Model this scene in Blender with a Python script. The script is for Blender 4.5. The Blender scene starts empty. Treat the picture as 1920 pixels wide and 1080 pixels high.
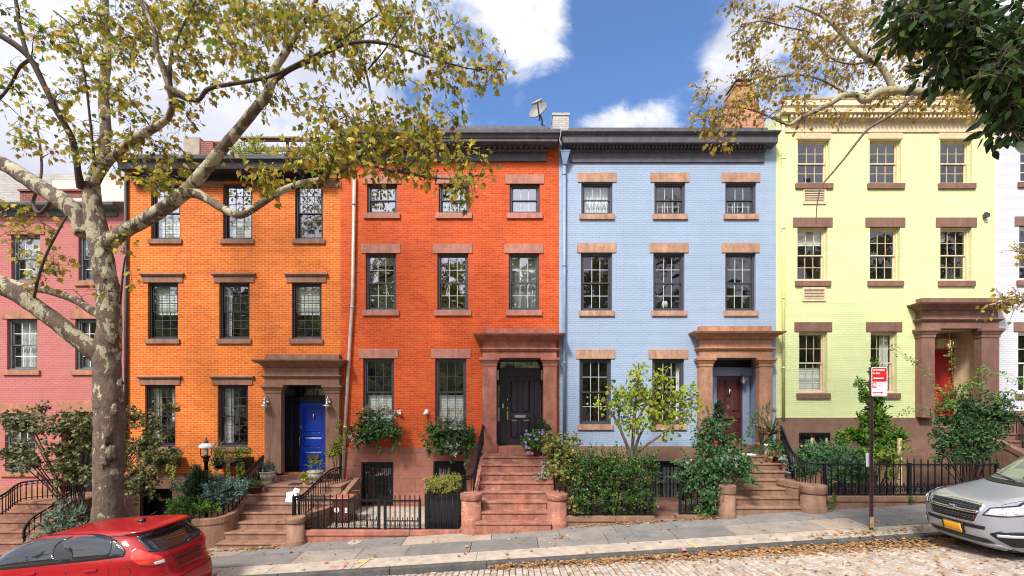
import bpy, bmesh, math, random
from mathutils import Vector, Matrix, noise as mnoise
R = math.radians
random.seed(7)
C = bpy.context.scene.collection
SC = bpy.context.scene

# ---------------------------------------------------------------- camera, sky, sun, exposure
F, D, CH = 850.0, 13.7, 3.05            # focal length in px of a 1920 px frame, metres to the fronts, eye height
cam = bpy.data.objects.new('camera', bpy.data.cameras.new('camera'))
C.objects.link(cam)
cam.location = (0, -D, CH); cam.rotation_euler = (R(90), 0, 0)
cam.data.sensor_width = 36; cam.data.lens = 36*F/1920; cam.data.shift_y = 216/1920
cam.data.clip_start = 0.05; cam.data.clip_end = 2000
SC.camera = cam

SUN = Vector((-0.34, -0.62, 0.80)).normalized()
def build_world():
    w = bpy.data.worlds.new('World'); SC.world = w; w.use_nodes = True
    nt = w.node_tree; nt.nodes.clear(); N = nt.nodes.new; L = nt.links.new
    def math_(op, a, b=None, c=None, clamp=False):
        n = N('ShaderNodeMath'); n.operation = op; n.use_clamp = clamp
        for i, v in enumerate((a, b, c)):
            if v is None: continue
            if isinstance(v, (int, float)): n.inputs[i].default_value = v
            else: L(v, n.inputs[i])
        return n.outputs[0]
    out = N('ShaderNodeOutputWorld'); bg = N('ShaderNodeBackground')
    tc = N('ShaderNodeTexCoord'); d = tc.outputs['Generated']
    sky = N('ShaderNodeTexSky'); sky.sky_type = 'NISHITA'; sky.sun_disc = False
    sky.sun_elevation = math.asin(SUN.z); sky.sun_rotation = math.atan2(SUN.x, SUN.y)
    sky.air_density = 1.0; sky.dust_density = 0.4; sky.ozone_density = 2.5
    def dirpx(px, py): return Vector((px-960, F, 756-py)).normalized()
    def bump(v, radius, amp):
        n = N('ShaderNodeVectorMath'); n.operation = 'DOT_PRODUCT'; L(d, n.inputs[0]); n.inputs[1].default_value = v
        k = 1.0/(1-math.cos(radius))
        e = math_('POWER', 2.718, math_('MULTIPLY', math_('SUBTRACT', n.outputs['Value'], 1.0), k))
        return math_('MULTIPLY', e, amp)
    def noise(scale, detail, rough, dist=0.0, off=(0, 0, 0)):
        mp = N('ShaderNodeMapping'); L(d, mp.inputs[0]); mp.inputs['Location'].default_value = off
        mp.inputs['Scale'].default_value = (1, 1, 1.5)
        n = N('ShaderNodeTexNoise'); L(mp.outputs[0], n.inputs['Vector'])
        n.inputs['Scale'].default_value = scale; n.inputs['Detail'].default_value = detail
        n.inputs['Roughness'].default_value = rough; n.inputs['Distortion'].default_value = dist
        return n.outputs['Fac']
    n1 = noise(7.5, 12, 0.60, 0.35); n2 = noise(2.6, 6, 0.6, .2, (3.1, 1.2, .4))
    cov = math_('ADD', math_('MULTIPLY', math_('SUBTRACT', n1, 0.5), 4.2), math_('MULTIPLY', math_('SUBTRACT', n2, 0.5), 1.0))
    cov = math_('ADD', cov, 0.62)
    for (px, py, rad, amp) in ((1190, 60, .30, -1.25), (1130, 150, .17, -.55), (880, 190, .12, -.75), (1240, 10, .16, -.35), (1000, 60, .085, 1.25), (1020, 10, .06, .7), (930, 30, .10, .8), (1180, 225, .055, 1.35), (1120, 236, .05, .8), (1245, 236, .045, .8),
                               (1390, 118, .05, 1.1), (1340, 135, .035, .6), (1700, 60, .35, .9), (250, 200, .62, 1.3), (1010, 270, .07, -.3)):
        cov = math_('ADD', cov, bump(dirpx(px, py), rad, amp))
    sy_ = N('ShaderNodeSeparateXYZ'); L(d, sy_.inputs[0]); cov = math_('ADD', cov, math_('MULTIPLY', math_('LESS_THAN', sy_.outputs['Y'], -.05), 1.0))
    mask = N('ShaderNodeMapRange'); mask.interpolation_type = 'SMOOTHERSTEP'
    L(cov, mask.inputs['Value']); mask.inputs['From Min'].default_value = 0.05; mask.inputs['From Max'].default_value = 1.5
    # cloud colour: lavender grey on the left, white to the right; brighter behind the viewer around the veiled sun
    cr = N('ShaderNodeValToRGB'); L(noise(3.4, 8, .6, .2, (1.7, 5, 2)), cr.inputs[0])
    cr.color_ramp.elements[0].position = .30; cr.color_ramp.elements[0].color = (.36, .37, .46, 1)
    cr.color_ramp.elements[1].position = .66; cr.color_ramp.elements[1].color = (.57, .58, .65, 1)
    wh = math_('ADD', bump(dirpx(1060, 100), .20, .9), bump(dirpx(1700, 150), .45, .8))
    mw = N('ShaderNodeMixRGB'); L(math_('MINIMUM', wh, 1.0), mw.inputs[0]); L(cr.outputs[0], mw.inputs[1]); wr = N('ShaderNodeValToRGB'); L(noise(8.5, 10, .62, .4, (6, 2, 9)), wr.inputs[0]); wr.color_ramp.elements[0].position = .32; wr.color_ramp.elements[0].color = (.40, .42, .49, 1); wr.color_ramp.elements[1].position = .58; wr.color_ramp.elements[1].color = (.73, .735, .75, 1); L(wr.outputs[0], mw.inputs[2])
    glow = math_('ADD', bump(SUN, .75, 1.7), 0.80)
    mul = N('ShaderNodeVectorMath'); mul.operation = 'SCALE'; L(mw.outputs[0], mul.inputs[0]); L(glow, mul.inputs['Scale'])
    sk = N('ShaderNodeVectorMath'); sk.operation = 'SCALE'; L(sky.outputs[0], sk.inputs[0]); sk.inputs['Scale'].default_value = .74
    cl = N('ShaderNodeVectorMath'); cl.operation = 'SCALE'; L(mul.outputs[0], cl.inputs[0]); cl.inputs['Scale'].default_value = 1/0.13
    tn_ = N('ShaderNodeMixRGB'); tn_.blend_type = 'MULTIPLY'; tn_.inputs[0].default_value = 1; L(sk.outputs[0], tn_.inputs[1]); tn_.inputs[2].default_value = (.84, 1.0, 1.22, 1); sk = tn_
    mx = N('ShaderNodeMixRGB'); L(mask.outputs[0], mx.inputs[0]); L(sk.outputs[0], mx.inputs[1]); L(cl.outputs[0], mx.inputs[2])
    # added to the sky for pane reflections: a dark ragged line of trees and roofs low behind the viewer
    sp = N('ShaderNodeSeparateXYZ'); L(d, sp.inputs[0])
    tn = noise(9.0, 10, .72, .3, (4, 4, 4)); tb = noise(34.0, 6, .7, .4, (2, 9, 4))
    hgt = math_('ADD', math_('ADD', math_('MULTIPLY', math_('SUBTRACT', tn, .5), .9), math_('MULTIPLY', math_('SUBTRACT', tb, .5), .6)), .25)
    tm = math_('MULTIPLY', math_('GREATER_THAN', hgt, sp.outputs['Z']), math_('LESS_THAN', sp.outputs['Y'], -0.02))
    tr = N('ShaderNodeValToRGB'); L(tb, tr.inputs[0])
    tr.color_ramp.elements[0].position = .4; tr.color_ramp.elements[0].color = (.10, .10, .09, 1)
    tr.color_ramp.elements[1].position = .65; tr.color_ramp.elements[1].color = (.9, 1.0, .5, 1)
    m2 = N('ShaderNodeMixRGB'); L(tm, m2.inputs[0]); L(mx.outputs[0], m2.inputs[1]); L(tr.outputs[0], m2.inputs[2])
    L(m2.outputs[0], bg.inputs[0]); bg.inputs[1].default_value = 0.13
    L(bg.outputs[0], out.inputs[0])
build_world()
sl = bpy.data.lights.new('sun', 'SUN'); sl.energy = 3.0; sl.angle = R(10); sl.color = (1.0, .95, .87)
so = bpy.data.objects.new('sun', sl); C.objects.link(so)
so.rotation_euler = SUN.to_track_quat('Z', 'Y').to_euler(); so.location = (-6, -20, 20)
vs = SC.view_settings; vs.view_transform = 'Standard'; vs.look = 'None'; vs.gamma = 1; vs.exposure = 1.05
SC.cycles.use_denoising = True; SC.cycles.filter_width = 1.1
SC.cycles.max_bounces = 8; SC.cycles.transparent_max_bounces = 12
SC.cycles.sample_clamp_indirect = 6

# ---------------------------------------------------------------- measuring helpers
def W(px, py, zc): return Vector(((px-960)*zc/F, zc-D, CH+(756-py)*zc/F))
def fx(px, p=0.0): return (px-960)*(D-p)/F
def fz(py, p=0.0): return CH+(756-py)*(D-p)/F
def G(x, y):
    xx = max(-45, min(45, x))
    return .0625*xx + .035*(max(-4.75, min(y, 0))+4.7) - .06
def road_z(x, y):
    xx = max(-45, min(45, x))
    d = max(-4.75-y, 0); return .0625*xx - .185 + .11*(1-math.exp(-d/.7)) + .02*min(d, 3.5)

# ---------------------------------------------------------------- mesh helper
class MB:
    def __init__(s): s.v = []; s.f = []; s.m = []; s.s = []
    def add(s, verts, faces, mat=0, smooth=False):
        b = len(s.v); s.v += [tuple(p) for p in verts]
        for f in faces: s.f.append([b+i for i in f]); s.m.append(mat); s.s.append(smooth)
    def box(s, x0, x1, y0, y1, z0, z1, mat=0):
        if x0 > x1: x0, x1 = x1, x0
        if y0 > y1: y0, y1 = y1, y0
        s.add([(x0,y0,z0),(x1,y0,z0),(x1,y1,z0),(x0,y1,z0),(x0,y0,z1),(x1,y0,z1),(x1,y1,z1),(x0,y1,z1)],
              [(0,3,2,1),(4,5,6,7),(0,1,5,4),(1,2,6,5),(2,3,7,6),(3,0,4,7)], mat)
    def hexa(s, p, mat=0):   # 8 corners ordered as in box
        s.add(p, [(0,3,2,1),(4,5,6,7),(0,1,5,4),(1,2,6,5),(2,3,7,6),(3,0,4,7)], mat)
    def tbox(s, x0, x1, z0, z1, p0, p1, e0=None, e1=None, back=0.0, mat=0):   # moulding with sloping front and returns
        e0 = p0 if e0 is None else e0; e1 = p1 if e1 is None else e1
        s.hexa([(x0-e0,-p0,z0),(x1+e0,-p0,z0),(x1+e0,back,z0),(x0-e0,back,z0),
                (x0-e1,-p1,z1),(x1+e1,-p1,z1),(x1+e1,back,z1),(x0-e1,back,z1)], mat)
    def quad(s, a, b, c, d, mat=0): s.add([a,b,c,d], [(0,1,2,3)], mat)
    def prism_y(s, poly, y0, y1, mat=0):   # poly of (x,z)
        n = len(poly); v = [(x,y0,z) for x,z in poly]+[(x,y1,z) for x,z in poly]
        s.add(v, [list(range(n)), list(range(2*n-1,n-1,-1))]+[(i,n+i,n+(i+1)%n,(i+1)%n) for i in range(n)], mat)
    def prism_z(s, poly, z0, z1, mat=0, top=None):   # poly of (x,y), z may be functions
        n = len(poly); zf = (lambda v, x, y: v(x,y) if callable(v) else v)
        v = [(x,y,zf(z0,x,y)) for x,y in poly]+[(x,y,zf(z1,x,y)) for x,y in poly]
        s.add(v, [list(range(n-1,-1,-1)), list(range(n,2*n))]+[(i,(i+1)%n,n+(i+1)%n,n+i) for i in range(n)], mat)
    def tube(s, pts, r, n=8, mat=0, cap=True, wob=0.0, seed=0):
        pts = [Vector(p) for p in pts]; k = len(pts)
        rs = list(r) if hasattr(r, '__len__') else [r]*k
        ref = None; vs_ = []
        for i, p in enumerate(pts):
            t = (pts[min(i+1,k-1)]-pts[max(i-1,0)])
            if t.length < 1e-9: t = Vector((0,0,1))
            t.normalize()
            if ref is None:
                ref = t.cross(Vector((0,0,1)) if abs(t.z) < .9 else Vector((1,0,0))).normalized()
            ref = (ref - t*ref.dot(t))
            if ref.length < 1e-6: ref = t.orthogonal()
            ref.normalize(); bi = t.cross(ref)
            for j in range(n):
                a = 2*math.pi*j/n; dv = ref*math.cos(a)+bi*math.sin(a); rr = rs[i]
                if wob: rr *= 1+wob*(mnoise.noise((p+dv*rs[i])*3.1+Vector((seed,0,0)))*1.3+.6*mnoise.noise((p+dv*rs[i])*9.0))
                vs_.append(p+dv*rr)
        fs = [(i*n+j, i*n+(j+1)%n, (i+1)*n+(j+1)%n, (i+1)*n+j) for i in range(k-1) for j in range(n)]
        if cap: fs += [list(range(n-1,-1,-1)), [(k-1)*n+j for j in range(n)]]
        s.add(vs_, fs, mat, True)
    def lathe(s, prof, cx, cy, n=20, mat=0, cap=True):
        v = []; k = len(prof)
        for r, z in prof:
            for j in range(n): a = 2*math.pi*j/n; v.append((cx+r*math.cos(a), cy+r*math.sin(a), z))
        f = [(i*n+j, i*n+(j+1)%n, (i+1)*n+(j+1)%n, (i+1)*n+j) for i in range(k-1) for j in range(n)]
        if cap: f += [list(range(n-1,-1,-1)), [(k-1)*n+j for j in range(n)]]
        s.add(v, f, mat, True)
    def build(s, name, mats, parent=None, bevel=0, org=None, segs=2):
        o0 = Vector((0,0,0))
        if org is not None: o0 = Vector(org)
        elif parent is not None and parent.name in ORG: o0 = ORG[parent.name]
        me = bpy.data.meshes.new(name)
        me.from_pydata([(x-o0.x, y-o0.y, z-o0.z) for x,y,z in s.v], [], s.f)
        for m in (mats if isinstance(mats, (list, tuple)) else [mats]): me.materials.append(m)
        me.polygons.foreach_set('material_index', s.m)
        me.polygons.foreach_set('use_smooth', s.s)
        me.update()
        o = bpy.data.objects.new(name, me); C.objects.link(o)
        if parent is not None: o.parent = parent; ORG[o.name] = o0
        else: o.location = o0; ORG[o.name] = o0
        if bevel:
            b = o.modifiers.new('bevel', 'BEVEL'); b.width = bevel; b.segments = segs; b.limit_method = 'ANGLE'; b.angle_limit = R(40)
            b.harden_normals = False
        return o
ORG = {}
def tag(o, label=None, cat=None, group=None, kind=None):
    if label: o['label'] = label
    if cat: o['category'] = cat
    if group: o['group'] = group
    if kind: o['kind'] = kind
    return o
def thing(name, label, cat, loc, group=None):
    o = bpy.data.objects.new(name, None); C.objects.link(o); o.location = loc; o.empty_display_size = .2
    ORG[o.name] = Vector(loc)
    return tag(o, label, cat, group)
def smooth_path(pts, per=6):
    pts = [Vector(p) for p in pts]; out = []
    for i in range(len(pts)-1):
        p0 = pts[max(i-1,0)]; p1 = pts[i]; p2 = pts[i+1]; p3 = pts[min(i+2,len(pts)-1)]
        for k in range(per):
            t = k/per
            out.append(.5*((2*p1)+(p2-p0)*t+(2*p0-5*p1+4*p2-p3)*t*t+(3*p1-p0-3*p2+p3)*t**3))
    out.append(pts[-1]); return out
def lerp_list(xs, ys, x):
    if x <= xs[0]: return ys[0]
    for i in range(len(xs)-1):
        if x <= xs[i+1]:
            t = (x-xs[i])/(xs[i+1]-xs[i]); return ys[i]+(ys[i+1]-ys[i])*t
    return ys[-1]

# ---------------------------------------------------------------- materials
def newmat(name):
    m = bpy.data.materials.new(name); m.use_nodes = True
    return m, m.node_tree, m.node_tree.nodes['Principled BSDF']
def c4(c): return (c[0], c[1], c[2], 1)
def mat(name, col, rough=.6, var=.25, scale=6.0, bump=.0, bscale=60, metal=0, coat=0, col2=None, spec=.5, detail=6, stretch=(1,1,1), wear=None, chips=None):
    m, nt, b = newmat(name); N = nt.nodes.new; L = nt.links.new
    b.inputs['Roughness'].default_value = rough; b.inputs['Metallic'].default_value = metal
    b.inputs['Coat Weight'].default_value = coat; b.inputs['Coat Roughness'].default_value = .04
    b.inputs['Specular IOR Level'].default_value = spec
    tc = N('ShaderNodeTexCoord'); mp = N('ShaderNodeMapping'); L(tc.outputs['Object'], mp.inputs[0]); mp.inputs['Scale'].default_value = stretch
    if var > 0:
        n = N('ShaderNodeTexNoise'); L(mp.outputs[0], n.inputs['Vector']); n.inputs['Scale'].default_value = scale; n.inputs['Detail'].default_value = detail
        n.inputs['Roughness'].default_value = .65
        r = N('ShaderNodeValToRGB'); L(n.outputs['Fac'], r.inputs[0])
        lo = col2 if col2 else tuple(c*(1-var) for c in col); hi = col if col2 else tuple(min(1, c*(1+var*.8)) for c in col)
        r.color_ramp.elements[0].position = .33; r.color_ramp.elements[0].color = c4(lo)
        r.color_ramp.elements[1].position = .67; r.color_ramp.elements[1].color = c4(hi)
        o_ = r.outputs[0]
        if wear is not None:      # rain streaks, lime bloom and dark blotches that belong to the stone
            for sc, st, lo_, hi_, p0, p1 in ((3.0,(2.2,2.2,.35),(.66,.64,.62),(1.12,1.12,1.12),.32,.6), (1.3,(1,1,1),(.80,.78,.78),(1.15,1.12,1.1),.3,.65), (26,(1,1,1),(.80,.80,.80),(1.16,1.16,1.16),.3,.7)):
                mp2 = N('ShaderNodeMapping'); L(tc.outputs['Object'], mp2.inputs[0]); mp2.inputs['Scale'].default_value = st
                n3 = N('ShaderNodeTexNoise'); L(mp2.outputs[0], n3.inputs['Vector']); n3.inputs['Scale'].default_value = sc; n3.inputs['Detail'].default_value = 8; n3.inputs['Roughness'].default_value = .7
                q = N('ShaderNodeValToRGB'); L(n3.outputs['Fac'], q.inputs[0]); q.color_ramp.elements[0].position = p0; q.color_ramp.elements[1].position = p1; q.color_ramp.elements[0].color = c4(lo_); q.color_ramp.elements[1].color = c4(hi_)
                x = N('ShaderNodeMixRGB'); x.blend_type = 'MULTIPLY'; x.inputs[0].default_value = wear; L(o_, x.inputs[1]); L(q.outputs[0], x.inputs[2]); o_ = x.outputs[0]
        if chips:                 # flaked patches showing what lies under
            n4 = N('ShaderNodeTexNoise'); mp4 = N('ShaderNodeMapping'); mp4.inputs['Scale'].default_value = (.6,1,1.6); L(tc.outputs['Object'], mp4.inputs[0]); L(mp4.outputs[0], n4.inputs['Vector']); n4.inputs['Scale'].default_value = chips[1]; n4.inputs['Detail'].default_value = 7; n4.inputs['Roughness'].default_value = .65
            q = N('ShaderNodeMapRange'); L(n4.outputs['Fac'], q.inputs[0]); q.inputs[1].default_value = chips[2]; q.inputs[2].default_value = chips[2]+.02; q.inputs[4].default_value = chips[3]
            x = N('ShaderNodeMixRGB'); L(q.outputs[0], x.inputs[0]); L(o_, x.inputs[1]); x.inputs[2].default_value = c4(chips[0]); o_ = x.outputs[0]
        L(o_, b.inputs['Base Color'])
    else: b.inputs['Base Color'].default_value = c4(col)
    if bump:
        n2 = N('ShaderNodeTexNoise'); L(mp.outputs[0], n2.inputs['Vector']); n2.inputs['Scale'].default_value = bscale; n2.inputs['Detail'].default_value = 4
        bp = N('ShaderNodeBump'); bp.inputs['Strength'].default_value = bump; bp.inputs['Distance'].default_value = .02
        L(n2.outputs['Fac'], bp.inputs['Height']); L(bp.outputs[0], b.inputs['Normal'])
    return m
def brick_mat(name, c1, c2, mortar, bump=.6, w=.205, h=.0665, ms=.0055, stain=None, stain_amt=.35, rough=.75, vary=1.0, fade=None):
    m, nt, b = newmat(name); N = nt.nodes.new; L = nt.links.new
    b.inputs['Roughness'].default_value = rough; b.inputs['Specular IOR Level'].default_value = .3
    tc = N('ShaderNodeTexCoord'); sp = N('ShaderNodeSeparateXYZ'); L(tc.outputs['Object'], sp.inputs[0])
    ad = N('ShaderNodeMath'); L(sp.outputs['X'], ad.inputs[0]); L(sp.outputs['Y'], ad.inputs[1])
    cb = N('ShaderNodeCombineXYZ'); L(ad.outputs[0], cb.inputs[0]); L(sp.outputs['Z'], cb.inputs[1])
    dn = N('ShaderNodeTexNoise'); L(tc.outputs['Object'], dn.inputs['Vector']); dn.inputs['Scale'].default_value = 9
    vm = N('ShaderNodeVectorMath'); vm.operation = 'MULTIPLY_ADD'; L(dn.outputs['Color'], vm.inputs[0]); vm.inputs[1].default_value = (.008, .008, 0); L(cb.outputs[0], vm.inputs[2])
    br = N('ShaderNodeTexBrick'); L(vm.outputs[0], br.inputs['Vector']); br.inputs['Scale'].default_value = 1
    br.inputs['Brick Width'].default_value = w; br.inputs['Row Height'].default_value = h
    br.inputs['Mortar Size'].default_value = ms; br.inputs['Mortar Smooth'].default_value = .25; br.inputs['Bias'].default_value = -.1
    br.inputs['Color1'].default_value = c4(c1); br.inputs['Color2'].default_value = c4(c2); br.inputs['Mortar'].default_value = c4(mortar)
    col = br.outputs['Color']
    # broad weathering and fine grain, both fixed to the wall
    def mixn(scale, lo, hi, p0, p1, col, mode='MULTIPLY', stretch=(1,1,1), fac=1.0):
        mp = N('ShaderNodeMapping'); L(tc.outputs['Object'], mp.inputs[0]); mp.inputs['Scale'].default_value = stretch
        n = N('ShaderNodeTexNoise'); L(mp.outputs[0], n.inputs['Vector']); n.inputs['Scale'].default_value = scale; n.inputs['Detail'].default_value = 7; n.inputs['Roughness'].default_value = .65
        r = N('ShaderNodeValToRGB'); L(n.outputs['Fac'], r.inputs[0])
        r.color_ramp.elements[0].position = p0; r.color_ramp.elements[0].color = c4(lo)
        r.color_ramp.elements[1].position = p1; r.color_ramp.elements[1].color = c4(hi)
        x = N('ShaderNodeMixRGB'); x.blend_type = mode; x.inputs[0].default_value = fac; L(col, x.inputs[1]); L(r.outputs[0], x.inputs[2])
        return x.outputs[0]
    col = mixn(1.1, (.80,.78,.76), (1.08,1.08,1.08), .3, .7, col, fac=vary)
    col = mixn(14, (.86,.86,.86), (1.1,1.1,1.1), .3, .7, col, fac=vary)
    if fade:
        mp = N('ShaderNodeMapping'); L(tc.outputs['Object'], mp.inputs[0]); mp.inputs['Location'].default_value = (3,7,2)
        n = N('ShaderNodeTexNoise'); L(mp.outputs[0], n.inputs['Vector']); n.inputs['Scale'].default_value = .8; n.inputs['Detail'].default_value = 9; n.inputs['Roughness'].default_value = .72
        r = N('ShaderNodeMapRange'); L(n.outputs['Fac'], r.inputs[0]); r.inputs[1].default_value = .52; r.inputs[2].default_value = .75; r.inputs[4].default_value = .55
        x = N('ShaderNodeMixRGB'); L(r.outputs[0], x.inputs[0]); L(col, x.inputs[1]); x.inputs[2].default_value = c4(fade); col = x.outputs[0]
    if stain:
        mp = N('ShaderNodeMapping'); L(tc.outputs['Object'], mp.inputs[0]); mp.inputs['Scale'].default_value = (1.5, 1.5, .28)
        n = N('ShaderNodeTexNoise'); L(mp.outputs[0], n.inputs['Vector']); n.inputs['Scale'].default_value = 2.2; n.inputs['Detail'].default_value = 8; n.inputs['Roughness'].default_value = .7
        r = N('ShaderNodeMapRange'); L(n.outputs['Fac'], r.inputs[0]); r.inputs[1].default_value = .55; r.inputs[2].default_value = .8; r.inputs[4].default_value = stain_amt
        x = N('ShaderNodeMixRGB'); L(r.outputs[0], x.inputs[0]); L(col, x.inputs[1]); x.inputs[2].default_value = c4(stain); col = x.outputs[0]
    L(col, b.inputs['Base Color'])
    bp = N('ShaderNodeBump'); bp.inputs['Strength'].default_value = bump; bp.inputs['Distance'].default_value = .008
    iv = N('ShaderNodeMath'); iv.operation = 'SUBTRACT'; iv.inputs[0].default_value = 1; L(br.outputs['Fac'], iv.inputs[1])
    n3 = N('ShaderNodeTexNoise'); L(tc.outputs['Object'], n3.inputs['Vector']); n3.inputs['Scale'].default_value = 45
    a2 = N('ShaderNodeMath'); a2.operation = 'MULTIPLY_ADD'; L(n3.outputs['Fac'], a2.inputs[0]); a2.inputs[1].default_value = .5; L(iv.outputs[0], a2.inputs[2])
    L(a2.outputs[0], bp.inputs['Height']); L(bp.outputs[0], b.inputs['Normal'])
    return m
def leaf_mat(name, cols, trans=.3, rough=.5):
    m, nt, b = newmat(name); N = nt.nodes.new; L = nt.links.new
    g = N('ShaderNodeNewGeometry'); r = N('ShaderNodeValToRGB'); L(g.outputs['Random Per Island'], r.inputs[0])
    r.color_ramp.interpolation = 'LINEAR'
    els = r.color_ramp.elements
    els[1].position = 1.0; els[1].color = c4(cols[-1])
    for i, c in enumerate(cols[:-1]):
        e = els[0] if i == 0 else els.new(i/(len(cols)-1))
        e.color = c4(c)
    b.inputs['Roughness'].default_value = rough; b.inputs['Specular IOR Level'].default_value = .18
    L(r.outputs[0], b.inputs['Base Color'])
    t = N('ShaderNodeBsdfTranslucent'); L(r.outputs[0], t.inputs[0])
    mx = N('ShaderNodeMixShader'); mx.inputs[0].default_value = trans; L(b.outputs[0], mx.inputs[1]); L(t.outputs[0], mx.inputs[2])
    L(mx.outputs[0], nt.nodes['Material Output'].inputs[0])
    return m
def glass_mat(name, refl=.12, tint=(.88,.92,.92), wav=.03):
    m, nt, b = newmat(name); N = nt.nodes.new; L = nt.links.new; nt.nodes.remove(b)
    t = N('ShaderNodeBsdfTransparent'); t.inputs[0].default_value = c4(tint)
    g = N('ShaderNodeBsdfGlossy'); g.inputs['Roughness'].default_value = .015
    tc = N('ShaderNodeTexCoord'); n = N('ShaderNodeTexNoise'); L(tc.outputs['Object'], n.inputs['Vector']); n.inputs['Scale'].default_value = 2.5; n.inputs['Detail'].default_value = 1
    bp = N('ShaderNodeBump'); bp.inputs['Strength'].default_value = wav; bp.inputs['Distance'].default_value = .1; L(n.outputs['Fac'], bp.inputs['Height']); L(bp.outputs[0], g.inputs['Normal'])
    lw = N('ShaderNodeLayerWeight'); lw.inputs[0].default_value = .35
    a = N('ShaderNodeMath'); a.operation = 'MULTIPLY_ADD'; L(lw.outputs['Facing'], a.inputs[0]); a.inputs[1].default_value = .25; a.inputs[2].default_value = refl; a.use_clamp = True
    mx = N('ShaderNodeMixShader'); L(a.outputs[0], mx.inputs[0]); L(t.outputs[0], mx.inputs[1]); L(g.outputs[0], mx.inputs[2])
    L(mx.outputs[0], nt.nodes['Material Output'].inputs[0])
    return m

M = {}
M['brick_orange'] = brick_mat('orange_brick', (.66,.140,.010), (.52,.080,.006), (.72,.33,.11), ms=.008, stain=(.44,.08,.008), stain_amt=.6, fade=(.74,.24,.03))
M['brick_red'] = brick_mat('red_orange_brick', (.60,.082,.008), (.47,.045,.006), (.55,.17,.07), ms=.0065, stain=(.36,.035,.010), stain_amt=.55, fade=(.66,.14,.02))
M['brick_blue'] = brick_mat('blue_painted_brick', (.305,.395,.525), (.295,.38,.51), (.26,.34,.465), bump=.7, ms=.006, stain=(.235,.31,.42), stain_amt=.45, fade=(.37,.45,.56), rough=.6, vary=.35)
M['brick_yellow'] = brick_mat('yellow_painted_brick', (.685,.745,.375), (.67,.73,.365), (.60,.655,.30), bump=.7, ms=.006, stain=(.58,.61,.27), stain_amt=.5, fade=(.71,.76,.43), rough=.6, vary=.3)
M['brick_white'] = brick_mat('white_painted_brick', (.62,.63,.66), (.60,.61,.64), (.49,.50,.53), bump=.7, ms=.006, rough=.6, vary=.3)
M['brick_pink'] = brick_mat('pink_painted_brick', (.47,.165,.15), (.44,.15,.135), (.39,.12,.11), bump=.7, ms=.006, stain=(.38,.095,.08), rough=.65, vary=.4)
M['brick_dark'] = brick_mat('dark_red_brick', (.24,.06,.05), (.18,.045,.035), (.34,.24,.20))
M['brick_chim'] = brick_mat('orange_chimney_brick', (.50,.22,.12), (.42,.17,.09), (.55,.42,.33))
M['brick_grey'] = brick_mat('grey_chimney_brick', (.50,.49,.46), (.42,.41,.38), (.33,.31,.29), stain=(.25,.2,.16))
M['stone_red'] = mat('red_brownstone', (.33,.125,.085), .8, .28, 3.0, .25, 70, wear=.9)
M['stone_red2'] = mat('worn_red_step_stone', (.29,.118,.078), .8, .35, 4.0, .3, 60, wear=.9, chips=((.46,.27,.20),5.0,.60,.6))
M['stone_brown'] = mat('brown_brownstone', (.235,.135,.085), .8, .28, 3.0, .25, 70, wear=.9)
M['stone_lint'] = mat('pink_brown_lintel_stone', (.40,.175,.13), .8, .18, 5.0, .2, 90, wear=.6)
M['stone_tan'] = mat('tan_sandstone', (.40,.235,.155), .8, .22, 5.0, .25, 90, wear=.9)
M['stone_door_blue'] = mat('tan_door_stone', (.375,.195,.115), .8, .22, 4.0, .25, 90, wear=.9)
M['stone_dark'] = mat('dark_brownstone', (.15,.072,.05), .8, .22, 3.0, .25, 80, wear=.9)
M['stone_yel'] = mat('purple_brown_stone', (.20,.105,.075), .78, .15, 3.0, .2, 80, wear=.6)
M['stone_org'] = mat('cap_brown_stone', (.235,.125,.08), .78, .15, 4.0, .2, 90, wear=.9)
M['stone_pink'] = mat('orange_tan_stone', (.37,.165,.095), .8, .2, 4.0, .2, 90, wear=.9)
M['base_brown'] = mat('brown_stucco', (.21,.12,.075), .85, .22, 2.2, .3, 50, wear=.9)
M['base_yel'] = mat('dark_brown_stucco', (.20,.11,.07), .85, .15, 2.0, .2, 50, wear=.9)
M['navy'] = mat('navy_black_paint', (.018,.019,.028), .38, .2, 8, .05, 40)
M['slate'] = mat('slate_grey_paint', (.045,.048,.062), .45, .2, 8, .08, 40)
M['corn_grey'] = mat('weathered_dark_grey_paint', (.078,.078,.094), .55, .3, 6, .15, 50, wear=.6, chips=((.50,.36,.27),2.6,.70,.9))
M['cream'] = mat('cream_paint', (.60,.46,.28), .5, .15, 8, .08, 40)
M['cream_w'] = mat('pale_cream_paint', (.66,.54,.35), .5, .14, 8, .08, 40, wear=.35)
M['white'] = mat('white_paint', (.80,.80,.80), .45, .08, 8)
M['muntin_w'] = mat('grey_white_paint', (.50,.51,.54), .5, .15, 12)
M['greygreen'] = mat('grey_green_paint', (.10,.125,.13), .55, .2, 6, .1, 40)
M['iron'] = mat('black_iron', (.008,.008,.010), .55, .3, 20, .2, 120, spec=.25)
M['black'] = mat('black_board', (.008,.008,.009), .5, .2, 10)
M['door_blue'] = mat('royal_blue_gloss', (.004,.040,.36), .25, .12, 6, coat=.4)
M['door_black'] = mat('black_gloss_paint', (.015,.013,.020), .25, .2, 6, coat=.3)
M['door_wood'] = mat('worn_mahogany', (.105,.018,.014), .45, .5, 7, .25, 40, col2=(.030,.012,.012), stretch=(5,1,.7))
M['door_red'] = mat('red_gloss_paint', (.36,.008,.012), .3, .12, 6, coat=.3)
M['trim_blue'] = mat('grey_blue_trim', (.20,.25,.36), .5, .12, 6)
M['brass'] = mat('brass', (.75,.50,.14), .28, .15, 30, metal=1)
M['steel'] = mat('pewter', (.5,.5,.5), .35, .15, 30, metal=1)
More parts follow.
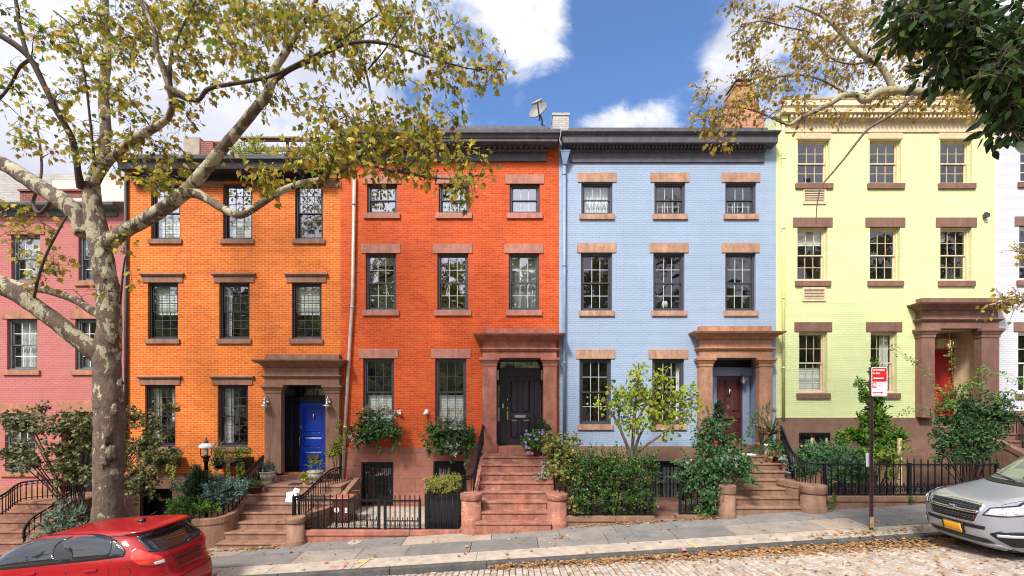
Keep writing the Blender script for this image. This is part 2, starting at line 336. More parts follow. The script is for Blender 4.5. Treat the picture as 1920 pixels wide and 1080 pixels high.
M['zinc'] = mat('pale_galvanised_pipe', (.50,.44,.40), .5, .2, 5, metal=.2)
M['pipe_blue'] = mat('blue_pipe_paint', (.20,.30,.44), .45, .12, 5)
M['pipe_yel'] = mat('yellow_pipe_paint', (.70,.72,.26), .45, .1, 5)
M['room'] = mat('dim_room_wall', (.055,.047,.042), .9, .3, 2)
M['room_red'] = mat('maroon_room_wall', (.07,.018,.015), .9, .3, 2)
M['curtain'] = mat('white_curtain', (.78,.78,.74), .9, .12, 6)
M['blind'] = mat('pale_blind', (.80,.82,.74), .8, .1, 6)
M['cardboard'] = mat('amber_lampshade', (.60,.30,.10), .8, .2, 6)
M['glass'] = glass_mat('window_glass', .13)
M['glass_hi'] = glass_mat('sky_bright_window_glass', .42, (.6,.62,.62))
M['glass_mid'] = glass_mat('old_window_glass', .22)
M['tar'] = mat('roof_felt', (.09,.085,.08), .9, .3, 2)
M['asphalt'] = mat('asphalt', (.06,.058,.055), .9, .3, 3, .4, 80)
M['earth'] = mat('soil', (.06,.04,.028), .95, .4, 6, .6, 40)
M['concrete'] = mat('pale_concrete', (.36,.30,.235), .9, .25, 5, .35, 90)
M['kerbstone'] = mat('dark_granite_kerb', (.085,.08,.075), .85, .45, 7, .4, 50)
M['rubber'] = mat('black_rubber', (.014,.014,.015), .7, .2, 20)
M['plastic_brown'] = mat('brown_plastic', (.075,.022,.014), .5, .15, 10)
M['lidred'] = mat('worn_red_lid', (.32,.11,.06), .55, .3, 6)
M['terracotta'] = mat('terracotta', (.42,.17,.09), .8, .25, 12, .2, 60)
M['urn'] = mat('lichened_urn_stone', (.36,.33,.24), .9, .4, 14, .5, 60)
M['paperwhite'] = mat('white_paper', (.82,.82,.84), .7, .06, 8)
M['bark_grey'] = mat('grey_brown_bark', (.13,.09,.065), .9, .4, 14, .6, 60)
M['bark_twig'] = mat('dark_twig_bark', (.06,.042,.032), .9, .4, 14, .4, 60)
M['wood_old'] = mat('weathered_brown_wood', (.22,.13,.085), .85, .3, 8, .3, 40, stretch=(1,1,4))
# ================================================================ ground, sidewalk, kerb, road
def build_ground():
    mb = MB(); xs = [-400,-120,-45]+list(range(-40,41,4))+[45,120,400]; ys = [-400,-80,-14.6,-14.5,-12.6,-12.5,-4.62,-2.5,0,12,60,400]
    def gz(x, y):
        xx = max(-45, min(45, x)); return .0625*xx - .32
    v = [(x,y,gz(x,y)) for y in ys for x in xs]; n = len(xs)
    mb.add(v, [(j*n+i, j*n+i+1, (j+1)*n+i+1, (j+1)*n+i) for j in range(len(ys)-1) for i in range(n-1)])
    tag(mb.build('ground', M['earth']), kind='structure')
    # flagged sidewalk
    m, nt, b = newmat('bluestone_flags'); N = nt.nodes.new; L = nt.links.new
    g = N('ShaderNodeNewGeometry'); r = N('ShaderNodeValToRGB'); L(g.outputs['Random Per Island'], r.inputs[0])
    cols = [(.155,.147,.137), (.205,.188,.168), (.17,.162,.152), (.25,.215,.178), (.16,.152,.142), (.33,.265,.205), (.185,.175,.162)]
    r.color_ramp.interpolation = 'CONSTANT'; els = r.color_ramp.elements
    for i, c in enumerate(cols):
        e = els[i] if i < 2 else els.new(i/len(cols)); e.position = i/len(cols); e.color = c4(c)
    tc = N('ShaderNodeTexCoord')
    def ns(sc, lo, hi, p0=.3, p1=.7):
        n = N('ShaderNodeTexNoise'); L(tc.outputs['Object'], n.inputs['Vector']); n.inputs['Scale'].default_value = sc; n.inputs['Detail'].default_value = 8; n.inputs['Roughness'].default_value = .7
        q = N('ShaderNodeValToRGB'); L(n.outputs['Fac'], q.inputs[0]); q.color_ramp.elements[0].position = p0; q.color_ramp.elements[1].position = p1
        q.color_ramp.elements[0].color = c4(lo); q.color_ramp.elements[1].color = c4(hi); return q.outputs[0], n.outputs['Fac']
    c1, f1 = ns(2.5, (.72,.72,.72), (1.25,1.22,1.18)); c2, f2 = ns(40, (.8,.8,.8), (1.15,1.15,1.15))
    x = N('ShaderNodeMixRGB'); x.blend_type = 'MULTIPLY'; x.inputs[0].default_value = 1; L(r.outputs[0], x.inputs[1]); L(c1, x.inputs[2])
    x2 = N('ShaderNodeMixRGB'); x2.blend_type = 'MULTIPLY'; x2.inputs[0].default_value = 1; L(x.outputs[0], x2.inputs[1]); L(c2, x2.inputs[2])
    c3, f3 = ns(23, (.55,.53,.5), (1,1,1), .30, .345); x3 = N('ShaderNodeMixRGB'); x3.blend_type = 'MULTIPLY'; x3.inputs[0].default_value = .8; L(x2.outputs[0], x3.inputs[1]); L(c3, x3.inputs[2]); x2 = x3
    L(x2.outputs[0], b.inputs['Base Color']); b.inputs['Roughness'].default_value = .75
    bp = N('ShaderNodeBump'); bp.inputs['Strength'].default_value = .35; bp.inputs['Distance'].default_value = .01; L(f2, bp.inputs['Height']); L(bp.outputs[0], b.inputs['Normal'])
    mb = MB(); rnd = random.Random(3)
    def slab(x0, x1, y0, y1, dz, mi, gap=.007, th=.06, skew=0, nx=None):
        nx = nx or max(1, int((x1-x0)/.8)); t = [rnd.uniform(-.004,.004) for _ in range(4)]
        v = []
        for j in range(2):
            for i in range(nx+1):
                xx = x0+gap+(x1-x0-2*gap)*i/nx + (skew if j else 0); yy = (y0+gap, y1-gap)[j]
                if nx > 3: yy += rnd.uniform(-.012, .012)
                v.append((xx, yy, G(xx,yy)+dz+t[j*2+(i>0)]))
        k = len(v); vb = [(a,b_,c-th) for a,b_,c in v]
        n = nx+1
        f = [(i,i+1,n+i+1,n+i) for i in range(nx)]
        f += [(i+k,i+1+k,i+1,i) for i in range(nx)] + [(n+i,n+i+1,n+i+1+k,n+i+k) for i in range(nx)] + [(k,0,n,k+n),(n-1,k+n-1,k+2*n-1,2*n-1)]
        mb.add(v+vb, f, mi)
    for (ya, yb, lmin, lmax) in ((-2.5,-3.42,1.2,2.3), (-3.42,-4.12,.9,2.2)):
        x = -24+rnd.random()
        while x < 26:
            l = rnd.uniform(lmin, lmax); sk = rnd.uniform(-.05,.05)
            slab(x, x+l, yb, ya, 0, 0, skew=0); x += l
    x = -24
    while x < 26:
        l = rnd.uniform(1.6, 2.6); slab(x, x+l, -4.62, -4.12, -.004, 1, gap=.004); x += l
    o = mb.build('sidewalk', [m, M['concrete']]); tag(o, kind='structure')
    # kerb
    mb = MB(); x = -24
    m, nt, b = newmat('stained_kerb'); N = nt.nodes.new; L = nt.links.new
    tc = N('ShaderNodeTexCoord'); n = N('ShaderNodeTexNoise'); L(tc.outputs['Object'], n.inputs['Vector']); n.inputs['Scale'].default_value = 5; n.inputs['Detail'].default_value = 9; n.inputs['Roughness'].default_value = .75
    r = N('ShaderNodeValToRGB'); L(n.outputs['Fac'], r.inputs[0]); e = r.color_ramp.elements
    e[0].position = .3; e[0].color = (.03,.028,.027,1); e[1].position = .62; e[1].color = (.085,.078,.07,1)
    e2 = e.new(.665); e2.color = (.13,.115,.10,1); e3 = e.new(.70); e3.color = (.38,.27,.06,1)
    L(r.outputs[0], b.inputs['Base Color']); b.inputs['Roughness'].default_value = .85
    bp = N('ShaderNodeBump'); bp.inputs['Strength'].default_value = .5; bp.inputs['Distance'].default_value = .02; L(n.outputs['Fac'], bp.inputs['Height']); L(bp.outputs[0], b.inputs['Normal'])
    while x < 26:
        l = rnd.uniform(1.2, 2.4); a, c = x+.004, x+l-.004
        dy = rnd.uniform(-.012,.012)
        mb.hexa([(a,-4.775+dy,road_z(a,-4.8)-.2),(c,-4.775+dy,road_z(c,-4.8)-.2),(c,-4.62,G(c,-4.62)-.25),(a,-4.62,G(a,-4.62)-.25),
                 (a,-4.75+dy,G(a,-4.7)-.006),(c,-4.75+dy,G(c,-4.7)-.006),(c,-4.622,G(c,-4.62)),(a,-4.622,G(a,-4.62))]); x += l
    tag(mb.build('kerb', m, bevel=.018), kind='structure')
    # cobbled road: real setts on the strip the photo shows, bump-mapped setts beyond
    m, nt, b = newmat('granite_setts'); N = nt.nodes.new; L = nt.links.new
    g = N('ShaderNodeNewGeometry'); r = N('ShaderNodeValToRGB'); L(g.outputs['Random Per Island'], r.inputs[0])
    els = r.color_ramp.elements; els[0].color = (.29,.23,.175,1); els[1].color = (.47,.38,.29,1)
    e = els.new(.5); e.color = (.37,.30,.235,1); e = els.new(.8); e.color = (.38,.33,.285,1)
    tc = N('ShaderNodeTexCoord'); n = N('ShaderNodeTexNoise'); L(tc.outputs['Object'], n.inputs['Vector']); n.inputs['Scale'].default_value = 30; n.inputs['Detail'].default_value = 6
    q = N('ShaderNodeValToRGB'); L(n.outputs['Fac'], q.inputs[0]); q.color_ramp.elements[0].color = (.7,.7,.7,1); q.color_ramp.elements[1].color = (1.25,1.25,1.25,1); q.color_ramp.elements[0].position = .3; q.color_ramp.elements[1].position = .7
    x = N('ShaderNodeMixRGB'); x.blend_type = 'MULTIPLY'; x.inputs[0].default_value = 1; L(r.outputs[0], x.inputs[1]); L(q.outputs[0], x.inputs[2]); L(x.outputs[0], b.inputs['Base Color']); b.inputs['Roughness'].default_value = .65
    bp = N('ShaderNodeBump'); bp.inputs['Strength'].default_value = .5; bp.inputs['Distance'].default_value = .01; L(n.outputs['Fac'], bp.inputs['Height']); L(bp.outputs[0], b.inputs['Normal'])
    mb = MB()
    xs = list(range(-60, 61, 3)); v = []; ysr = (-12.5,-8.25,-4.7); n_ = len(xs)
    for y in ysr:
        for x_ in xs: v.append((x_, y, road_z(x_,y)-.035))
    mb.add(v, [(j*n_+i, j*n_+i+1, (j+1)*n_+i+1, (j+1)*n_+i) for j in range(2) for i in range(n_-1)], 1)
    x_ = -12.5
    while x_ < 15.5:
        wd = rnd.uniform(.105,.135); y = -8.2+rnd.uniform(0,.25)
        while y < -4.79:
            ln = rnd.uniform(.2,.29); y1 = min(y+ln, -4.775)
            if y1-y > .06:
                a0, a1, b0, b1 = x_+.006, x_+wd-.006, y+.006, y1-.006
                dz = rnd.uniform(-.006,.006); tx = rnd.uniform(-.004,.004)
                z = lambda X, Y: road_z(X,Y)+dz+(X-x_)*tx*5
                i_ = .014
                vv = [(a0,b0,z(a0,b0)-.05),(a1,b0,z(a1,b0)-.05),(a1,b1,z(a1,b1)-.05),(a0,b1,z(a0,b1)-.05),
                      (a0,b0,z(a0,b0)-.012),(a1,b0,z(a1,b0)-.012),(a1,b1,z(a1,b1)-.012),(a0,b1,z(a0,b1)-.012),
                      (a0+i_,b0+i_,z(a0,b0)),(a1-i_,b0+i_,z(a1,b0)),(a1-i_,b1-i_,z(a1,b1)),(a0+i_,b1-i_,z(a0,b1))]
                ff = [(0,1,5,4),(1,2,6,5),(2,3,7,6),(3,0,4,7),(4,5,9,8),(5,6,10,9),(6,7,11,10),(7,4,8,11),(8,9,10,11)]
                mb.add(vv, ff, 0)
            y = y1
        x_ += wd
    m2 = mat('grit_between_setts', (.17,.13,.095), .9, .4, 20, .4, 90)
    tag(mb.build('cobbled_road', [m, m2]), kind='structure')
    mb = MB(); v = []
    for y in (-15.5,-12.5):
        for x_ in xs: v.append((x_, y, road_z(x_,y)+.12 if y < -13 else road_z(x_,y)+.12))
    mb.add(v, [(i, i+1, n_+i+1, n_+i) for i in range(n_-1)]); tag(mb.build('opposite_sidewalk', M['concrete']), kind='structure')
build_ground()

# ================================================================ house parts
def cells(mb, x0, x1, z0, z1, y, ops, depth, mat=0):
    xs = sorted(set([x0,x1]+[v for o in ops for v in o[:2] if x0 < v < x1])); zs = sorted(set([z0,z1]+[v for o in ops for v in o[2:4] if z0 < v < z1]))
    for i in range(len(xs)-1):
        for j in range(len(zs)-1):
            cx, cz = (xs[i]+xs[i+1])/2, (zs[j]+zs[j+1])/2
            if any(o[0] < cx < o[1] and o[2] < cz < o[3] for o in ops): continue
            mb.quad((xs[i],y,zs[j]),(xs[i+1],y,zs[j]),(xs[i+1],y,zs[j+1]),(xs[i],y,zs[j+1]), mat)
    for (a,b,c,d) in [o[:4] for o in ops]:
        c = max(c, z0); d = min(d, z1)
        if c >= d: continue
        yb = y+depth
        mb.quad((a,y,c),(a,yb,c),(a,yb,d),(a,y,d), mat); mb.quad((b,yb,c),(b,y,c),(b,y,d),(b,yb,d), mat)
        mb.quad((a,y,d),(a,yb,d),(b,yb,d),(b,y,d), mat); mb.quad((a,yb,c),(a,y,c),(b,y,c),(b,yb,c), mat)
def frame_ring(mb, x0,x1,z0,z1, w, y0,y1, mat=0, wt=None, wb=None):
    wt = wt or w; wb = wb or w
    mb.box(x0,x0+w,y0,y1,z0,z1,mat); mb.box(x1-w,x1,y0,y1,z0,z1,mat)
    mb.box(x0+w,x1-w,y0,y1,z1-wt,z1,mat); mb.box(x0+w,x1-w,y0,y1,z0,z0+wb,mat)

def window(root, px0, px1, pz0, pz1, fmat, mmat=None, rows=(2,2), cols=3, depth=.10, sill=None, lintel=None, glass='glass', inside=None, name='window', room='room', split=.5, lower_blank=False, casing=.065):
    """casing as the window part; sashes, panes, sill, lintel, room and curtain as its sub-parts"""
    x0, x1, z0, z1 = fx(px0), fx(px1), fz(pz1), fz(pz0)
    mmat = mmat or fmat
    mb = MB(); frame_ring(mb, x0+.003,x1-.003,z0+.003,z1-.003, casing, depth-.03, depth+.06, wb=.05)
    mb.box(x0+.003, x1-.003, depth-.055, depth-.03, z0+.003, z0+.045)
    w = mb.build(name, fmat, root, bevel=.006)
    a0, a1, b0, b1 = x0+casing, x1-casing, z0+.05, z1-casing
    zm = b0+(b1-b0)*split
    pane = MB(); gl = glass if isinstance(glass, tuple) else (glass, glass)
    for k, (s0, s1, yy, rw) in enumerate(((zm-.02, b1, depth+.005, rows[0]), (b0, zm+.02, depth+.035, rows[1]))):
        sb = MB(); st = .042
        frame_ring(sb, a0+.002, a1-.002, s0, s1, st, yy, yy+.026, wb=(.06 if k else .035), wt=.035)
        gx0, gx1, gz0, gz1 = a0+st, a1-st, s0+(.06 if k else .035), s1-.035
        mt = .016
        for i in range(1, cols):
            xx = gx0+(gx1-gx0)*i/cols; sb.box(xx-mt/2, xx+mt/2, yy+.004, yy+.020, gz0, gz1, 1)
        for j in range(1, rw):
            zz = gz0+(gz1-gz0)*j/rw
            for i in range(cols):
                xa = gx0+(gx1-gx0)*i/cols+(mt/2 if i else 0); xb = gx0+(gx1-gx0)*(i+1)/cols-(mt/2 if i < cols-1 else 0)
                sb.box(xa, xb, yy+.005, yy+.019, zz-mt/2, zz+mt/2, 1)
        sb.build('sash', [fmat, mmat], w)
        # each light tilts a hair, as old glass does
        rnd = random.Random(int(px0*13+pz0*7+k))
        for i in range(cols):
            for j in range(rw):
                xa = gx0+(gx1-gx0)*i/cols; xb = gx0+(gx1-gx0)*(i+1)/cols; za = gz0+(gz1-gz0)*j/rw; zb = gz0+(gz1-gz0)*(j+1)/rw
                t1, t2 = rnd.uniform(-.0022,.0022), rnd.uniform(-.0022,.0022); y_ = yy+.012
                pane.quad((xa,y_-t1,za-0),(xb,y_+t1,za),(xb,y_+t1+t2,zb),(xa,y_-t1+t2,zb), k)
    pane.build('pane', [M[gl[0]], M[gl[1]]], w)
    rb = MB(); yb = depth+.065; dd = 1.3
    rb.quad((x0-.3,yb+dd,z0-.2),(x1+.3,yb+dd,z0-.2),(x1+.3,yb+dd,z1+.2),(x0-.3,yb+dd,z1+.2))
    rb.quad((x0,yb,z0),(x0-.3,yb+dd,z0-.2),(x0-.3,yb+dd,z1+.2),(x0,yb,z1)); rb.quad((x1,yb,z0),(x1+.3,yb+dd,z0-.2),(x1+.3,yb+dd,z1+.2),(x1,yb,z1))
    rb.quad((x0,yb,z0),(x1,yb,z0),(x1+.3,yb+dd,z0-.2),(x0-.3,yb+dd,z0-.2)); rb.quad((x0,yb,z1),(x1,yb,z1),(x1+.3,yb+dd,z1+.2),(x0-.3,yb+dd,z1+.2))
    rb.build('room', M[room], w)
    for it in (inside or []):
        cb = MB(); kind = it[0]; yy = depth+.13
        if kind == 'blind':     # it: kind, x fraction range, z fraction range
            xa, xb = a0+(a1-a0)*it[1], a0+(a1-a0)*it[2]; za, zb = b0+(b1-b0)*it[3], b0+(b1-b0)*it[4]
            n = max(2, int((zb-za)/.05))
            for q in range(n):
                zz = za+(zb-za)*(q+.5)/n; h = (zb-za)/n*.47
                cb.hexa([(xa,yy,zz-h),(xb,yy,zz-h),(xb,yy+.02,zz-h),(xa,yy+.02,zz-h),(xa,yy+.012,zz+h),(xb,yy+.012,zz+h),(xb,yy+.03,zz+h),(xa,yy+.03,zz+h)])
            cb.build('blind', M['blind'], w)
        elif kind == 'curtain':
            xa, xb = a0+(a1-a0)*it[1], a0+(a1-a0)*it[2]; za, zb = b0+(b1-b0)*it[3], b0+(b1-b0)*it[4]
            n = max(8, int((xb-xa)/.02)); v = []
            for zq in (za, zb):
                for q in range(n+1): v.append((xa+(xb-xa)*q/n, yy+.03+.025*math.sin(q*1.3)+.01*math.sin(q*.7), zq))
            v += [(x_, y_+.006, z_) for x_, y_, z_ in v]; N1 = n+1
            cb.add(v, [(q,q+1,N1+q+1,N1+q) for q in range(n)]+[(2*N1+q+1,2*N1+q,3*N1+q,3*N1+q+1) for q in range(n)], 0, True)
            cb.build('curtain', M['curtain'], w)
        elif kind == 'lampshade':
            cxp = a0+(a1-a0)*it[1]; zz = b0+(b1-b0)*it[2]
            cb.lathe([(.11,zz),(.07,zz+.2)], cxp, yy+.2, 16); cb.lathe([(.02,zz-.25),(.02,zz)], cxp, yy+.2, 8)
            cb.build('table_lamp', M['curtain'], w)
        elif kind == 'bar':
            for q in range(5):
                xx = a0+(a1-a0)*(q+.5)/5; cb.box(xx-.007, xx+.007, yy-.04, yy-.026, b0, b0+(b1-b0)*.42)
            cb.box(a0, a1, yy-.025, yy-.013, b0+(b1-b0)*.30, b0+(b1-b0)*.30+.014)
            cb.build('window_guard', M['white'], w)
        elif kind == 'shelf':
            cb.box(a0+.05, a1-.05, yy+.3, yy+.6, b0+.02, b0+(b1-b0)*.2); cb.box(a0+.1, a1-.2, yy+.5, yy+.7, b0+(b1-b0)*.5, b1-.05)
            cb.build('shelf', M['cardboard'], w)
        elif kind == 'ornaments':
            rr = random.Random(5)
            for q in range(11):
                xx = a0+(a1-a0)*rr.uniform(.1,.95); zz = b0+(b1-b0)*rr.uniform(.27,.42); s = rr.uniform(.018,.035)
                cb.lathe([(.004,zz-s),(s,zz-s*.4),(s*.9,zz+s*.4),(.004,zz+s*1.3)], xx, yy+rr.uniform(0,.1), 8, q % 2)
            cb.build('ornaments', [mat('red_ornament', (.6,.06,.02), .3, .2, 8), M['curtain']], w)
    if sill:
        e, h, sm = sill; mb = MB(); mb.box(x0-e, x1+e, -.055, depth-.06, z0-h, z0+.001); mb.build('sill', M[sm], w, bevel=.008)
    if lintel:
        kind, e, h, lm = lintel; mb = MB()
        if kind == 'plain': mb.box(x0-e, x1+e, -.025, .05, z1, z1+h)
        elif kind == 'cap':
            mb.box(x0-e+.05, x1+e-.05, -.03, .05, z1, z1+h*.62)
            mb.tbox(x0-e+.05, x1+e-.05, z1+h*.62, z1+h*.80, .035, .085, .005, .05); mb.tbox(x0-e+.05, x1+e-.05, z1+h*.80, z1+h, .095, .085, .06, .05)
        mb.build('lintel', M[lm], w, bevel=.008)
    return w

def block_joints_mat(name, base, joint, w=1.05, h=.39, offset=.5):
    m, nt, b = newmat(name); N = nt.nodes.new; L = nt.links.new
    tc = N('ShaderNodeTexCoord'); sp = N('ShaderNodeSeparateXYZ'); L(tc.outputs['Object'], sp.inputs[0]); cb = N('ShaderNodeCombineXYZ')
    ad = N('ShaderNodeMath'); L(sp.outputs['X'], ad.inputs[0]); L(sp.outputs['Y'], ad.inputs[1]); L(ad.outputs[0], cb.inputs[0]); L(sp.outputs['Z'], cb.inputs[1])
    br = N('ShaderNodeTexBrick'); L(cb.outputs[0], br.inputs['Vector']); br.inputs['Scale'].default_value = 1; br.offset = offset
    br.inputs['Brick Width'].default_value = w; br.inputs['Row Height'].default_value = h; br.inputs['Mortar Size'].default_value = .007; br.inputs['Mortar Smooth'].default_value = .3
    br.inputs['Color1'].default_value = c4(base); br.inputs['Color2'].default_value = c4(tuple(c*.86 for c in base)); br.inputs['Mortar'].default_value = c4(joint)
    n = N('ShaderNodeTexNoise'); L(tc.outputs['Object'], n.inputs['Vector']); n.inputs['Scale'].default_value = 2.6; n.inputs['Detail'].default_value = 8; n.inputs['Roughness'].default_value = .7
    r = N('ShaderNodeValToRGB'); L(n.outputs['Fac'], r.inputs[0]); r.color_ramp.elements[0].position = .3; r.color_ramp.elements[1].position = .7
    r.color_ramp.elements[0].color = (.72,.72,.72,1); r.color_ramp.elements[1].color = (1.18,1.18,1.18,1)
    x = N('ShaderNodeMixRGB'); x.blend_type = 'MULTIPLY'; x.inputs[0].default_value = 1; L(br.outputs['Color'], x.inputs[1]); L(r.outputs[0], x.inputs[2]); L(x.outputs[0], b.inputs['Base Color'])
    b.inputs['Roughness'].default_value = .82
    n2 = N('ShaderNodeTexNoise'); L(tc.outputs['Object'], n2.inputs['Vector']); n2.inputs['Scale'].default_value = 70
    iv = N('ShaderNodeMath'); iv.operation = 'SUBTRACT'; iv.inputs[0].default_value = 1; L(br.outputs['Fac'], iv.inputs[1])
    a2 = N('ShaderNodeMath'); a2.operation = 'MULTIPLY_ADD'; L(n2.outputs['Fac'], a2.inputs[0]); a2.inputs[1].default_value = .35; L(iv.outputs[0], a2.inputs[2])
    bp = N('ShaderNodeBump'); bp.inputs['Strength'].default_value = .5; bp.inputs['Distance'].default_value = .01; L(a2.outputs[0], bp.inputs['Height']); L(bp.outputs[0], b.inputs['Normal'])
    return m
M['base_red'] = block_joints_mat('red_sandstone_blocks', (.33,.125,.085), (.13,.05,.04))
M['base_org'] = block_joints_mat('dark_brownstone_blocks', (.155,.075,.052), (.05,.025,.02))
M['base_blue'] = block_joints_mat('brown_stone_base', (.23,.135,.085), (.17,.10,.065), 2.2, .8)
M['base_yellow'] = block_joints_mat('brown_painted_base', (.205,.115,.075), (.16,.09,.06), 2.0, .62)

def house(name, label, px0, px1, pytop, zbase_px, brick, base, ops_px, base_ops_px, depth=.1, zlow=-2.2, ytop_extra=0):
    x0, x1 = fx(px0), fx(px1); cx = (x0+x1)/2
    h = thing(name, label, 'house', (cx, 0, G(cx, 0)), 'row houses along the street')
    zt = fz(pytop); zb = fz(zbase_px)
    mb = MB(); ops = [(fx(a), fx(b), fz(d), fz(c)) for a,b,c,d in ops_px]
    cells(mb, x0, x1, zb, zt, 0, ops, depth+.06)
    dp = 11.0
    mb.quad((x0,dp,zlow),(x0,0.0,zlow),(x0,0.0,zt),(x0,dp,zt)); mb.quad((x1,0,zlow),(x1,dp,zlow),(x1,dp,zt),(x1,0,zt)); mb.quad((x1,dp,zlow),(x0,dp,zlow),(x0,dp,zt),(x1,dp,zt))
    mb.build('wall', brick, h)
    mb = MB(); bops = [(fx(a), fx(b), fz(d), fz(c)) for a,b,c,d in base_ops_px]
    cells(mb, x0, x1, zlow, zb, -.03, bops+[(o[0],o[1],o[2],o[3]) for o in ops if o[2] < zb], depth+.1)
    mb.quad((x0,-.03,zb),(x1,-.03,zb),(x1,0.01,zb),(x0,0.01,zb)); mb.quad((x0,.2,zlow),(x0,-.03,zlow),(x0,-.03,zb),(x0,.2,zb)); mb.quad((x1,-.03,zlow),(x1,.2,zlow),(x1,.2,zb),(x1,-.03,zb))
    mb.build('base', base, h)
    mb = MB(); mb.box(x0+.02, x1-.02, .02, dp-.02, zt-.25, zt-.08); mb.build('roof', M['tar'], h)
    return h

def grille(parent, px0, px1, pz0, pz1, y=-.02, step=.115, door=False, label=None):
    """barred basement opening: frame and bars before a dark sash"""
    x0, x1, z0, z1 = fx(px0), fx(px1), fz(pz1), fz(pz0)
    mb = MB(); frame_ring(mb, x0+.003, x1-.003, z0+.003, z1-.003, .05, y, y+.04)
    g = mb.build('window_grille', M['iron'], parent)
    b = MB(); n = int((x1-x0)/step)
    for i in range(1, n): xx = x0+(x1-x0)*i/n; b.box(xx-.009, xx+.009, y+.012, y+.03, z0+.05, z1-.05)
    for t in (.12,.5,.88): zz = z0+(z1-z0)*t; b.box(x0+.05, x1-.05, y+.030, y+.038, zz-.012, zz+.012)
    b.build('bars', M['iron'], g)
    return g

def cornice(root, x0, x1, parts, mat_, dent=None, name='cornice'):
    """parts: list of (z0,z1,p0,p1,extend?)"""
    mb = MB()
    for i, (z0, z1, p0, p1, e0, e1) in enumerate(parts): mb.tbox(x0, x1, z0, z1, p0, p1, e0, e1, back=.0)
    c = mb.build(name, mat_, root, bevel=.012)
    if dent:
        z0, z1, p, step, w = dent; d = MB(); n = int((x1-x0-.1)/step)
        for i in range(n):
            xx = x0+.05+(i+.5)*(x1-x0-.1)/n; d.box(xx-w/2, xx+w/2, -p, -p+.09, z0, z1)
        d.build('dentils', mat_, c)
    return c

def pilaster(mb, x0, x1, z0, z1, p, base_h=.26, cap_h=.20, yb=0.0):
    mb.box(x0, x1, -p, yb, z0+base_h, z1-cap_h)
    if base_h: mb.box(x0-.025, x1+.025, -p-.025, yb, z0, z0+base_h)
    h = cap_h/3
    mb.tbox(x0, x1, z1-cap_h, z1-cap_h+h*.9, p+.018, p+.022, .018, .022, yb)
    mb.tbox(x0, x1, z1-cap_h+h*.9, z1-h*.9, p+.025, p+.075, .022, .075, yb); mb.tbox(x0, x1, z1-h*.9, z1, p+.09, p+.09, .09, .09, yb)

def door_surround(root, pl, pr, zs_px, cap_px, ent_top_px, stone, p=.20, wall=0, cap_h=.22, base_h=.26, plate=None):
    """pl/pr: (x0,x1) px of the two pilaster shafts; zs: sill px; cap: underside of entablature px; ent_top: top px"""
    P = lambda px: fx(px, p); Zp = lambda py: fz(py, p)
    zs, zc, zt = Zp(zs_px), Zp(cap_px), Zp(ent_top_px)
    e = MB(); x0, x1 = P(pl[0])-.015, P(pr[1])+.015; H = zt-zc
    e.box(x0+.02, x1-.02, -p, 0, zc, zc+H*.22); 
    e.tbox(x0+.02, x1-.02, zc+H*.22, zc+H*.28, p+.02, p+.07, .02, .07); e.tbox(x0+.02, x1-.02, zc+H*.28, zc+H*.315, p+.08, p+.08, .08, .08)
    e.box(x0+.03, x1-.03, -p+.015, 0, zc+H*.315, zc+H*.58)
    e.tbox(x0+.03, x1-.03, zc+H*.58, zc+H*.70, p+.02, p+.15, .02, .15); e.tbox(x0+.03, x1-.03, zc+H*.70, zc+H*.74, p+.20, p+.22, .20, .22); e.tbox(x0+.03, x1-.03, zc+H*.74, zc+H*.80, p+.25, p+.28, .25, .28)
    e.tbox(x0+.03, x1-.03, zc+H*.80, zc+H*.83, p+.27, p+.0, .27, .0)
    e.box(x0+.03, x1-.03, -p+.02, 0, zc+H*.83, zt)
    s = e.build('door_surround', stone, root, bevel=.008)
    for (a, b) in (pl, pr):
        q = MB(); pilaster(q, P(a), P(b), zs, zc, p, base_h, cap_h); q.build('pilaster', stone, s, bevel=.008)
    return s

def panel_door(parent_root, x0, x1, z0, z1, y, m, panels, th=.05):
    """panels: list of fractional rects; returns the door part"""
    mb = MB(); mb.box(x0, x1, y+.032, y+th+.02, z0, z1)
    ops = [(x0+(x1-x0)*a, x0+(x1-x0)*b, z0+(z1-z0)*c, z0+(z1-z0)*d) for (a, b, c, d) in panels]
    cells(mb, x0, x1, z0, z1, y, ops, .033)
    mb.box(x0-.001, x0+.004, y+.001, y+.033, z0, z1); mb.box(x1-.004, x1+.001, y+.001, y+.033, z0, z1)
    for (xa, xb, za, zb) in ops:
        e, i = .022, .075
        v = [(xa+e,y+.032,za+e),(xb-e,y+.032,za+e),(xb-e,y+.032,zb-e),(xa+e,y+.032,zb-e),(xa+i,y+.008,za+i),(xb-i,y+.008,za+i),(xb-i,y+.008,zb-i),(xa+i,y+.008,zb-i)]
        mb.add(v, [(0,1,5,4),(1,2,6,5),(2,3,7,6),(3,0,4,7),(4,5,6,7)])
    return mb.build('door', m, parent_root)

def small(parent, name, m, fn, bevel=0):
    mb = MB(); fn(mb); return mb.build(name, m, parent, bevel=bevel)

def doorway(root, x0, x1, z0, z1, yb, m, sill_m, p=.2):
    """recess: jambs, soffit, sill and the back frame board (openings are laid in front of it)"""
    mb = MB(); t = .05
    mb.box(x0-.12, x0, .005, yb, z0, z1); mb.box(x1, x1+.12, .005, yb, z0, z1); mb.box(x0-.12, x1+.12, .005, yb, z1, z1+.1)
    mb.box(x0-.12, x1+.12, yb, yb+.12, z0, z1+.1)
    d = mb.build('doorway', m, root)
    s = MB(); s.box(x0-.1, x1+.1, -p+.02, yb-.001, z0-.19, z0); s.build('door_sill', sill_m, d, bevel=.01)
    return d
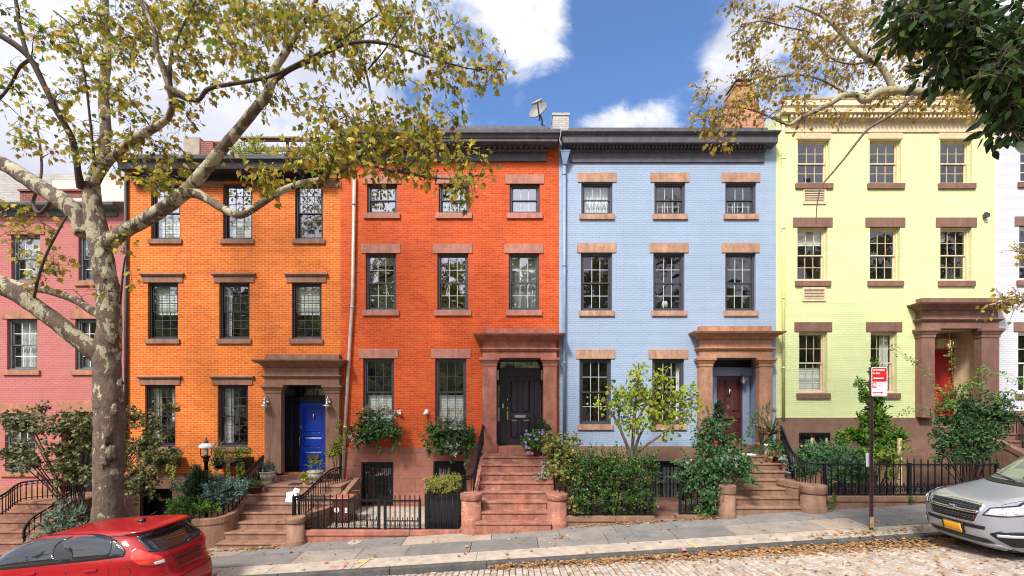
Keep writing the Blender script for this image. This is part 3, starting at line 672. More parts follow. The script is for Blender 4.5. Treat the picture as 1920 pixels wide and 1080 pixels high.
# ================================================================ ORANGE HOUSE
OW = [(283,338,344,449,'3'),(418,473,344,449,'3'),(553,606,344,449,'3'),(277,334,530,636,'2'),(411,468,530,636,'2'),(547,603,530,636,'2'),(272,329,722,838,'1'),(408,465,722,838,'1')]
HO = house('row_house', 'orange brick row house with black cornice and royal blue front door', 236, 638.5, 318, 888, M['brick_orange'], M['base_org'],
     [w[:4] for w in OW]+[(524,611,719,887)], [(264,324,916,990)])
for a,b,c,d,fl in OW:
    ins = []
    if fl == '1': ins = [('curtain',0,.3,0,1)] if a > 300 else [('curtain',0,.28,0,1),('curtain',.7,1,.4,1)]
    if fl == '2': ins = [('blind',0,1,.45,1)] if a < 300 or a > 500 else [('curtain',0,.22,0,1)]
    if fl == '3': ins = [('blind',0,1,.02,.5)] if a < 500 else []
    window(HO, a, b, c, d, M['navy'], M['slate'], (3,3), 3, .10, (.065,.14,'stone_org'), None if fl == '3' else ('cap',.20,.28,'stone_org'),
           glass=('glass_hi','glass_mid') if fl == '3' else 'glass_mid', inside=ins)
prev = 258
for a,b in ((283,338),(418,473),(553,606),(640,640)):
    if a-prev > 6: small(HO, 'stone_band', M['stone_org'], lambda m: m.box(fx(prev), fx(a), -.02, 0.0, fz(352), fz(339)))
    prev = b
cx0, cx1 = fx(266), fx(598)
cornice(HO, cx0, cx1, [(fz(340),fz(330),.06,.06,.0,.0),(fz(330),fz(324,.1),.08,.12,.02,.06),(fz(322,.3),fz(317,.42),.26,.42,.22,.34),(fz(317,.42),fz(303,.45),.43,.45,.35,.36),(fz(303,.47),fz(298,.5),.46,.52,.37,.42),(fz(298,.52),fz(294.5,.52),.53,.53,.43,.43),
   (fz(323),fz(296),.2,.2,.2,.2)], M['navy'], (fz(329.5),fz(325),.17,.13,.07), 'cornice')
# parts above are butted: soffit slab keeps the cornice solid to the wall
door_surround(HO, (496,527), (610,636), 888, 722, 664, M['stone_org'], .22, cap_h=.24, base_h=0)
x0, x1, zs, zt = fx(526), fx(611), fz(887), fz(723)
dw = doorway(HO, x0, x1, .90, zt, .62, M['door_black'], M['stone_dark'], .2)
YB = .62
zb = lambda py: CH+(756-py)*(D+YB-.06)/F
xb = lambda px: (px-960)*(D+YB-.06)/F
dr = panel_door(HO, xb(562), xb(609.5), .905, zb(755), YB-.06, M['door_blue'], [(.14,.92,.55,.94),(.14,.92,.34,.51),(.14,.92,.09,.30)])
small(dr, 'knocker', M['brass'], lambda m: (m.lathe([(.001,zb(787)),(.03,zb(785)),(.035,zb(781)),(.018,zb(777)),(.001,zb(775))], xb(588.5), YB-.085, 10)))
small(dr, 'mail_slot', M['brass'], lambda m: m.box(xb(577), xb(599), YB-.10, YB-.05, zb(860), zb(853)))
small(dr, 'handle', M['brass'], lambda m: (m.tube([(xb(564),YB-.08,zb(840)),(xb(564),YB-.13,zb(835)),(xb(564),YB-.13,zb(822)),(xb(564),YB-.08,zb(816))], .012, 8), m.box(xb(563),xb(565.4),YB-.085,YB-.05,zb(804),zb(797))))
def orange_side(m):
    m.box(xb(537),xb(545.5),YB-.02,YB-.001,zb(873),zb(756)); m.box(xb(552),xb(561),YB-.05,YB-.001,.9,zb(757)); m.box(xb(526.5),xb(535),YB-.04,YB-.001,.9,zb(757)); m.box(xb(527),xb(610),YB-.10,YB-.001,zb(754),zb(744))
small(dw, 'door_frame', M['door_black'], orange_side, .006)
small(dw, 'sidelight', M['glass_mid'], lambda m: m.quad((xb(538),YB-.03,zb(838)),(xb(543),YB-.03,zb(838)),(xb(543),YB-.03,zb(757)),(xb(538),YB-.03,zb(757))))
small(dw, 'transom_window', M['glass_mid'], lambda m: [m.box(xb(539+i*24.5),xb(561+i*24.5),YB-.02,YB-.0005,zb(741),zb(729)) for i in range(3)])
small(dw, 'intercom', M['steel'], lambda m: m.box(xb(530),xb(533),YB-.055,YB-.04,zb(806),zb(789)))
for px in (504, 619.5):
    y0 = -.22; xx = fx(px, .2); 
    l = small(HO, 'wall_lamp', M['steel'], lambda m: (m.lathe([(.045,fz(757,.3)),(.045,fz(752,.3))], xx, y0-.02, 12), m.tube(smooth_path([(xx,y0,fz(752,.2)),(xx,y0-.05,fz(744,.25)),(xx-.02,y0-.13,fz(744,.3)),(xx-.03,y0-.16,fz(752,.35))],4), .012, 8),
       m.lathe([(.135,fz(761.5,.38)),(.13,fz(760.5,.38)),(.075,fz(758,.38)),(.035,fz(756.5,.38)),(.03,fz(751,.38)),(.03,fz(748,.38))], xx-.03, y0-.16, 18)))
# basement entry
small(HO, 'basement_door', M['black'], lambda m: (m.box(fx(264),fx(324),.5,.56,-1.0,fz(916)), m.box(fx(264)-.05,fx(264),.1,.56,-1.0,fz(916)), m.box(fx(324),fx(324)+.05,.1,.56,-1.0,fz(916)), m.box(fx(264),fx(324),.1,.56,fz(916),fz(916)+.05)))
# roof terrace and party chimney of the orange house
def deck(m):
    zt_ = fz(298); y = 3.2; k = (D+y)/F
    X = lambda px: (px-960)*k; Z = lambda py: CH+(756-py)*k
    for (a, b) in ((258.5,264),(276,283),(289,296)): m.box(X(455), X(600), y, y+.06, Z(b), Z(a))
    for px in (470, 536, 598): m.box(X(px-2), X(px+2.5), y+.07, y+.15, Z(310), Z(262))
    m.box(X(450), X(560), y-.06, y+.2, Z(260.5), Z(257.5))
rt = small(HO, 'roof_terrace_fence', M['wood_old'], deck)
def chim(m):
    y = 2.0; k = (D+y)/F; X = lambda px: (px-960)*k; Z = lambda py: CH+(756-py)*k
    m.box(X(376), X(399), y, y+1.2, Z(310), Z(264), 0); m.box(X(344), X(374), y, y+1.6, Z(310), Z(257), 1); m.box(X(290), X(376), y+.4, y+1.0, Z(312), Z(289), 1)
    for px in (381,391): m.lathe([(.12,Z(264)),(.10,Z(255)),(.12,Z(254)),(.12,Z(252))], X(px), y+.5, 14, 2)
small(HO, 'chimney', [M['brick_dark'], M['concrete'], M['terracotta']], chim)
small(HO, 'downpipe', M['slate'], lambda m: m.tube([(fx(239),-.06,fz(330)),(fx(239),-.06,fz(880))], .045, 10))

# ================================================================ RED HOUSE
RW = [(688,745,345,400,'3'),(822.5,880,345,400,'3'),(955.5,1012,345,400,'3'),(685.5,743,475,582,'2'),(820,878,475,582,'2'),(954,1011,475,582,'2'),(681,739,672,797,'1'),(816,874.5,672,797,'1')]
HR = house('row_house', 'red orange brick row house with black front door and planted window boxes', 638.5, 1048.5, 262, 838, M['brick_red'], M['base_red'],
     [w[:4] for w in RW]+[(931,1019,671,838)], [(678,738,866,948),(813,874,864,930)])
for a,b,c,d,fl in RW:
    rows = (1,1) if fl == '3' else (2,2)
    ins = [('blind',0,1,0,.45)] if fl == '1' else ([('curtain',.05,.95,0,.45)] if fl == '3' and a > 700 else [('curtain',0,1,0,.95)] if a > 900 and fl == '2' else [('blind',0,1,.85,1)] if a < 700 else [])
    window(HR, a, b, c, d, M['slate'], M['muntin_w'] if fl != '1' else M['slate'], rows, 3, .10, (.09,.165,'stone_lint'), ('plain',.13,.28,'stone_lint'),
           glass='glass_hi' if fl != '1' else 'glass_mid', inside=ins)
zc_ = [(fz(302,.05),fz(284.5,.05),.06,.06,.0,.0),(fz(284,.1),fz(279.8,.1),.09,.12,.02,.04),(fz(272,.25),fz(266,.4),.20,.40,.10,.30),(fz(265,.42),fz(258.5,.42),.42,.43,.31,.31),(fz(258,.46),fz(248.5,.5),.45,.50,.32,.36),(fz(248,.54),fz(241,.54),.53,.54,.38,.38),(fz(280),fz(243),.18,.18,.05,.05)]
cornice(HR, fx(664), fx(1024), zc_, M['corn_grey'], (fz(279,.2),fz(272.5,.2),.26,.155,.075))
door_surround(HR, (904,931), (1019,1044), 850, 671, 616, M['stone_red'], .22, cap_h=.24)
x0, x1 = fx(931), fx(1019)
ZR = 1.75
dw = doorway(HR, x0, x1, ZR, fz(672.5), .5, M['door_black'], M['stone_red'], .2); YB = .5
k = (D+YB-.06)/F; xb = lambda px: (px-960)*k; zb = lambda py: CH+(756-py)*k
dr = panel_door(HR, xb(949), xb(1001.5), ZR+.01, zb(706), YB-.06, M['door_black'], [(.13,.46,.46,.95),(.55,.88,.46,.95),(.13,.46,.08,.38),(.55,.88,.08,.38)])
small(dr, 'mail_slot', M['steel'], lambda m: m.box(xb(965), xb(985.5), YB-.10, YB-.05, zb(783), zb(778)))
small(dr, 'handle', M['brass'], lambda m: (m.box(xb(950.5),xb(953),YB-.10,YB-.05,zb(787),zb(771)), m.lathe([(.001,zb(752)),(.02,zb(751)),(.02,zb(749)),(.001,zb(748))], xb(951.5), YB-.09, 10), m.lathe([(.001,zb(768)),(.016,zb(767)),(.016,zb(765)),(.001,zb(764))], xb(951.5), YB-.09, 10)))
def red_frame(m):
    for a, b in ((938,948.5),(1002,1012)):
        m.box(xb(a),xb(b),YB-.10,YB-.001,ZR,zb(711)); m.box(xb(a)-.02,xb(b)+.02,YB-.12,YB-.001,zb(711),zb(705)); 
    m.box(xb(936),xb(1014),YB-.11,YB-.001,zb(705),zb(694)); m.box(xb(935),xb(1015),YB-.14,YB-.001,zb(694),zb(691))
small(dw, 'door_frame', M['door_black'], red_frame, .005)
small(dw, 'transom_window', M['glass_hi'], lambda m: [m.box(xb(938+i*25.5),xb(962+i*25.5),YB-.03,YB-.0005,zb(690),zb(678)) for i in range(3)])
for a, b in ((930.5,937),(1013,1019.5)):
    small(dw, 'sidelight', M['glass_mid'], lambda m: (m.box(xb(a),xb(b),YB-.03,YB-.0005,zb(790),zb(722))))
small(dw, 'doorbell', M['steel'], lambda m: m.box(xb(941.5),xb(944.5),YB-.115,YB-.1,zb(765),zb(757)))
for px in (932.5, 1017):
    small(dw, 'wall_lamp', M['steel'], lambda m: m.box(xb(px)-.05,xb(px)+.05,YB-.16,YB-.04,zb(713),zb(694)), .01)
grille(HR, 678, 738, 866, 948); grille(HR, 813, 874, 864, 930)
for o_ in ((678,738,866,948),(813,874,864,930)):
    small(HR, 'basement_window', M['black'], lambda m: m.box(fx(o_[0]),fx(o_[1]),.09,.13,fz(o_[3]),fz(o_[2])))
    small(HR, 'basement_pane', M['glass_mid'], lambda m: m.quad((fx(o_[0])+.1,.085,fz(o_[3])+.2),(fx(o_[1])-.1,.085,fz(o_[3])+.2),(fx(o_[1])-.1,.085,fz(o_[2])-.2),(fx(o_[0])+.1,.085,fz(o_[2])-.2)))
def leaning_pipe(m):
    m.tube([(fx(664.5,.08),-.08,fz(330,.08)),(fx(661,.08),-.08,fz(560,.08)),(fx(655,.08),-.08,fz(660,.08)),(fx(640.5,.09),-.09,fz(925,.1))], .05, 12)
    for py in (385, 577, 690, 800): 
        t = lerp_list([330,560,660,925],[664.5,661,655,640.5],py); m.lathe([(.062,fz(py)-.03),(.062,fz(py)+.03)], fx(t,.08), -.08, 12)
small(HR, 'downpipe', M['zinc'], leaning_pipe)
for px, s in ((749.5,1),(800.5,-1)):
    small(HR, 'security_camera', M['white'], lambda m: (m.lathe([(.05,fz(777)),(.06,fz(774)),(.055,fz(769)),(.03,fz(768))], fx(px), -.07, 14), m.tube([(fx(px)+.02*s,-.05,fz(773)),(fx(px)+.05*s,-.16,fz(776))], .035, 12), m.box(fx(px)-.04,fx(px)+.04,-.04,-.0,fz(776),fz(769))))
def chim_w(m):
    y = .9; k = (D+y)/F; X = lambda px: (px-960)*k; Z = lambda py: CH+(756-py)*k
    m.box(X(1036.5), X(1067), y, y+.55, Z(262), Z(216.5)); m.box(X(1035.5), X(1068.5), y-.02, y+.57, Z(216.5), Z(212))
small(HR, 'chimney', M['brick_grey'], chim_w)

# satellite dish on the red roof
def dish():
    y = .55; k = (D+y)/F; X = lambda px: (px-960)*k; Z = lambda py: CH+(756-py)*k
    t = thing('satellite_dish', 'grey satellite dish on the roof edge beside the white chimney', 'satellite dish', (X(1017), y, Z(242)))
    c = W(1011, 210, D+y-.15); nrm = Vector((-.40,-.80,.30)).normalized(); u = Vector((1,0,.52)); u = (u-nrm*u.dot(nrm)).normalized(); v = nrm.cross(u)
    m = MB(); vs_ = []; 
    for th in (0, .018):
        for i in range(7):
            r = i/6
            for j in range(24):
                a = 2*math.pi*j/24; vs_.append(c+u*(r*.31*math.cos(a))+v*(r*.25*math.sin(a))+nrm*(.09*r*r-th))
    f = []
    for b, rev in ((0,False),(7*24,True)):
        for i in range(6):
            for j in range(24): q = (b+i*24+j, b+i*24+(j+1)%24, b+(i+1)*24+(j+1)%24, b+(i+1)*24+j); f.append(q[::-1] if rev else q)
    m.add(vs_, f, 0, True); m.build('reflector', mat('grey_dish_paint', (.20,.195,.175), .6, .25, 8), t)
    m = MB(); tip = W(1008, 194, D+y-.55); m.tube([c+v*.0+Vector((.02,.05,-.24)), tip], .02, 8); m.build('feed_arm', M['slate'], t)
    m = MB(); a = W(997, 195, D+y-.57); b = W(1016, 186.5, D+y-.57); m.tube([a, (a+b)/2+Vector((0,0,-.012)), b], [.03,.045,.04], 8); m.tube([W(1013,189,D+y-.5), W(1014.5,191.5,D+y-.45)], .03, 10); m.build('receiver', mat('beige_receiver', (.36,.31,.24), .5, .1, 8), t)
    m = MB(); m.tube([c+Vector((.03,.1,-.02)), (X(1016.5), y, Z(225)), (X(1016.5), y, Z(238)), (X(1020), y, Z(243))], .026, 8); m.tube([(X(1018),y,Z(234)),(X(1035),y+.3,Z(232.5))], .012, 6); m.build('mast', M['slate'], t)
dish()

# ================================================================ BLUE HOUSE
BW = [(1090,1148.5,342,402,'3'),(1227,1285,342,402,'3'),(1360,1418,342,402,'3'),(1089,1148,474,583,'2'),(1225,1283.5,474,583,'2'),(1360,1417,474,583,'2'),(1086.5,1146,673,796,'1'),(1223,1283,673,796,'1')]
HB = house('row_house', 'pale blue painted brick row house with tan stone lintels', 1048.5, 1455, 262, 836.5, M['brick_blue'], M['base_blue'],
     [w[:4] for w in BW]+[(1337,1424,670,838)], [(1222,1283,864,951)])
for a,b,c,d,fl in BW:
    rows = (1,1) if fl == '3' else (2,2); ins = []
    if fl == '3': ins = [('bar',)] + ([('shelf',)] if 1200 < a < 1300 else [('curtain',0,1,.05,1)] if a < 1100 else [])
    if fl == '2' and 1200 < a < 1300: ins = [('lampshade',.52,.08)]
    if fl == '1': ins = [('ornaments',)] if a < 1100 else [('curtain',.88,1,0,1)]
    window(HB, a, b, c, d, M['slate'], M['muntin_w'], rows, 3, .10, (.06,.16,'stone_tan'), ('plain',.115,.29,'stone_tan'),
           glass='glass', inside=ins, room='room_red' if fl == '1' else 'room')
zc_ = [(fz(304,.05),fz(285,.05),.05,.05,.0,.0),(fz(284.5,.08),fz(279,.1),.07,.09,.02,.03),(fz(272,.2),fz(267,.3),.16,.32,.10,.24),(fz(267,.34),fz(252,.34),.33,.34,.25,.25),(fz(251.5,.38),fz(247,.40),.36,.41,.26,.28),(fz(246.5,.43),fz(243,.43),.43,.43,.29,.29),(fz(280),fz(244),.14,.14,.05,.05)]
cornice(HB, fx(1068), fx(1432), zc_, M['corn_grey'], (fz(278,.18),fz(272.7,.18),.22,.105,.05))
small(HB, 'downpipe', M['pipe_blue'], lambda m: (m.tube([(fx(1057.5),-.09,fz(268)),(fx(1057.5),-.09,fz(840))], .05, 12), m.hexa([(fx(1055),-.16,fz(313)),(fx(1061),-.16,fz(313)),(fx(1061),-.02,fz(313)),(fx(1055),-.02,fz(313)),(fx(1049.5),-.24,fz(291)),(fx(1067),-.24,fz(291)),(fx(1067),-.02,fz(291)),(fx(1049.5),-.02,fz(291))]), m.box(fx(1049),fx(1067.5),-.25,-.02,fz(291),fz(289.5)), [m.lathe([(.062,fz(py)-.02),(.062,fz(py)+.02)], fx(1057.5), -.09, 12) for py in (330,500,680)]))
small(HB, 'bare_brick_patch', mat('bare_brown_brick', (.20,.07,.045), .85, .3, 10), lambda m: m.box(fx(1180),fx(1192.5),-.006,.0,fz(790),fz(785.5)))
door_surround(HB, (1312,1336), (1424,1449), 836, 671, 611, M['stone_door_blue'], .22, cap_h=.26, base_h=0)
x0, x1 = fx(1336), fx(1425); ZB = 1.75
dw = doorway(HB, x0, x1, ZB, fz(672), .55, M['trim_blue'], M['base_brown'], .2); YB = .55
k = (D+YB-.06)/F; xb = lambda px: (px-960)*k; zb = lambda py: CH+(756-py)*k
dr = panel_door(HB, xb(1343), xb(1391), ZB+.01, zb(706), YB-.06, M['door_wood'], [(.05,.40,.47,.95),(.55,.92,.47,.95),(.05,.40,.06,.38),(.55,.92,.06,.38)])
small(dr, 'mail_slot', M['brass'], lambda m: m.box(xb(1356), xb(1373), YB-.10, YB-.05, zb(785), zb(781)))
small(dr, 'knocker', M['steel'], lambda m: m.tube([(xb(1365),YB-.07,zb(729)),(xb(1367),YB-.12,zb(731)),(xb(1366),YB-.12,zb(738)),(xb(1363),YB-.08,zb(741))], .018, 8))
def blue_frame(m):
    m.box(xb(1392),xb(1404.5),YB-.09,YB-.001,ZB,zb(706)); m.box(xb(1412),xb(1421),YB-.09,YB-.001,ZB,zb(706)); m.box(xb(1336),xb(1343),YB-.09,YB-.001,ZB,zb(706)); m.box(xb(1334),xb(1421),YB-.10,YB-.001,zb(705),zb(692)); m.box(xb(1334),xb(1421),YB-.13,YB-.001,zb(692),zb(689)); m.box(xb(1404.5),xb(1412),YB-.08,YB-.001,ZB,zb(800))
small(dw, 'door_frame', M['trim_blue'], blue_frame, .006)
small(dw, 'transom_window', [M['black']], lambda m: m.box(xb(1336),xb(1421),YB-.03,YB-.0005,zb(688.5),zb(672)))
small(dw, 'sidelight', M['glass_mid'], lambda m: m.box(xb(1406),xb(1411),YB-.04,YB-.0005,zb(799),zb(707)))
def lantern(root, xx, yy, zt_, s=1.0, hang=False, glow=None):
    m = MB()
    m.lathe([(.02*s,zt_),(.03*s,zt_-.01),(.085*s,zt_-.075*s),(.09*s,zt_-.085*s)], xx, yy, 6); m.lathe([(.085*s,zt_-.225*s),(.06*s,zt_-.25*s),(.02*s,zt_-.28*s)], xx, yy, 6)
    for j in range(6):
        a = 2*math.pi*j/6; m.tube([(xx+.08*s*math.cos(a),yy+.08*s*math.sin(a),zt_-.085*s),(xx+.075*s*math.cos(a),yy+.075*s*math.sin(a),zt_-.225*s)], .007*s, 5)
    if hang: m.tube([(xx,yy,zt_),(xx,yy,zt_+.32)], .008, 6)
    else: m.tube([(xx,yy,zt_-.02),(xx,yy+.1,zt_+.03),(xx,yy+.18,zt_-.1)], .012, 6)
    l = m.build('lantern', M['brass'] if hang else M['steel'], root)
    g = MB(); g.lathe([(.03*s,zt_-.21*s),(.035*s,zt_-.15*s),(.015*s,zt_-.09*s)], xx, yy, 10); g.build('bulb', M['curtain'], l)
for px in (1339.5, 1403.5): lantern(dw, fx(px), YB-.25, fz(703), 1.0)
g_ = grille(HB, 1222, 1283, 864, 951, -.02, .105)
small(HB, 'basement_window', M['black'], lambda m: m.box(fx(1222),fx(1283),.12,.15,fz(951),fz(864)))
small(HB, 'basement_curtain', mat('dull_basement_curtain', (.20,.20,.18), .9, .2, 6), lambda m: [m.box(fx(a),fx(b),.10,.115,fz(941),fz(874)) for a, b in ((1228,1240),(1243,1257),(1260,1272))])

# ================================================================ YELLOW HOUSE
YW = [(1495.5,1556,261,344.5,'3'),(1630.5,1690,261,344.5,'3'),(1763,1823,261,344.5,'3'),(1495,1552,426,527,'2'),(1631,1688,426,527,'2'),(1763,1822,426,527,'2'),(1498,1551,622,737.5,'1'),(1632.5,1682,622,737.5,'1')]
HY = house('row_house', 'lemon yellow painted brick row house with cream windows and red front door', 1455, 1866, 215, 783, M['brick_yellow'], M['base_yellow'],
     [w[:4] for w in YW]+[(1752,1842,616,783)], [(1497,1556,811,868)], depth=.16)
for a,b,c,d,fl in YW:
    ins = [('blind',0,1,.72,1)] if fl == '2' and a < 1600 else ([] if fl != '1' else [('blind',0,1,.0,.42)] if a < 1600 else [('curtain',.62,1,0,1)])
    if fl == '2' and a > 1700: ins = [('blind',.0,.4,.8,1)]
    window(HY, a, b, c, d, M['cream_w'], M['cream'], (2,2), 3, .13, (.08,.165,'stone_yel'), ('plain',.14,.29,'stone_yel') if fl != '3' else None, glass='glass', inside=ins, casing=.05)
zc_ = [(fz(247.5,.03),fz(226,.03),.035,.035,.0,.0),(fz(225.5,.06),fz(223.5,.06),.06,.07,.02,.03),(fz(212.5,.2),fz(210,.24),.16,.26,.12,.2),(fz(210,.27),fz(200.5,.27),.265,.27,.2,.2),(fz(200.5,.29),fz(197,.30),.275,.31,.21,.24),(fz(224),fz(200),.12,.12,.05,.05),(fz(197.4,.2),fz(186,.2),.2,.19,.16,.15),(fz(186,.2),fz(182,.22),.21,.23,.17,.19)]
cornice(HY, fx(1470), fx(1841), zc_, M['cream_w'], (fz(222.5,.15),fz(213.5,.15),.22,.125,.065))
for a,b,_,_,fl in YW:
    if fl == '3': small(HY, 'lintel', M['cream'], lambda m: m.box(fx(a-3),fx(b+2),-.02,0,fz(260.5),fz(248)))
def ac(px0, px1, py0, py1):
    m = MB(); frame_ring(m, fx(px0),fx(px1),fz(py1),fz(py0), .05, -.03, .02); 
    for i in range(7):
        zz = fz(py1)+.07+i*(fz(py0)-fz(py1)-.14)/6; m.box(fx(px0)+.05,fx(px1)-.05,-.015,-.0,zz-.011,zz+.011, 0)
    g = m.build('vent_grille', M['cream_w'], HY); b = MB(); b.box(fx(px0)+.05,fx(px1)-.05,-.003,.001,fz(py1)+.05,fz(py0)-.05); b.build('backing', mat('brown_grey_metal', (.16,.12,.10), .6, .3, 20), g)
ac(1505,1548,354,383); ac(1504,1548,539,565)
small(HY, 'downpipe', M['pipe_yel'], lambda m: (m.tube([(fx(1466),-.08,fz(228)),(fx(1466),-.08,fz(784))], .045, 12), [m.lathe([(.056,fz(py)-.02),(.056,fz(py)+.02)], fx(1466), -.08, 12) for py in (300,430,560,690)], m.box(fx(1462),fx(1472),-.15,-.0,fz(232),fz(222))))
small(HY, 'security_light', M['slate'], lambda m: (m.box(fx(1842),fx(1848),-.13,-.0,fz(409.5),fz(402.5)), m.lathe([(.04,fz(403)),(.05,fz(400))], fx(1844.5), -.07, 10)))
door_surround(HY, (1729,1753), (1841,1874), 783, 616, 558, M['stone_yel'], .24, cap_h=.27, base_h=0)
x0, x1 = fx(1753), fx(1842); ZY = 2.35
dw = doorway(HY, x0, x1, ZY, fz(617), .95, M['cream_w'], M['stone_yel'], .2); YB = .95
k = (D+YB-.06)/F; xb = lambda px: (px-960)*k; zb = lambda py: CH+(756-py)*k
dr = panel_door(HY, xb(1746), xb(1791), ZY+.01, zb(656), YB-.06, M['door_red'], [(.1,.9,.5,.95),(.1,.9,.07,.45)])
def yframe(m):
    m.lathe([(.14,ZY),(.14,ZY+.1),(.115,ZY+.14),(.105,zb(664)),(.12,zb(662)),(.15,zb(658)),(.15,zb(654))], xb(1801.5), YB-.14, 18)
    m.box(xb(1746),xb(1822),YB-.26,YB-.001,zb(653.5),zb(640)); m.box(xb(1746),xb(1823),YB-.29,YB-.001,zb(640),zb(637)); m.box(xb(1817),xb(1822),YB-.08,YB-.001,ZY,zb(655))
small(dw, 'door_frame', M['cream_w'], yframe)
small(dw, 'sidelight', M['glass_mid'], lambda m: m.box(xb(1811),xb(1817),YB-.03,YB-.0005,ZY+.5,zb(656)))
small(dw, 'transom_window', M['glass_mid'], lambda m: [m.box(xb(a),xb(b),YB-.03,YB-.0005,zb(636.5),zb(624)) for a, b in ((1748,1781),(1786,1814))])
lantern(dw, fx(1785.5), .1, fz(633), 1.25, True)
g_ = grille(HY, 1497, 1556, 811, 868, -.02, .14)
bw = MB(); frame_ring(bw, fx(1497)+.004,fx(1556)-.004,fz(868),fz(811)-.004, .08, .05, .1); bw.box(fx(1523),fx(1530),.05,.1,fz(868)+.08,fz(811)-.085); bw.box(fx(1497)+.08,fx(1523),.055,.095,fz(838),fz(835)); bw.box(fx(1530),fx(1556)-.08,.055,.095,fz(838),fz(835))
b_ = bw.build('basement_window', M['cream_w'], HY); small(b_, 'basement_pane', M['black'], lambda m: m.quad((fx(1498),.11,fz(868)),(fx(1555),.11,fz(868)),(fx(1555),.11,fz(812)),(fx(1498),.11,fz(812))))
# stucco-trimmed brick chimney behind the twigs, and the roof structure
def chim_y(m):
    y = 3.0; k = (D+y)/F; X = lambda px: (px-960)*k; Z = lambda py: CH+(756-py)*k
    m.hexa([(X(1362),y,Z(250)),(X(1440),y,Z(250)),(X(1440),y+.9,Z(250)),(X(1362),y+.9,Z(250)),(X(1381),y,Z(160)),(X(1412),y,Z(160)),(X(1412),y+.9,Z(160)),(X(1381),y+.9,Z(160))], 0)
    m.box(X(1379.5), X(1413.5), y-.05, y+.95, Z(160), Z(156), 0); m.box(X(1383), X(1410), y+.05, y+.85, Z(156), Z(149), 1); m.box(X(1381), X(1412), y, y+.9, Z(149), Z(147), 1)
small(HB, 'chimney', [M['brick_chim'], M['slate']], chim_y)
def roof_y(m):
    y = 2.5; k = (D+y)/F; X = lambda px: (px-960)*k; Z = lambda py: CH+(756-py)*k
    m.box(X(1590), X(1790), y, y+2, Z(200), Z(176)); m.box(X(1586), X(1794), y-.05, y+2.05, Z(176), Z(173))
small(HY, 'roof_bulkhead', M['cream_w'], roof_y)

# ================================================================ PINK HOUSE (left) and WHITE HOUSE (right)
PWN = [(21,75,440,527,'3'),(147,200,440,527,'3'),(13,70,598,694,'2'),(141,197,598,694,'2'),(9,66,775,884,'1'),(-105,-51,440,527,'3'),(-115,-58,598,694,'2'),(-119,-62,775,884,'1')]
HP = house('row_house', 'pink painted brick row house behind the big mottled tree', -165, 236, 398, 912, M['brick_pink'], M['stone_pink'],
     [w[:4] for w in PWN]+[(115,175,772,925)], [])
for a,b,c,d,fl in PWN:
    ins = [('curtain',.1,1,.0,1)] if a < 100 and fl != '1' else [('curtain',0,.2,0,1)]
    window(HP, a, b, c, d, M['greygreen'], M['white'], (2,2), 3, .10, (.10,.15,'stone_pink'), ('plain',.14,.28,'stone_pink'), glass='glass_mid', inside=ins)
cornice(HP, fx(-150), fx(222), [(fz(406),fz(390),.05,.05,0,0),(fz(390,.2),fz(384,.3),.15,.3,.05,.1),(fz(384,.31),fz(378,.32),.31,.33,.1,.12)], M['greygreen'])
small(HP, 'door', M['door_black'], lambda m: m.box(fx(115),fx(175),.35,.42,fz(925),fz(772)))
small(HP, 'door_lintel', M['stone_pink'], lambda m: m.box(fx(108),fx(182),-.03,0,fz(772),fz(752)))
def roof_p(m):
    k = (D+.6)/F; X = lambda px: (px-960)*k; Z = lambda py: CH+(756-py)*k
    y0, y1 = .6, 5.0; k1 = (D+y1)/F
    m.hexa([(X(98),y0,Z(378)),(X(240),y0,Z(378)),(X(240),y1,fz(378)),(X(98),y1,fz(378)),(X(98),y0,Z(376)),(X(240),y0,Z(376)),((240-960)*k1,y1,CH+(756-338)*k1),((98-960)*k1,y1,CH+(756-338)*k1)], 0)
    m.box((-200-960)*k1, (240-960)*k1, y1, y1+.3, fz(378), CH+(756-326)*k1, 1)
small(HP, 'attic_roof', [mat('beige_roof_sheet', (.44,.36,.29), .8, .2, 3, stretch=(1,6,1)), M['brick_grey']], roof_p)
small(HP, 'brick_chimney', M['brick_dark'], lambda m: (m.box(fx(-30),fx(93),1.0,2.2,fz(378),fz(330)), m.box(fx(-32),fx(95),.95,2.25,fz(330),fz(326))))

WWN = [(1913,1972,262,342,'3'),(1911,1968,424,526,'2'),(1909,1966,622,738,'1'),(2047,2105,262,342,'3'),(2047,2104,424,526,'2'),(2047,2104,622,738,'1')]
HW = house('row_house', 'white painted brick row house cut off by the right edge of the photo', 1866, 2270, 205, 770, M['brick_white'], M['stone_yel'], [w[:4] for w in WWN], [], depth=.1)
for a,b,c,d,fl in WWN:
    window(HW, a, b, c, d, M['white'], M['white'], (2,2), 3, .10, (.09,.165,'stone_yel'), ('plain',.14,.29,'stone_yel'), glass='glass')
cornice(HW, fx(1885), fx(2250), [(fz(232),fz(215),.05,.05,0,0),(fz(214,.2),fz(208,.3),.15,.3,.05,.1),(fz(208,.31),fz(200,.32),.31,.33,.1,.12)], M['white'])
M['stone_stoop_left'] = mat('shaded_red_brown_step_stone', (.22,.105,.065), .8, .3, 4, .3, 70, wear=.9)  # darker step stone: the shade on these steps is put into its colour
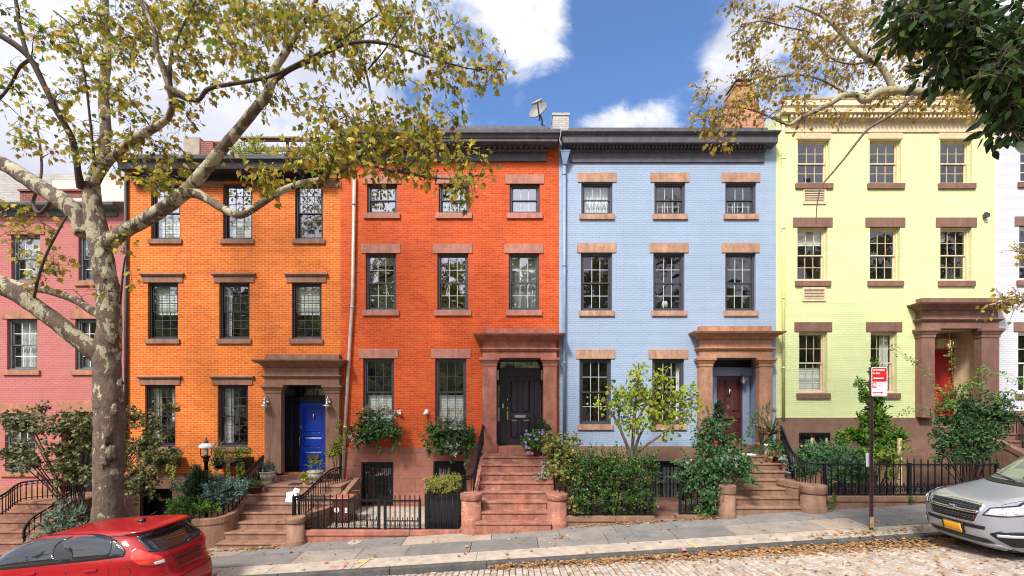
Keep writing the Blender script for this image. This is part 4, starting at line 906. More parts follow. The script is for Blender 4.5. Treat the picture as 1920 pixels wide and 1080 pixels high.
# ================================================================ stoops (parts of their houses)
def stoop(root, xl, xr, zl, yl, n, t, r, stone, stone2=None, zlow=-1.6, yback=-.0):
    """xl, xr: lists of left/right edges for landing, step 1..n"""
    mb = MB(); nz = .025
    def slab(x0, x1, y0, y1, z1, last=False):
        mb.box(x0+.012, x1-.012, y0+nz, y1+.0, zlow, z1-.05); mb.box(x0, x1, y0, y1+(.0 if last else nz-.002), z1-.05, z1)
    slab(xl[0], xr[0], yl, yback, zl, True)
    for i in range(1, n+1):
        slab(xl[i], xr[i], yl-i*t, yl-(i-1)*t, zl-i*r)
    return mb.build('stoop', stone, root, bevel=.012)
def pier(par, x, y, rad, ztop, zlow, stone, cap=.14, base=True):
    m = MB(); m.lathe([(rad*.90,zlow),(rad*.90,ztop-cap)], x, y, 26); 
    m.lathe([(rad*.97,ztop-cap),(rad,ztop-cap+.015),(rad,ztop-.03),(rad*.97,ztop-.005),(rad*.9,ztop)], x, y, 26)
    if base: zb_ = G(x,y); m.lathe([(rad*.99,zlow),(rad*.99,zb_+.10),(rad*.93,zb_+.13)], x, y, 26)
    return m.build('pier', stone, par)
def curved_wall(par, pts, th, ztop, zlow, stone, cap=.16):
    """solid wall following plan points; ztop list or number"""
    P_ = smooth_path([(a,b,c) for (a,b),c in zip(pts, ztop)], 5); m = MB()
    L_, R_ = [], []
    for i, p in enumerate(P_):
        t = (P_[min(i+1,len(P_)-1)]-P_[max(i-1,0)]); t.z = 0; t.normalize(); nn = Vector((-t.y,t.x,0)); L_.append((p+nn*th/2)); R_.append((p-nn*th/2))
    def strip(off, za, zb_):
        n = len(P_); v = []
        for i in range(n):
            t = (P_[min(i+1,n-1)]-P_[max(i-1,0)]); t.z = 0; t.normalize(); nn = Vector((-t.y,t.x,0)); p = P_[i]; w = th/2+off
            a, b = p+nn*w, p-nn*w
            v += [(a.x,a.y,za(p)),(b.x,b.y,za(p)),(b.x,b.y,zb_(p)),(a.x,a.y,zb_(p))]
        f = []
        for i in range(n-1):
            for j in range(4): f.append((i*4+j,i*4+(j+1)%4,(i+1)*4+(j+1)%4,(i+1)*4+j))
        f += [(3,2,1,0),((n-1)*4,(n-1)*4+1,(n-1)*4+2,(n-1)*4+3)]; m.add(v, f)
    strip(-.02, lambda p: zlow, lambda p: p.z-cap); strip(.0, lambda p: p.z-cap, lambda p: p.z)
    return m.build('cheek_wall', stone, par, bevel=.015)

# orange: 6 steps; brown stone
Zy = lambda y: (D+y)
X_ = lambda px, y: (px-960)*(D+y)/F
t, r, yl, zl = .29, .176, -1.18, .77
lpx = [494,462,450,444,431,416,404]; rpx = [640,632,622,610,548,540,538]
SO = stoop(HO, [X_(p, yl-i*t) for i,p in enumerate(lpx)], [X_(p, yl-i*t) for i,p in enumerate(rpx)], zl, yl, 6, t, r, M['stone_org'])
pier(SO, -5.17, -2.86, .225, .345, -1.2, M['stone_org'])
curved_wall(SO, [(-5.17,-2.66),(-4.95,-2.2),(-4.72,-1.6),(-4.62,-1.1),(-4.6,-.2)], .16, [.33,.34,.38,.62,.85], -1.2, M['stone_org'])
curved_wall(SO, [(X_(366,-2.72),-2.78),(X_(392,-2.75),-2.72),(X_(420,-2.6),-2.52),(X_(440,-2.2),-2.12),(X_(447,-1.8),-1.7)], .2, [.27,.27,.30,.36,.42], -1.4, M['stone_org'])
# red: 7 steps
t, r, yl, zl = .28, .19, -1.1, 1.568
lpx = [903,901,900,898,896,903,901,890]; rpx = [1040,1040,1040,1040,1037,1026,1028,1034]
SR = stoop(HR, [X_(p, yl-i*t) for i,p in enumerate(lpx)], [X_(p, yl-i*t) for i,p in enumerate(rpx)], zl, yl, 7, t, r, M['stone_red2'])
for (xx, yy) in ((-.985,-2.74),(1.085,-2.74)): pier(SR, xx, yy, .265, .885, -1.2, M['stone_red2'], .15)
curved_wall(SR, [(-.98,-2.6),(-.93,-2.2),(-.90,-1.6),(-.90,-.1)], .14, [.87,.89,1.2,1.5], -1.0, M['stone_red'])
curved_wall(SR, [(1.09,-2.6),(1.12,-2.2),(1.17,-1.6),(1.2,-.1)], .14, [.87,.89,1.2,1.5], -1.0, M['stone_red'])
# blue: 6 steps
t, r, yl, zl = .28, .174, -1.12, 1.592
lpx = [1330,1345,1350,1360,1374,1378,1379]; rpx = [1472,1468,1476,1485,1492,1504,1513]
SB = stoop(HB, [X_(p, yl-i*t) for i,p in enumerate(lpx)], [X_(p, yl-i*t) for i,p in enumerate(rpx)], zl, yl, 6, t, r, M['base_brown'])
pier(SB, 5.14, -2.86, .205, 1.10, -1.0, M['base_brown'], .2)
curved_wall(SB, [(5.12,-2.7),(5.18,-2.2),(5.5,-1.6),(5.5,-.1)], .14, [1.08,1.08,1.3,1.5], -.8, M['base_brown'])
pier(SB, 7.24, -2.80, .29, 1.10, -1.0, M['base_brown'], .2)
curved_wall(SB, [(7.34,-2.56),(7.12,-2.42),(6.98,-2.2),(6.93,-1.85)], .16, [1.09,1.09,1.10,1.10], -.8, M['base_brown'])
# yellow: steep flight mostly behind the shrub and the car
t, r, yl, zl = .27, .185, -1.0, 2.2
SY = stoop(HY, [X_(1872, -1)+.05*i*.6 for i in range(8)], [15.1]*8, zl, yl, 7, t, r, M['stone_yel'])
curved_wall(SY, [(X_(1868,-1)+.1,-2.9),(X_(1868,-1),-2.2),(X_(1868,-1)-.05,-1.2),(X_(1868,-1)-.05,-.1)], .16, [1.2,1.5,2.0,2.2], -.5, M['stone_yel'])
# pink: steps at the left edge
t, r, yl, zl = .29, .18, -1.5, .38
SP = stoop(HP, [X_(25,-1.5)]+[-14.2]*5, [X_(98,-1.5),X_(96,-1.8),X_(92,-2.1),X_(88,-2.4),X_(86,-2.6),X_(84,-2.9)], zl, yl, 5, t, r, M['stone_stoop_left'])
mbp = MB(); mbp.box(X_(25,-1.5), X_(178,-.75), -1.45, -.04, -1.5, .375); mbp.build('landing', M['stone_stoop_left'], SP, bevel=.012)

# ================================================================ areaway floors (setting) and low stone walls
def areaway(x0, x1, y0, y1, z, m, name='areaway_paving'):
    mb = MB(); mb.box(x0, x1, y0, y1, z-.3, z); tag(mb.build(name, m), kind='structure')
areaway(-4.65, -1.0, -2.62, -.03, -.07, M['concrete'])
areaway(1.25, 4.95, -2.62, -.03, .22, M['stone_dark'])
areaway(7.2, 15.2, -2.62, -.03, .62, M['earth'], 'planting_bed')
areaway(-11.6, -6.9, -2.5, -.03, -.42, M['earth'], 'planting_bed')
def low_wall(name, label, segs, y0, y1, m, group):
    """segs: (x0,x1,ztop)"""
    x0 = segs[0][0]; t = thing(name, label, 'low wall', (x0, y0, G(x0,y0)), group)
    mb = MB()
    for a, b, z in segs:
        mb.box(a, b-.004, y0+.03, y1-.03, G(a,y0)-.3, z-.13)
        
    mb.build('base_course', m, t)
    mb = MB()
    for a, b, z in segs: mb.box(a, b-.006, y0, y1, z-.13, z)
    mb.build('coping', m, t, bevel=.012)
    return t
low_wall('low_wall', 'low red stone kerb wall carrying the iron fence with meander border', [(-5.0,-2.45,.0),(-2.45,-1.25,-.0)], -2.84, -2.62, M['stone_red'], 'stone walls under the area fences')
low_wall('low_wall', 'low brown stone wall under the leafy green hedge', [(1.30,3.43,.335)], -2.84, -2.62, M['base_brown'], 'stone walls under the area fences')
low_wall('low_wall', 'short low brown stone kerb beside the fern-leaved shrub', [(3.95,4.95,.36)], -2.84, -2.62, M['base_brown'], 'stone walls under the area fences')
low_wall('low_wall', 'long low brown stone wall under the black spiked fence of the yellow house', [(7.52,9.7,.815),(9.7,11.95,.815)], -2.84, -2.62, M['base_brown'], 'stone walls under the area fences')
mb = MB(); mb.box(3.43, 3.95, -2.82, -2.5, -.1, .26); tag(mb.build('doorstep', M['base_brown'], bevel=.01, org=(3.7,-2.7,.2)), 'flat brown stone step before the barred basement door of the blue house', 'step')

# ================================================================ iron fences and railings
def key_panel(mb, x0, x1, y, z0, z1):
    h = z1-z0; n = max(1, round((x1-x0)/(h*1.55))); w = (x1-x0)/n; b = .011
    for i in range(n):
        a = x0+i*w+.02; c = x0+(i+1)*w-.02; lo, hi = z0+.012, z1-.012; m_ = (a+c)/2; ya, yb_ = y-.008, y+.008
        for s in (1,-1):
            X = (lambda u: a+u) if s > 0 else (lambda u: c-u); q = (c-a)/2
            for (u0,u1,v0,v1) in ((0,b,lo+.001,hi-.001),(b,q-.012,hi-b-.001,hi-.001),(q-.012-b,q-.012,lo+.035,hi-b-.001),(.038,q-.012-b,lo+.035,lo+.035+b),(.038,.038+b,lo+.035+b,hi-.04)):
                if u1 > u0 and v1 > v0: mb.box(X(u0),X(u1),ya,yb_,v0,v1)
        mb.box(a,c,ya,yb_,lo,lo+.0009)
def iron_fence(label, x0, x1, y, z0, h=.86, step=.155, key=.17, posts=(), name='iron_fence', group='black iron area fences', spike=.13):
    t = thing(name, label, 'fence', (x0, y, z0), group)
    m = MB(); m.box(x0, x1, y-.018, y+.018, z0+h-spike-.036, z0+h-spike); m.box(x0, x1, y-.014, y+.014, z0+.012, z0+.042)
    if key: m.box(x0, x1, y-.011, y+.011, z0+key+.042, z0+key+.064)
    m.build('rail', M['iron'], t)
    m = MB(); n = round((x1-x0)/step)
    for i in range(n+1):
        xx = x0+.012+(x1-x0-.024)*i/n
        m.tube([(xx,y,z0+.042),(xx,y,z0+h-.03),(xx,y,z0+h)], [.0145,.0145,.004], 6)
        if i < n and key:
            xm = xx+step/2; m.tube([(xm,y,z0+key+.06),(xm,y,z0+key+.13),(xm,y,z0+key+.145)], [.0125,.0125,.004], 6)
            m.tube([(xx+.02,y,z0+h-spike-.035),(xx+.045,y,z0+h-spike-.07),(xm,y,z0+h-spike-.05),(xx+step-.045,y,z0+h-spike-.07),(xx+step-.02,y,z0+h-spike-.035)], .006, 5)
    m.build('pickets', M['iron'], t)
    if key: m = MB(); key_panel(m, x0, x1, y, z0+.045, z0+key+.045); m.build('meander_border', M['iron'], t)
    for px in posts: m = MB(); m.box(px-.03, px+.03, y-.03, y+.03, z0-.02, z0+h-spike+.02); m.build('post', M['iron'], t)
    return t
zr = .0
iron_fence('black iron fence with meander border before the brown bin', -5.30, -3.20, -2.73, zr, posts=(-5.28,-3.22))
iron_fence('black iron gate with latch standing next to the black planter box', -3.08, -2.22, -2.73, zr-.02, name='iron_gate', posts=(-3.07,-2.23), step=.13)
iron_fence('black iron fence nearly hidden inside the green hedge', 1.45, 3.40, -2.73, .335, posts=(1.5,3.38))
iron_fence('short black iron fence at the foot of the fern-leaved shrub', 4.05, 4.92, -2.73, .36, posts=(4.07,4.9))
iron_fence('long black spiked iron fence before the yellow house', 7.55, 11.75, -2.73, .815, h=.90, step=.17, posts=(7.57,9.62,11.73))
iron_fence('low black iron fence behind the red car', -11.4, -7.45, -2.6, -.45, h=.62, key=0, posts=(-7.47,))
def railing(label, top, low_off, nbal, name='stair_railing', scroll=None, thick=.024, posts=()):
    pts = smooth_path(top, 6); p0 = pts[0]
    t = thing(name, label, 'railing', (p0.x, p0.y, p0.z-.9), 'black iron stoop railings')
    m = MB(); m.tube(pts, thick, 8)
    m.build('handrail', M['iron'], t)
    m = MB(); m.tube([p-Vector((0,0,.075)) for p in pts], .011, 6); m.tube([p-Vector((0,0,lo)) for p, lo in zip(pts, [low_off-.06]*len(pts))], .012, 6); m.build('rail', M['iron'], t)
    m = MB(); L_ = [0]
    for a, b in zip(pts, pts[1:]): L_.append(L_[-1]+(b-a).length)
    for i in range(nbal+1):
        s = L_[-1]*i/nbal
        for k in range(len(pts)-1):
            if L_[k] <= s <= L_[k+1]+1e-6:
                q = pts[k].lerp(pts[k+1], (s-L_[k])/max(1e-6, L_[k+1]-L_[k])); break
        m.tube([q-Vector((0,0,.01)), q-Vector((0,0,low_off))], .0125, 6)
        if i < nbal:  # little rings under the rail
            m.tube([q+Vector((.03,0,-.02)), q+Vector((.045,0,-.045)), q+Vector((.03,0,-.07))], .006, 5)
    m.build('balusters', M['iron'], t)
    return t
Wz = lambda px, py, y: W(px, py, D+y)
railing('black iron railing curving down the left side of the blue door steps', [Wz(494,854,-.35),Wz(482,866,-1.2),Wz(455,893,-1.9),Wz(432,916,-2.3),Wz(405,926,-2.6),Wz(374,935,-2.76)], .62, 22)
railing('black iron railing on the right side of the blue door steps above the white bag', [Wz(640,876,-.3),Wz(622,880,-.9),Wz(606,892,-1.3),Wz(584,913,-1.9),Wz(566,929,-2.4),Wz(549,932,-2.82)], .60, 20)
railing('steep black iron railing on the left of the red steps', [Wz(906,798,-.25),Wz(905,802,-.9),Wz(896,838,-1.7),Wz(888,882,-2.35),Wz(880,893,-2.55),Wz(866,892,-2.74)], .55, 18, thick=.03)
railing('black iron railing half buried in the purple flowers right of the red steps', [Wz(1030,800,-.25),Wz(1031,806,-.9),Wz(1036,840,-1.7),Wz(1040,884,-2.35),Wz(1046,892,-2.6),Wz(1060,892,-2.78)], .52, 16)
railing('black iron railing sweeping down right of the potted plants', [Wz(1464,798,-.6),Wz(1468,806,-1.1),Wz(1480,836,-1.8),Wz(1494,856,-2.2),Wz(1514,867,-2.55),Wz(1550,869,-2.78)], .66, 24)
railing('black iron railing on the landing of the pink house', [Wz(-20,940,-2.6),Wz(10,925,-2.2),Wz(30,910,-1.75),Wz(50,903,-1.5),Wz(100,899,-1.3),Wz(150,898,-1.2)], .5, 22)
railing('black iron railing of the pink house ending in a round scroll', [Wz(150,915,-1.4),Wz(120,930,-1.9),Wz(95,950,-2.35),Wz(62,970,-2.7),Wz(46,990,-2.85),Wz(44,1010,-2.9)], .34, 14)
railing('black iron railing on the steps of the yellow house', [Wz(1850,775,-.3),Wz(1880,776,-.5),Wz(1905,778,-.9),Wz(1925,800,-1.5),Wz(1950,830,-2.0)], .8, 14)

# black lattice box with clipped hedge on top, by the red steps
t_ = thing('planter_box', 'black iron planter box topped with yellow green sedum beside the red steps', 'planter', (-1.6,-2.55,0))
x0, x1 = Wz(797,0,-2.7).x, Wz(859,0,-2.7).x
mb = MB(); mb.box(x0, x1, -2.60, -2.02, .0, 1.08); mb.build('box', M['black'], t_)
mb = MB()
frame_ring(mb, x0-.005, x1+.005, .0, .87, .03, -2.735, -2.70)
for i in range(1,6): xx = x0+(x1-x0)*i/6; mb.tube([(xx,-2.715,.03),(xx,-2.715,.85)], .010, 6)
mb.box(x0+.03, x1-.03, -2.725, -2.708, .22, .24); key_panel(mb, x0+.03, x1-.03, -2.715, .03, .21); mb.build('front_grille', M['iron'], t_)

# ================================================================ street furniture and small things
def street_sign():
    x, y = 7.46, -4.28; z0 = G(x, y)
    t = thing('parking_sign', 'red and white no standing sign on a rusty brown street post', 'street sign', (x,y,z0))
    m = MB(); zt_ = 3.80
    prof = [(-.038,-.02),(-.026,-.02),(-.018,.012),(.018,.012),(.026,-.02),(.038,-.02),(.038,-.014),(.031,-.014),(.023,.018),(-.023,.018),(-.031,-.014),(-.038,-.014)]
    m.prism_z([(x+a*.95,y+b) for a,b in prof], z0-.2, zt_)
    o = m.build('post', mat('rusty_brown_post', (.085,.038,.03), .75, .5, 9, .3, 60, col2=(.045,.025,.022), stretch=(1,1,.4)), t)
    m = MB(); m.box(x-.04,x+.04,y-.026,y-.0205,z0+.05,z0+.27); m.build('base_sleeve', mat('yellowed_steel', (.40,.27,.12), .7, .5, 12), t)
    red = mat('sign_red', (.62,.012,.014), .4, .08, 10); wht = mat('sign_white', (.80,.80,.82), .4, .05, 10)
    sx0, sx1 = Wz(1634.5,0,-4.32).x, Wz(1664,0,-4.32).x; ya = y-.035
    k = (D+ya)/F; Zs = lambda py: CH+(756-py)*k; zt2, zm, zb2 = Zs(688.5), Zs(716), Zs(743)
    def rrect(m, x0, x1, z0_, z1_, r, y0_, y1_, mi):
        poly = []
        for cx_, cz_, a0 in ((x1-r,z1_-r,0),(x0+r,z1_-r,90),(x0+r,z0_+r,180),(x1-r,z0_+r,270)):
            for q in range(5): a = R(a0+q*22.5); poly.append((cx_+r*math.cos(a), cz_+r*math.sin(a)))
        m.prism_y(poly[::-1], y0_, y1_, mi)
    m = MB(); rrect(m, sx0, sx1, zb2, zt2, .025, ya, ya+.004, 0); p = m.build('sign_plate', [wht, red], t)
    m = MB(); rrect(m, sx0+.012, sx1-.012, zm+.003, zt2-.012, .018, ya-.0025, ya-.0003, 0); m.build('red_field', red, p)
    def arrow(xa, xb, z, mt, w=.012, left=True):
        m = MB()
        if left: m.prism_y([(xa,z),(xa+.04,z-.028),(xa+.04,z-w),(xb,z-w),(xb,z+w),(xa+.04,z+w),(xa+.04,z+.028)], ya-.005, ya-.003)
        else: m.prism_y([(xb,z),(xb-.04,z+.028),(xb-.04,z+w),(xa,z+w),(xa,z-w),(xb-.04,z-w),(xb-.04,z-.028)], ya-.005, ya-.0005)
        m.build('arrow', mt, p)
    arrow(sx0+.03, sx0+.245, zm+.075, wht); arrow(sx0+.02, sx0+.235, zb2+.075, red, .008, False)
    def text(s, size, xx, zz, mt, yy, sx=1.0, name='lettering', bold=.0):
        cu = bpy.data.curves.new('lettering', 'FONT'); cu.body = s; cu.size = size; cu.extrude = .0006; cu.offset = bold; cu.align_x = 'LEFT'
        cu.materials.append(mt); tmp = bpy.data.objects.new('tmp', cu); C.objects.link(tmp)
        bpy.context.view_layer.update()
        me = bpy.data.meshes.new_from_object(tmp.evaluated_get(bpy.context.evaluated_depsgraph_get()))
        bpy.data.objects.remove(tmp)
        o_ = bpy.data.objects.new(name, me); C.objects.link(o_); o_.parent = p
        o_.location = Vector((xx,yy,zz))-ORG[p.name]; o_.rotation_euler = (R(90),0,0); o_.scale = (sx,1,1); return o_
    text('NO STANDING', .052, sx0+.022, zt2-.075, wht, ya-.0035, .68, bold=.002); text('Fire Zone', .050, sx0+.022, zt2-.140, wht, ya-.0035, .75, bold=.002)
    pale = mat('sign_pale_red', (.55,.16,.16), .5, .05, 10)
    text('Wednesday', .028, sx0+.115, zm-.048, pale, ya-.001, .9); text('11:30AM-1PM', .028, sx0+.108, zm-.088, pale, ya-.001, .78)
    text('DEPT OF TRANSPORTATION', .014, sx0+.03, zb2+.012, pale, ya-.001, 1.1)
    m = MB(); rrect(m, sx0+.014, sx0+.10, zm-.12, zm-.01, .008, ya-.0025, ya-.0003, 0); m.build('broom_square', red, p)
    m = MB(); cx_, cz_ = sx0+.057, zm-.065
    ring = lambda r0, r1: [m.prism_y([(cx_+r0*math.cos(a),cz_+r0*math.sin(a)),(cx_+r0*math.cos(b),cz_+r0*math.sin(b)),(cx_+r1*math.cos(b),cz_+r1*math.sin(b)),(cx_+r1*math.cos(a),cz_+r1*math.sin(a))], ya-.0045, ya-.003) for a, b in [(R(i*18),R(i*18+18)) for i in range(20)]]
    ring(.026, .037); m.prism_y([(cx_-.028,cz_+.018),(cx_-.02,cz_+.026),(cx_+.028,cz_-.018),(cx_+.02,cz_-.026)], ya-.0052, ya-.0046)
    m.prism_y([(cx_-.012,cz_-.02),(cx_-.003,cz_-.02),(cx_-.003,cz_+.024),(cx_-.012,cz_+.024)], ya-.0058, ya-.0053); m.prism_y([(cx_-.003,cz_),(cx_+.013,cz_+.006),(cx_+.013,cz_+.02),(cx_-.003,cz_+.024)], ya-.0058, ya-.0053)
    m.build('no_parking_symbol', wht, p)
    m = MB(); zc_ = Wz(0,633,-4.2).z
    zq = Wz(0,862,-4.3).z; m.box(x-.082, x+.072, y+.022, y+.032, zq-.15, zq+.135); m.build('paper_notice', M['paperwhite'], t)
    return t
street_sign()

def lamp_post():
    c = Wz(386.5, 905, -1.9); x, y = c.x, c.y; k = (D+y)/F; Z = lambda py: CH+(756-py)*k; z0 = -.42
    t = thing('lamp_post', 'black garden lamp post with white domed lantern before the orange house', 'lamp post', (x,y,z0))
    m = MB(); m.lathe([(.09,z0),(.09,z0+.15),(.05,z0+.2),(.045,Z(866)),(.07,Z(865)),(.075,Z(861)),(.05,Z(859))], x, y, 14); m.build('post', M['iron'], t)
    m = MB(); m.lathe([(.085,Z(859)),(.10,Z(857)),(.10,Z(855)),(.06,Z(854))], x, y, 14)
    for j in range(4):
        a = math.pi/4+j*math.pi/2; m.tube([(x+.09*math.cos(a),y+.09*math.sin(a),Z(857)),(x+.125*math.cos(a),y+.125*math.sin(a),Z(852)),(x+.125*math.cos(a),y+.125*math.sin(a),Z(838))], .010, 6)
    m.build('lantern_frame', M['iron'], t)
    m = MB(); m.lathe([(.17,Z(840)),(.175,Z(838.5)),(.165,Z(836)),(.13,Z(833)),(.075,Z(831))], x, y, 22); m.build('lamp_shade', M['white'], t)
    m = MB(); m.lathe([(.075,Z(831)),(.05,Z(830)),(.06,Z(828)),(.025,Z(825.5)),(.015,Z(823)),(.02,Z(822)),(.002,Z(820))], x, y, 14); m.build('finial', M['slate'], t)
    m = MB(); m.lathe([(.03,Z(854)),(.055,Z(849)),(.055,Z(843)),(.03,Z(840))], x, y, 14); m.build('bulb', mat('frosted_bulb', (.78,.72,.62), .4, .05, 10), t)
lamp_post()

def trash_can():
    b = Wz(645, 967, -1.75); x, y, z0 = b.x, b.y, -.07; k = (D+y)/F
    t = thing('trash_can', 'brown wheeled trash can with white recycling mark behind the iron fence', 'trash can', (x,y,z0))
    h = .62; m = MB(); m.hexa([(x-.17,y-.2,z0+.02),(x+.17,y-.2,z0+.02),(x+.17,y+.2,z0+.02),(x-.17,y+.2,z0+.02),(x-.235,y-.26,z0+h),(x+.235,y-.26,z0+h),(x+.235,y+.26,z0+h),(x-.235,y+.26,z0+h)]); m.build('bin_body', M['plastic_brown'], t, bevel=.03)
    m = MB(); m.box(x-.255,x+.255,y-.29,y+.28,z0+h+.002,z0+h+.06); m.build('lid', M['lidred'], t, bevel=.02)
    m = MB(); m.tube([(x+.1,y+.3,z0+h+.05),(x+.12,y+.34,z0+h+.12),(x+.3,y+.34,z0+h+.14),(x+.31,y+.3,z0+h+.02)], .016, 6); m.build('handle', M['plastic_brown'], t)
    for s in (-1,1): m = MB(); m.tube([(x+s*.2,y+.22,z0+.07),(x+s*.25,y+.22,z0+.07)], .075, 16); m.build('wheel', M['rubber'], t)
    m = MB(); cx_, cz_, yy = x-.10, z0+.36, y-.246
    for i in range(12):
        a, b_ = R(i*30+4), R(i*30+28)
        m.prism_y([(cx_+r_*math.cos(q),cz_+r_*math.sin(q)) for r_, q in ((.045,a),(.045,b_),(.068,b_),(.068,a))], yy, yy+.01)
    m.box(cx_-.05,cx_+.045,yy,yy+.01,cz_-.01,cz_+.01); m.box(cx_-.01,cx_+.01,yy,yy+.01,cz_-.04,cz_+.045)
    for i in range(4): m.box(x+.11,x+.175,yy+.0,yy+.01,z0+.29+i*.035,z0+.31+i*.035)
    m.build('white_marking', M['white'], t)
trash_can()
def broom():
    t = thing('broom', 'broom with red and white handle leaning on the leaning pipe', 'broom', Wz(655,926,-.5))
    a, b, c = Wz(650.5,884,-.2), Wz(654,903,-.3), Wz(657,926,-.45)
    m = MB(); m.tube([a,b], .017, 8); m.build('handle_grip', mat('red_plastic', (.55,.02,.015), .4, .1, 10), t)
    m = MB(); m.tube([b,c], .015, 8); e = Vector((c.x+.04,c.y-.12,-.03)); m.build('handle', M['white'], t)
    m = MB(); m.tube([c, e+Vector((0,0,.12))], .015, 8); m.hexa([(e.x-.14,e.y-.04,e.z),(e.x+.14,e.y-.04,e.z),(e.x+.14,e.y+.04,e.z),(e.x-.14,e.y+.04,e.z),(e.x-.09,e.y-.02,e.z+.14),(e.x+.09,e.y-.02,e.z+.14),(e.x+.09,e.y+.02,e.z+.14),(e.x-.09,e.y+.02,e.z+.14)]); m.build('bristles', M['bark_grey'], t)
broom()
# pale wall urn and pots (plants are added with the vegetation)
def pot(label, c, h, r, m, prof=None, cat='pot', name='flower_pot', group=None):
    """c: bottom centre"""
    t = thing(name, label, cat, c, group); p = prof or [(.70,0),(.74,.04),(.95,.80),(1.06,.82),(1.06,1.0),(.92,1.0),(.86,.86),(.1,.84)]
    b = MB(); b.lathe([(r*a, c[2]+h*z) for a, z in p], c[0], c[1], 20); b.build('pot', m, t); return t
URN = [(.62,0),(.66,.05),(.52,.16),(.62,.30),(.92,.50),(.98,.72),(.90,.80),(1.08,.90),(1.12,1.0),(.96,1.0),(.85,.85),(.1,.8)]
zo = .77
P_URN = pot('lichened stone urn with small conifer on the landing by the blue door', Vector((X_(501,-.75), -.75, zo)), .34, .235, M['urn'], URN)
P_BOWL = pot('dark bowl of clipped green plants on the step left of the blue door', Vector((X_(478,-1.32), -1.32, zo-.176)), .20, .2, M['plastic_brown'])
P_UR2 = pot('pale urn with yellow green plant half behind the railing right of the blue door', Vector((X_(592,-.7), -.7, zo)), .34, .21, M['urn'], URN)
P_SM = pot('small cream pot with trailing stems on the landing beside the doormat', Vector((X_(573,-1.0), -1.0, zo)), .16, .1, M['cream'])
mb = MB(); mb.box(X_(543,-1.0), X_(562,-1.0), -1.12, -.80, zo+.002, zo+.02); tag(mb.build('doormat', M['rubber'], bevel=.005, org=(X_(552,-1),-.95,zo)), 'small black doormat on the landing by the blue door', 'doormat')
t_ = thing('paper_bag', 'white paper bag standing on the steps below the blue door', 'bag', (X_(546,-1.6),-1.6,.42))
mb = MB(); zb_ = .425; xa, xb_ = X_(537.5,-1.62), X_(560,-1.62)
mb.hexa([(xa,-1.70,zb_),(xb_,-1.70,zb_),(xb_,-1.5,zb_),(xa,-1.5,zb_),(xa+.02,-1.68,zb_+.25),(xb_-.05,-1.66,zb_+.27),(xb_-.05,-1.54,zb_+.26),(xa+.02,-1.54,zb_+.25)]); mb.build('bag_body', M['paperwhite'], t_, bevel=.01)
mb = MB(); mb.hexa([(xb_-.16,-1.67,zb_+.25),(xb_+.02,-1.66,zb_+.24),(xb_+.02,-1.6,zb_+.22),(xb_-.16,-1.6,zb_+.25),(xb_-.1,-1.65,zb_+.36),(xb_+.05,-1.66,zb_+.33),(xb_+.05,-1.62,zb_+.33),(xb_-.1,-1.63,zb_+.38)]); mb.build('tissue', M['paperwhite'], t_, bevel=.01)
zl_ = 1.592
P_B1 = pot('tan glazed pot holding the spiky dracaena by the mahogany door', Vector((X_(1430,-.5),-.5,zl_)), .30, .20, mat('tan_glaze', (.42,.27,.12), .35, .2, 8))
P_B2 = pot('tall white fluted pot beside the tan pot', Vector((X_(1440,-.8),-.8,zl_)), .30, .13, M['white'])
P_B3 = pot('pink terracotta pot with a trailing plant on the top step', Vector((X_(1443,-1.27),-1.27,zl_-.174)), .17, .095, mat('pink_terracotta', (.50,.25,.24), .7, .2, 10))
P_B4 = pot('dark glazed pot on the top step beside the pink pot', Vector((X_(1459,-1.27),-1.27,zl_-.174)), .20, .13, M['plastic_brown'])
P_B5 = pot('leaning pink pot of variegated leaves on the second step', Vector((X_(1472,-1.55),-1.55,zl_-.348)), .20, .095, mat('pink_terracotta_dull', (.46,.22,.20), .7, .2, 10))
P_B6 = pot('small grey metal pot on the third step', Vector((X_(1481,-1.82),-1.82,zl_-.522)), .18, .11, mat('grey_zinc_pot', (.12,.12,.13), .5, .2, 10))
P_R1 = pot('dark pot holding the dwarf conifer by the black door', Vector((X_(1020,-.65),-.65,1.568)), .24, .16, M['plastic_brown'])
P_R2 = pot('low dark pot overflowing with purple flowers on the red steps', Vector((X_(1010,-.98),-.98,1.568)), .2, .18, M['plastic_brown'])
mb = MB(); mb.box(X_(1397,-.9), X_(1417,-.9), -1.05, -.72, zl_+.002, zl_+.02); tag(mb.build('doormat', M['paperwhite'], bevel=.005, org=(X_(1410,-1),-.9,zl_)), 'white doormat before the worn mahogany door', 'doormat')
t_ = thing('valve_cover', 'round pale metal cover set in the sidewalk flags', 'manhole cover', (-3.6,-3.1,G(-3.6,-3.1)))
q = W(665, 1023, 10.7); mb = MB(); 
mb.prism_z([(q.x+.155*math.cos(a*math.pi/12), q.y+.155*math.sin(a*math.pi/12)) for a in range(24)], lambda x,y: G(x,y)-.02, lambda x,y: G(x,y)+.009); mb.build('disc', mat('worn_cover', (.36,.31,.26), .7, .3, 20, .4, 60), t_)
mb = MB(); mb.prism_z([(q.x+.035*math.cos(a*math.pi/8), q.y+.035*math.sin(a*math.pi/8)) for a in range(16)], lambda x,y: G(x,y)+.007, lambda x,y: G(x,y)+.013); mb.build('lug', M['kerbstone'], t_)
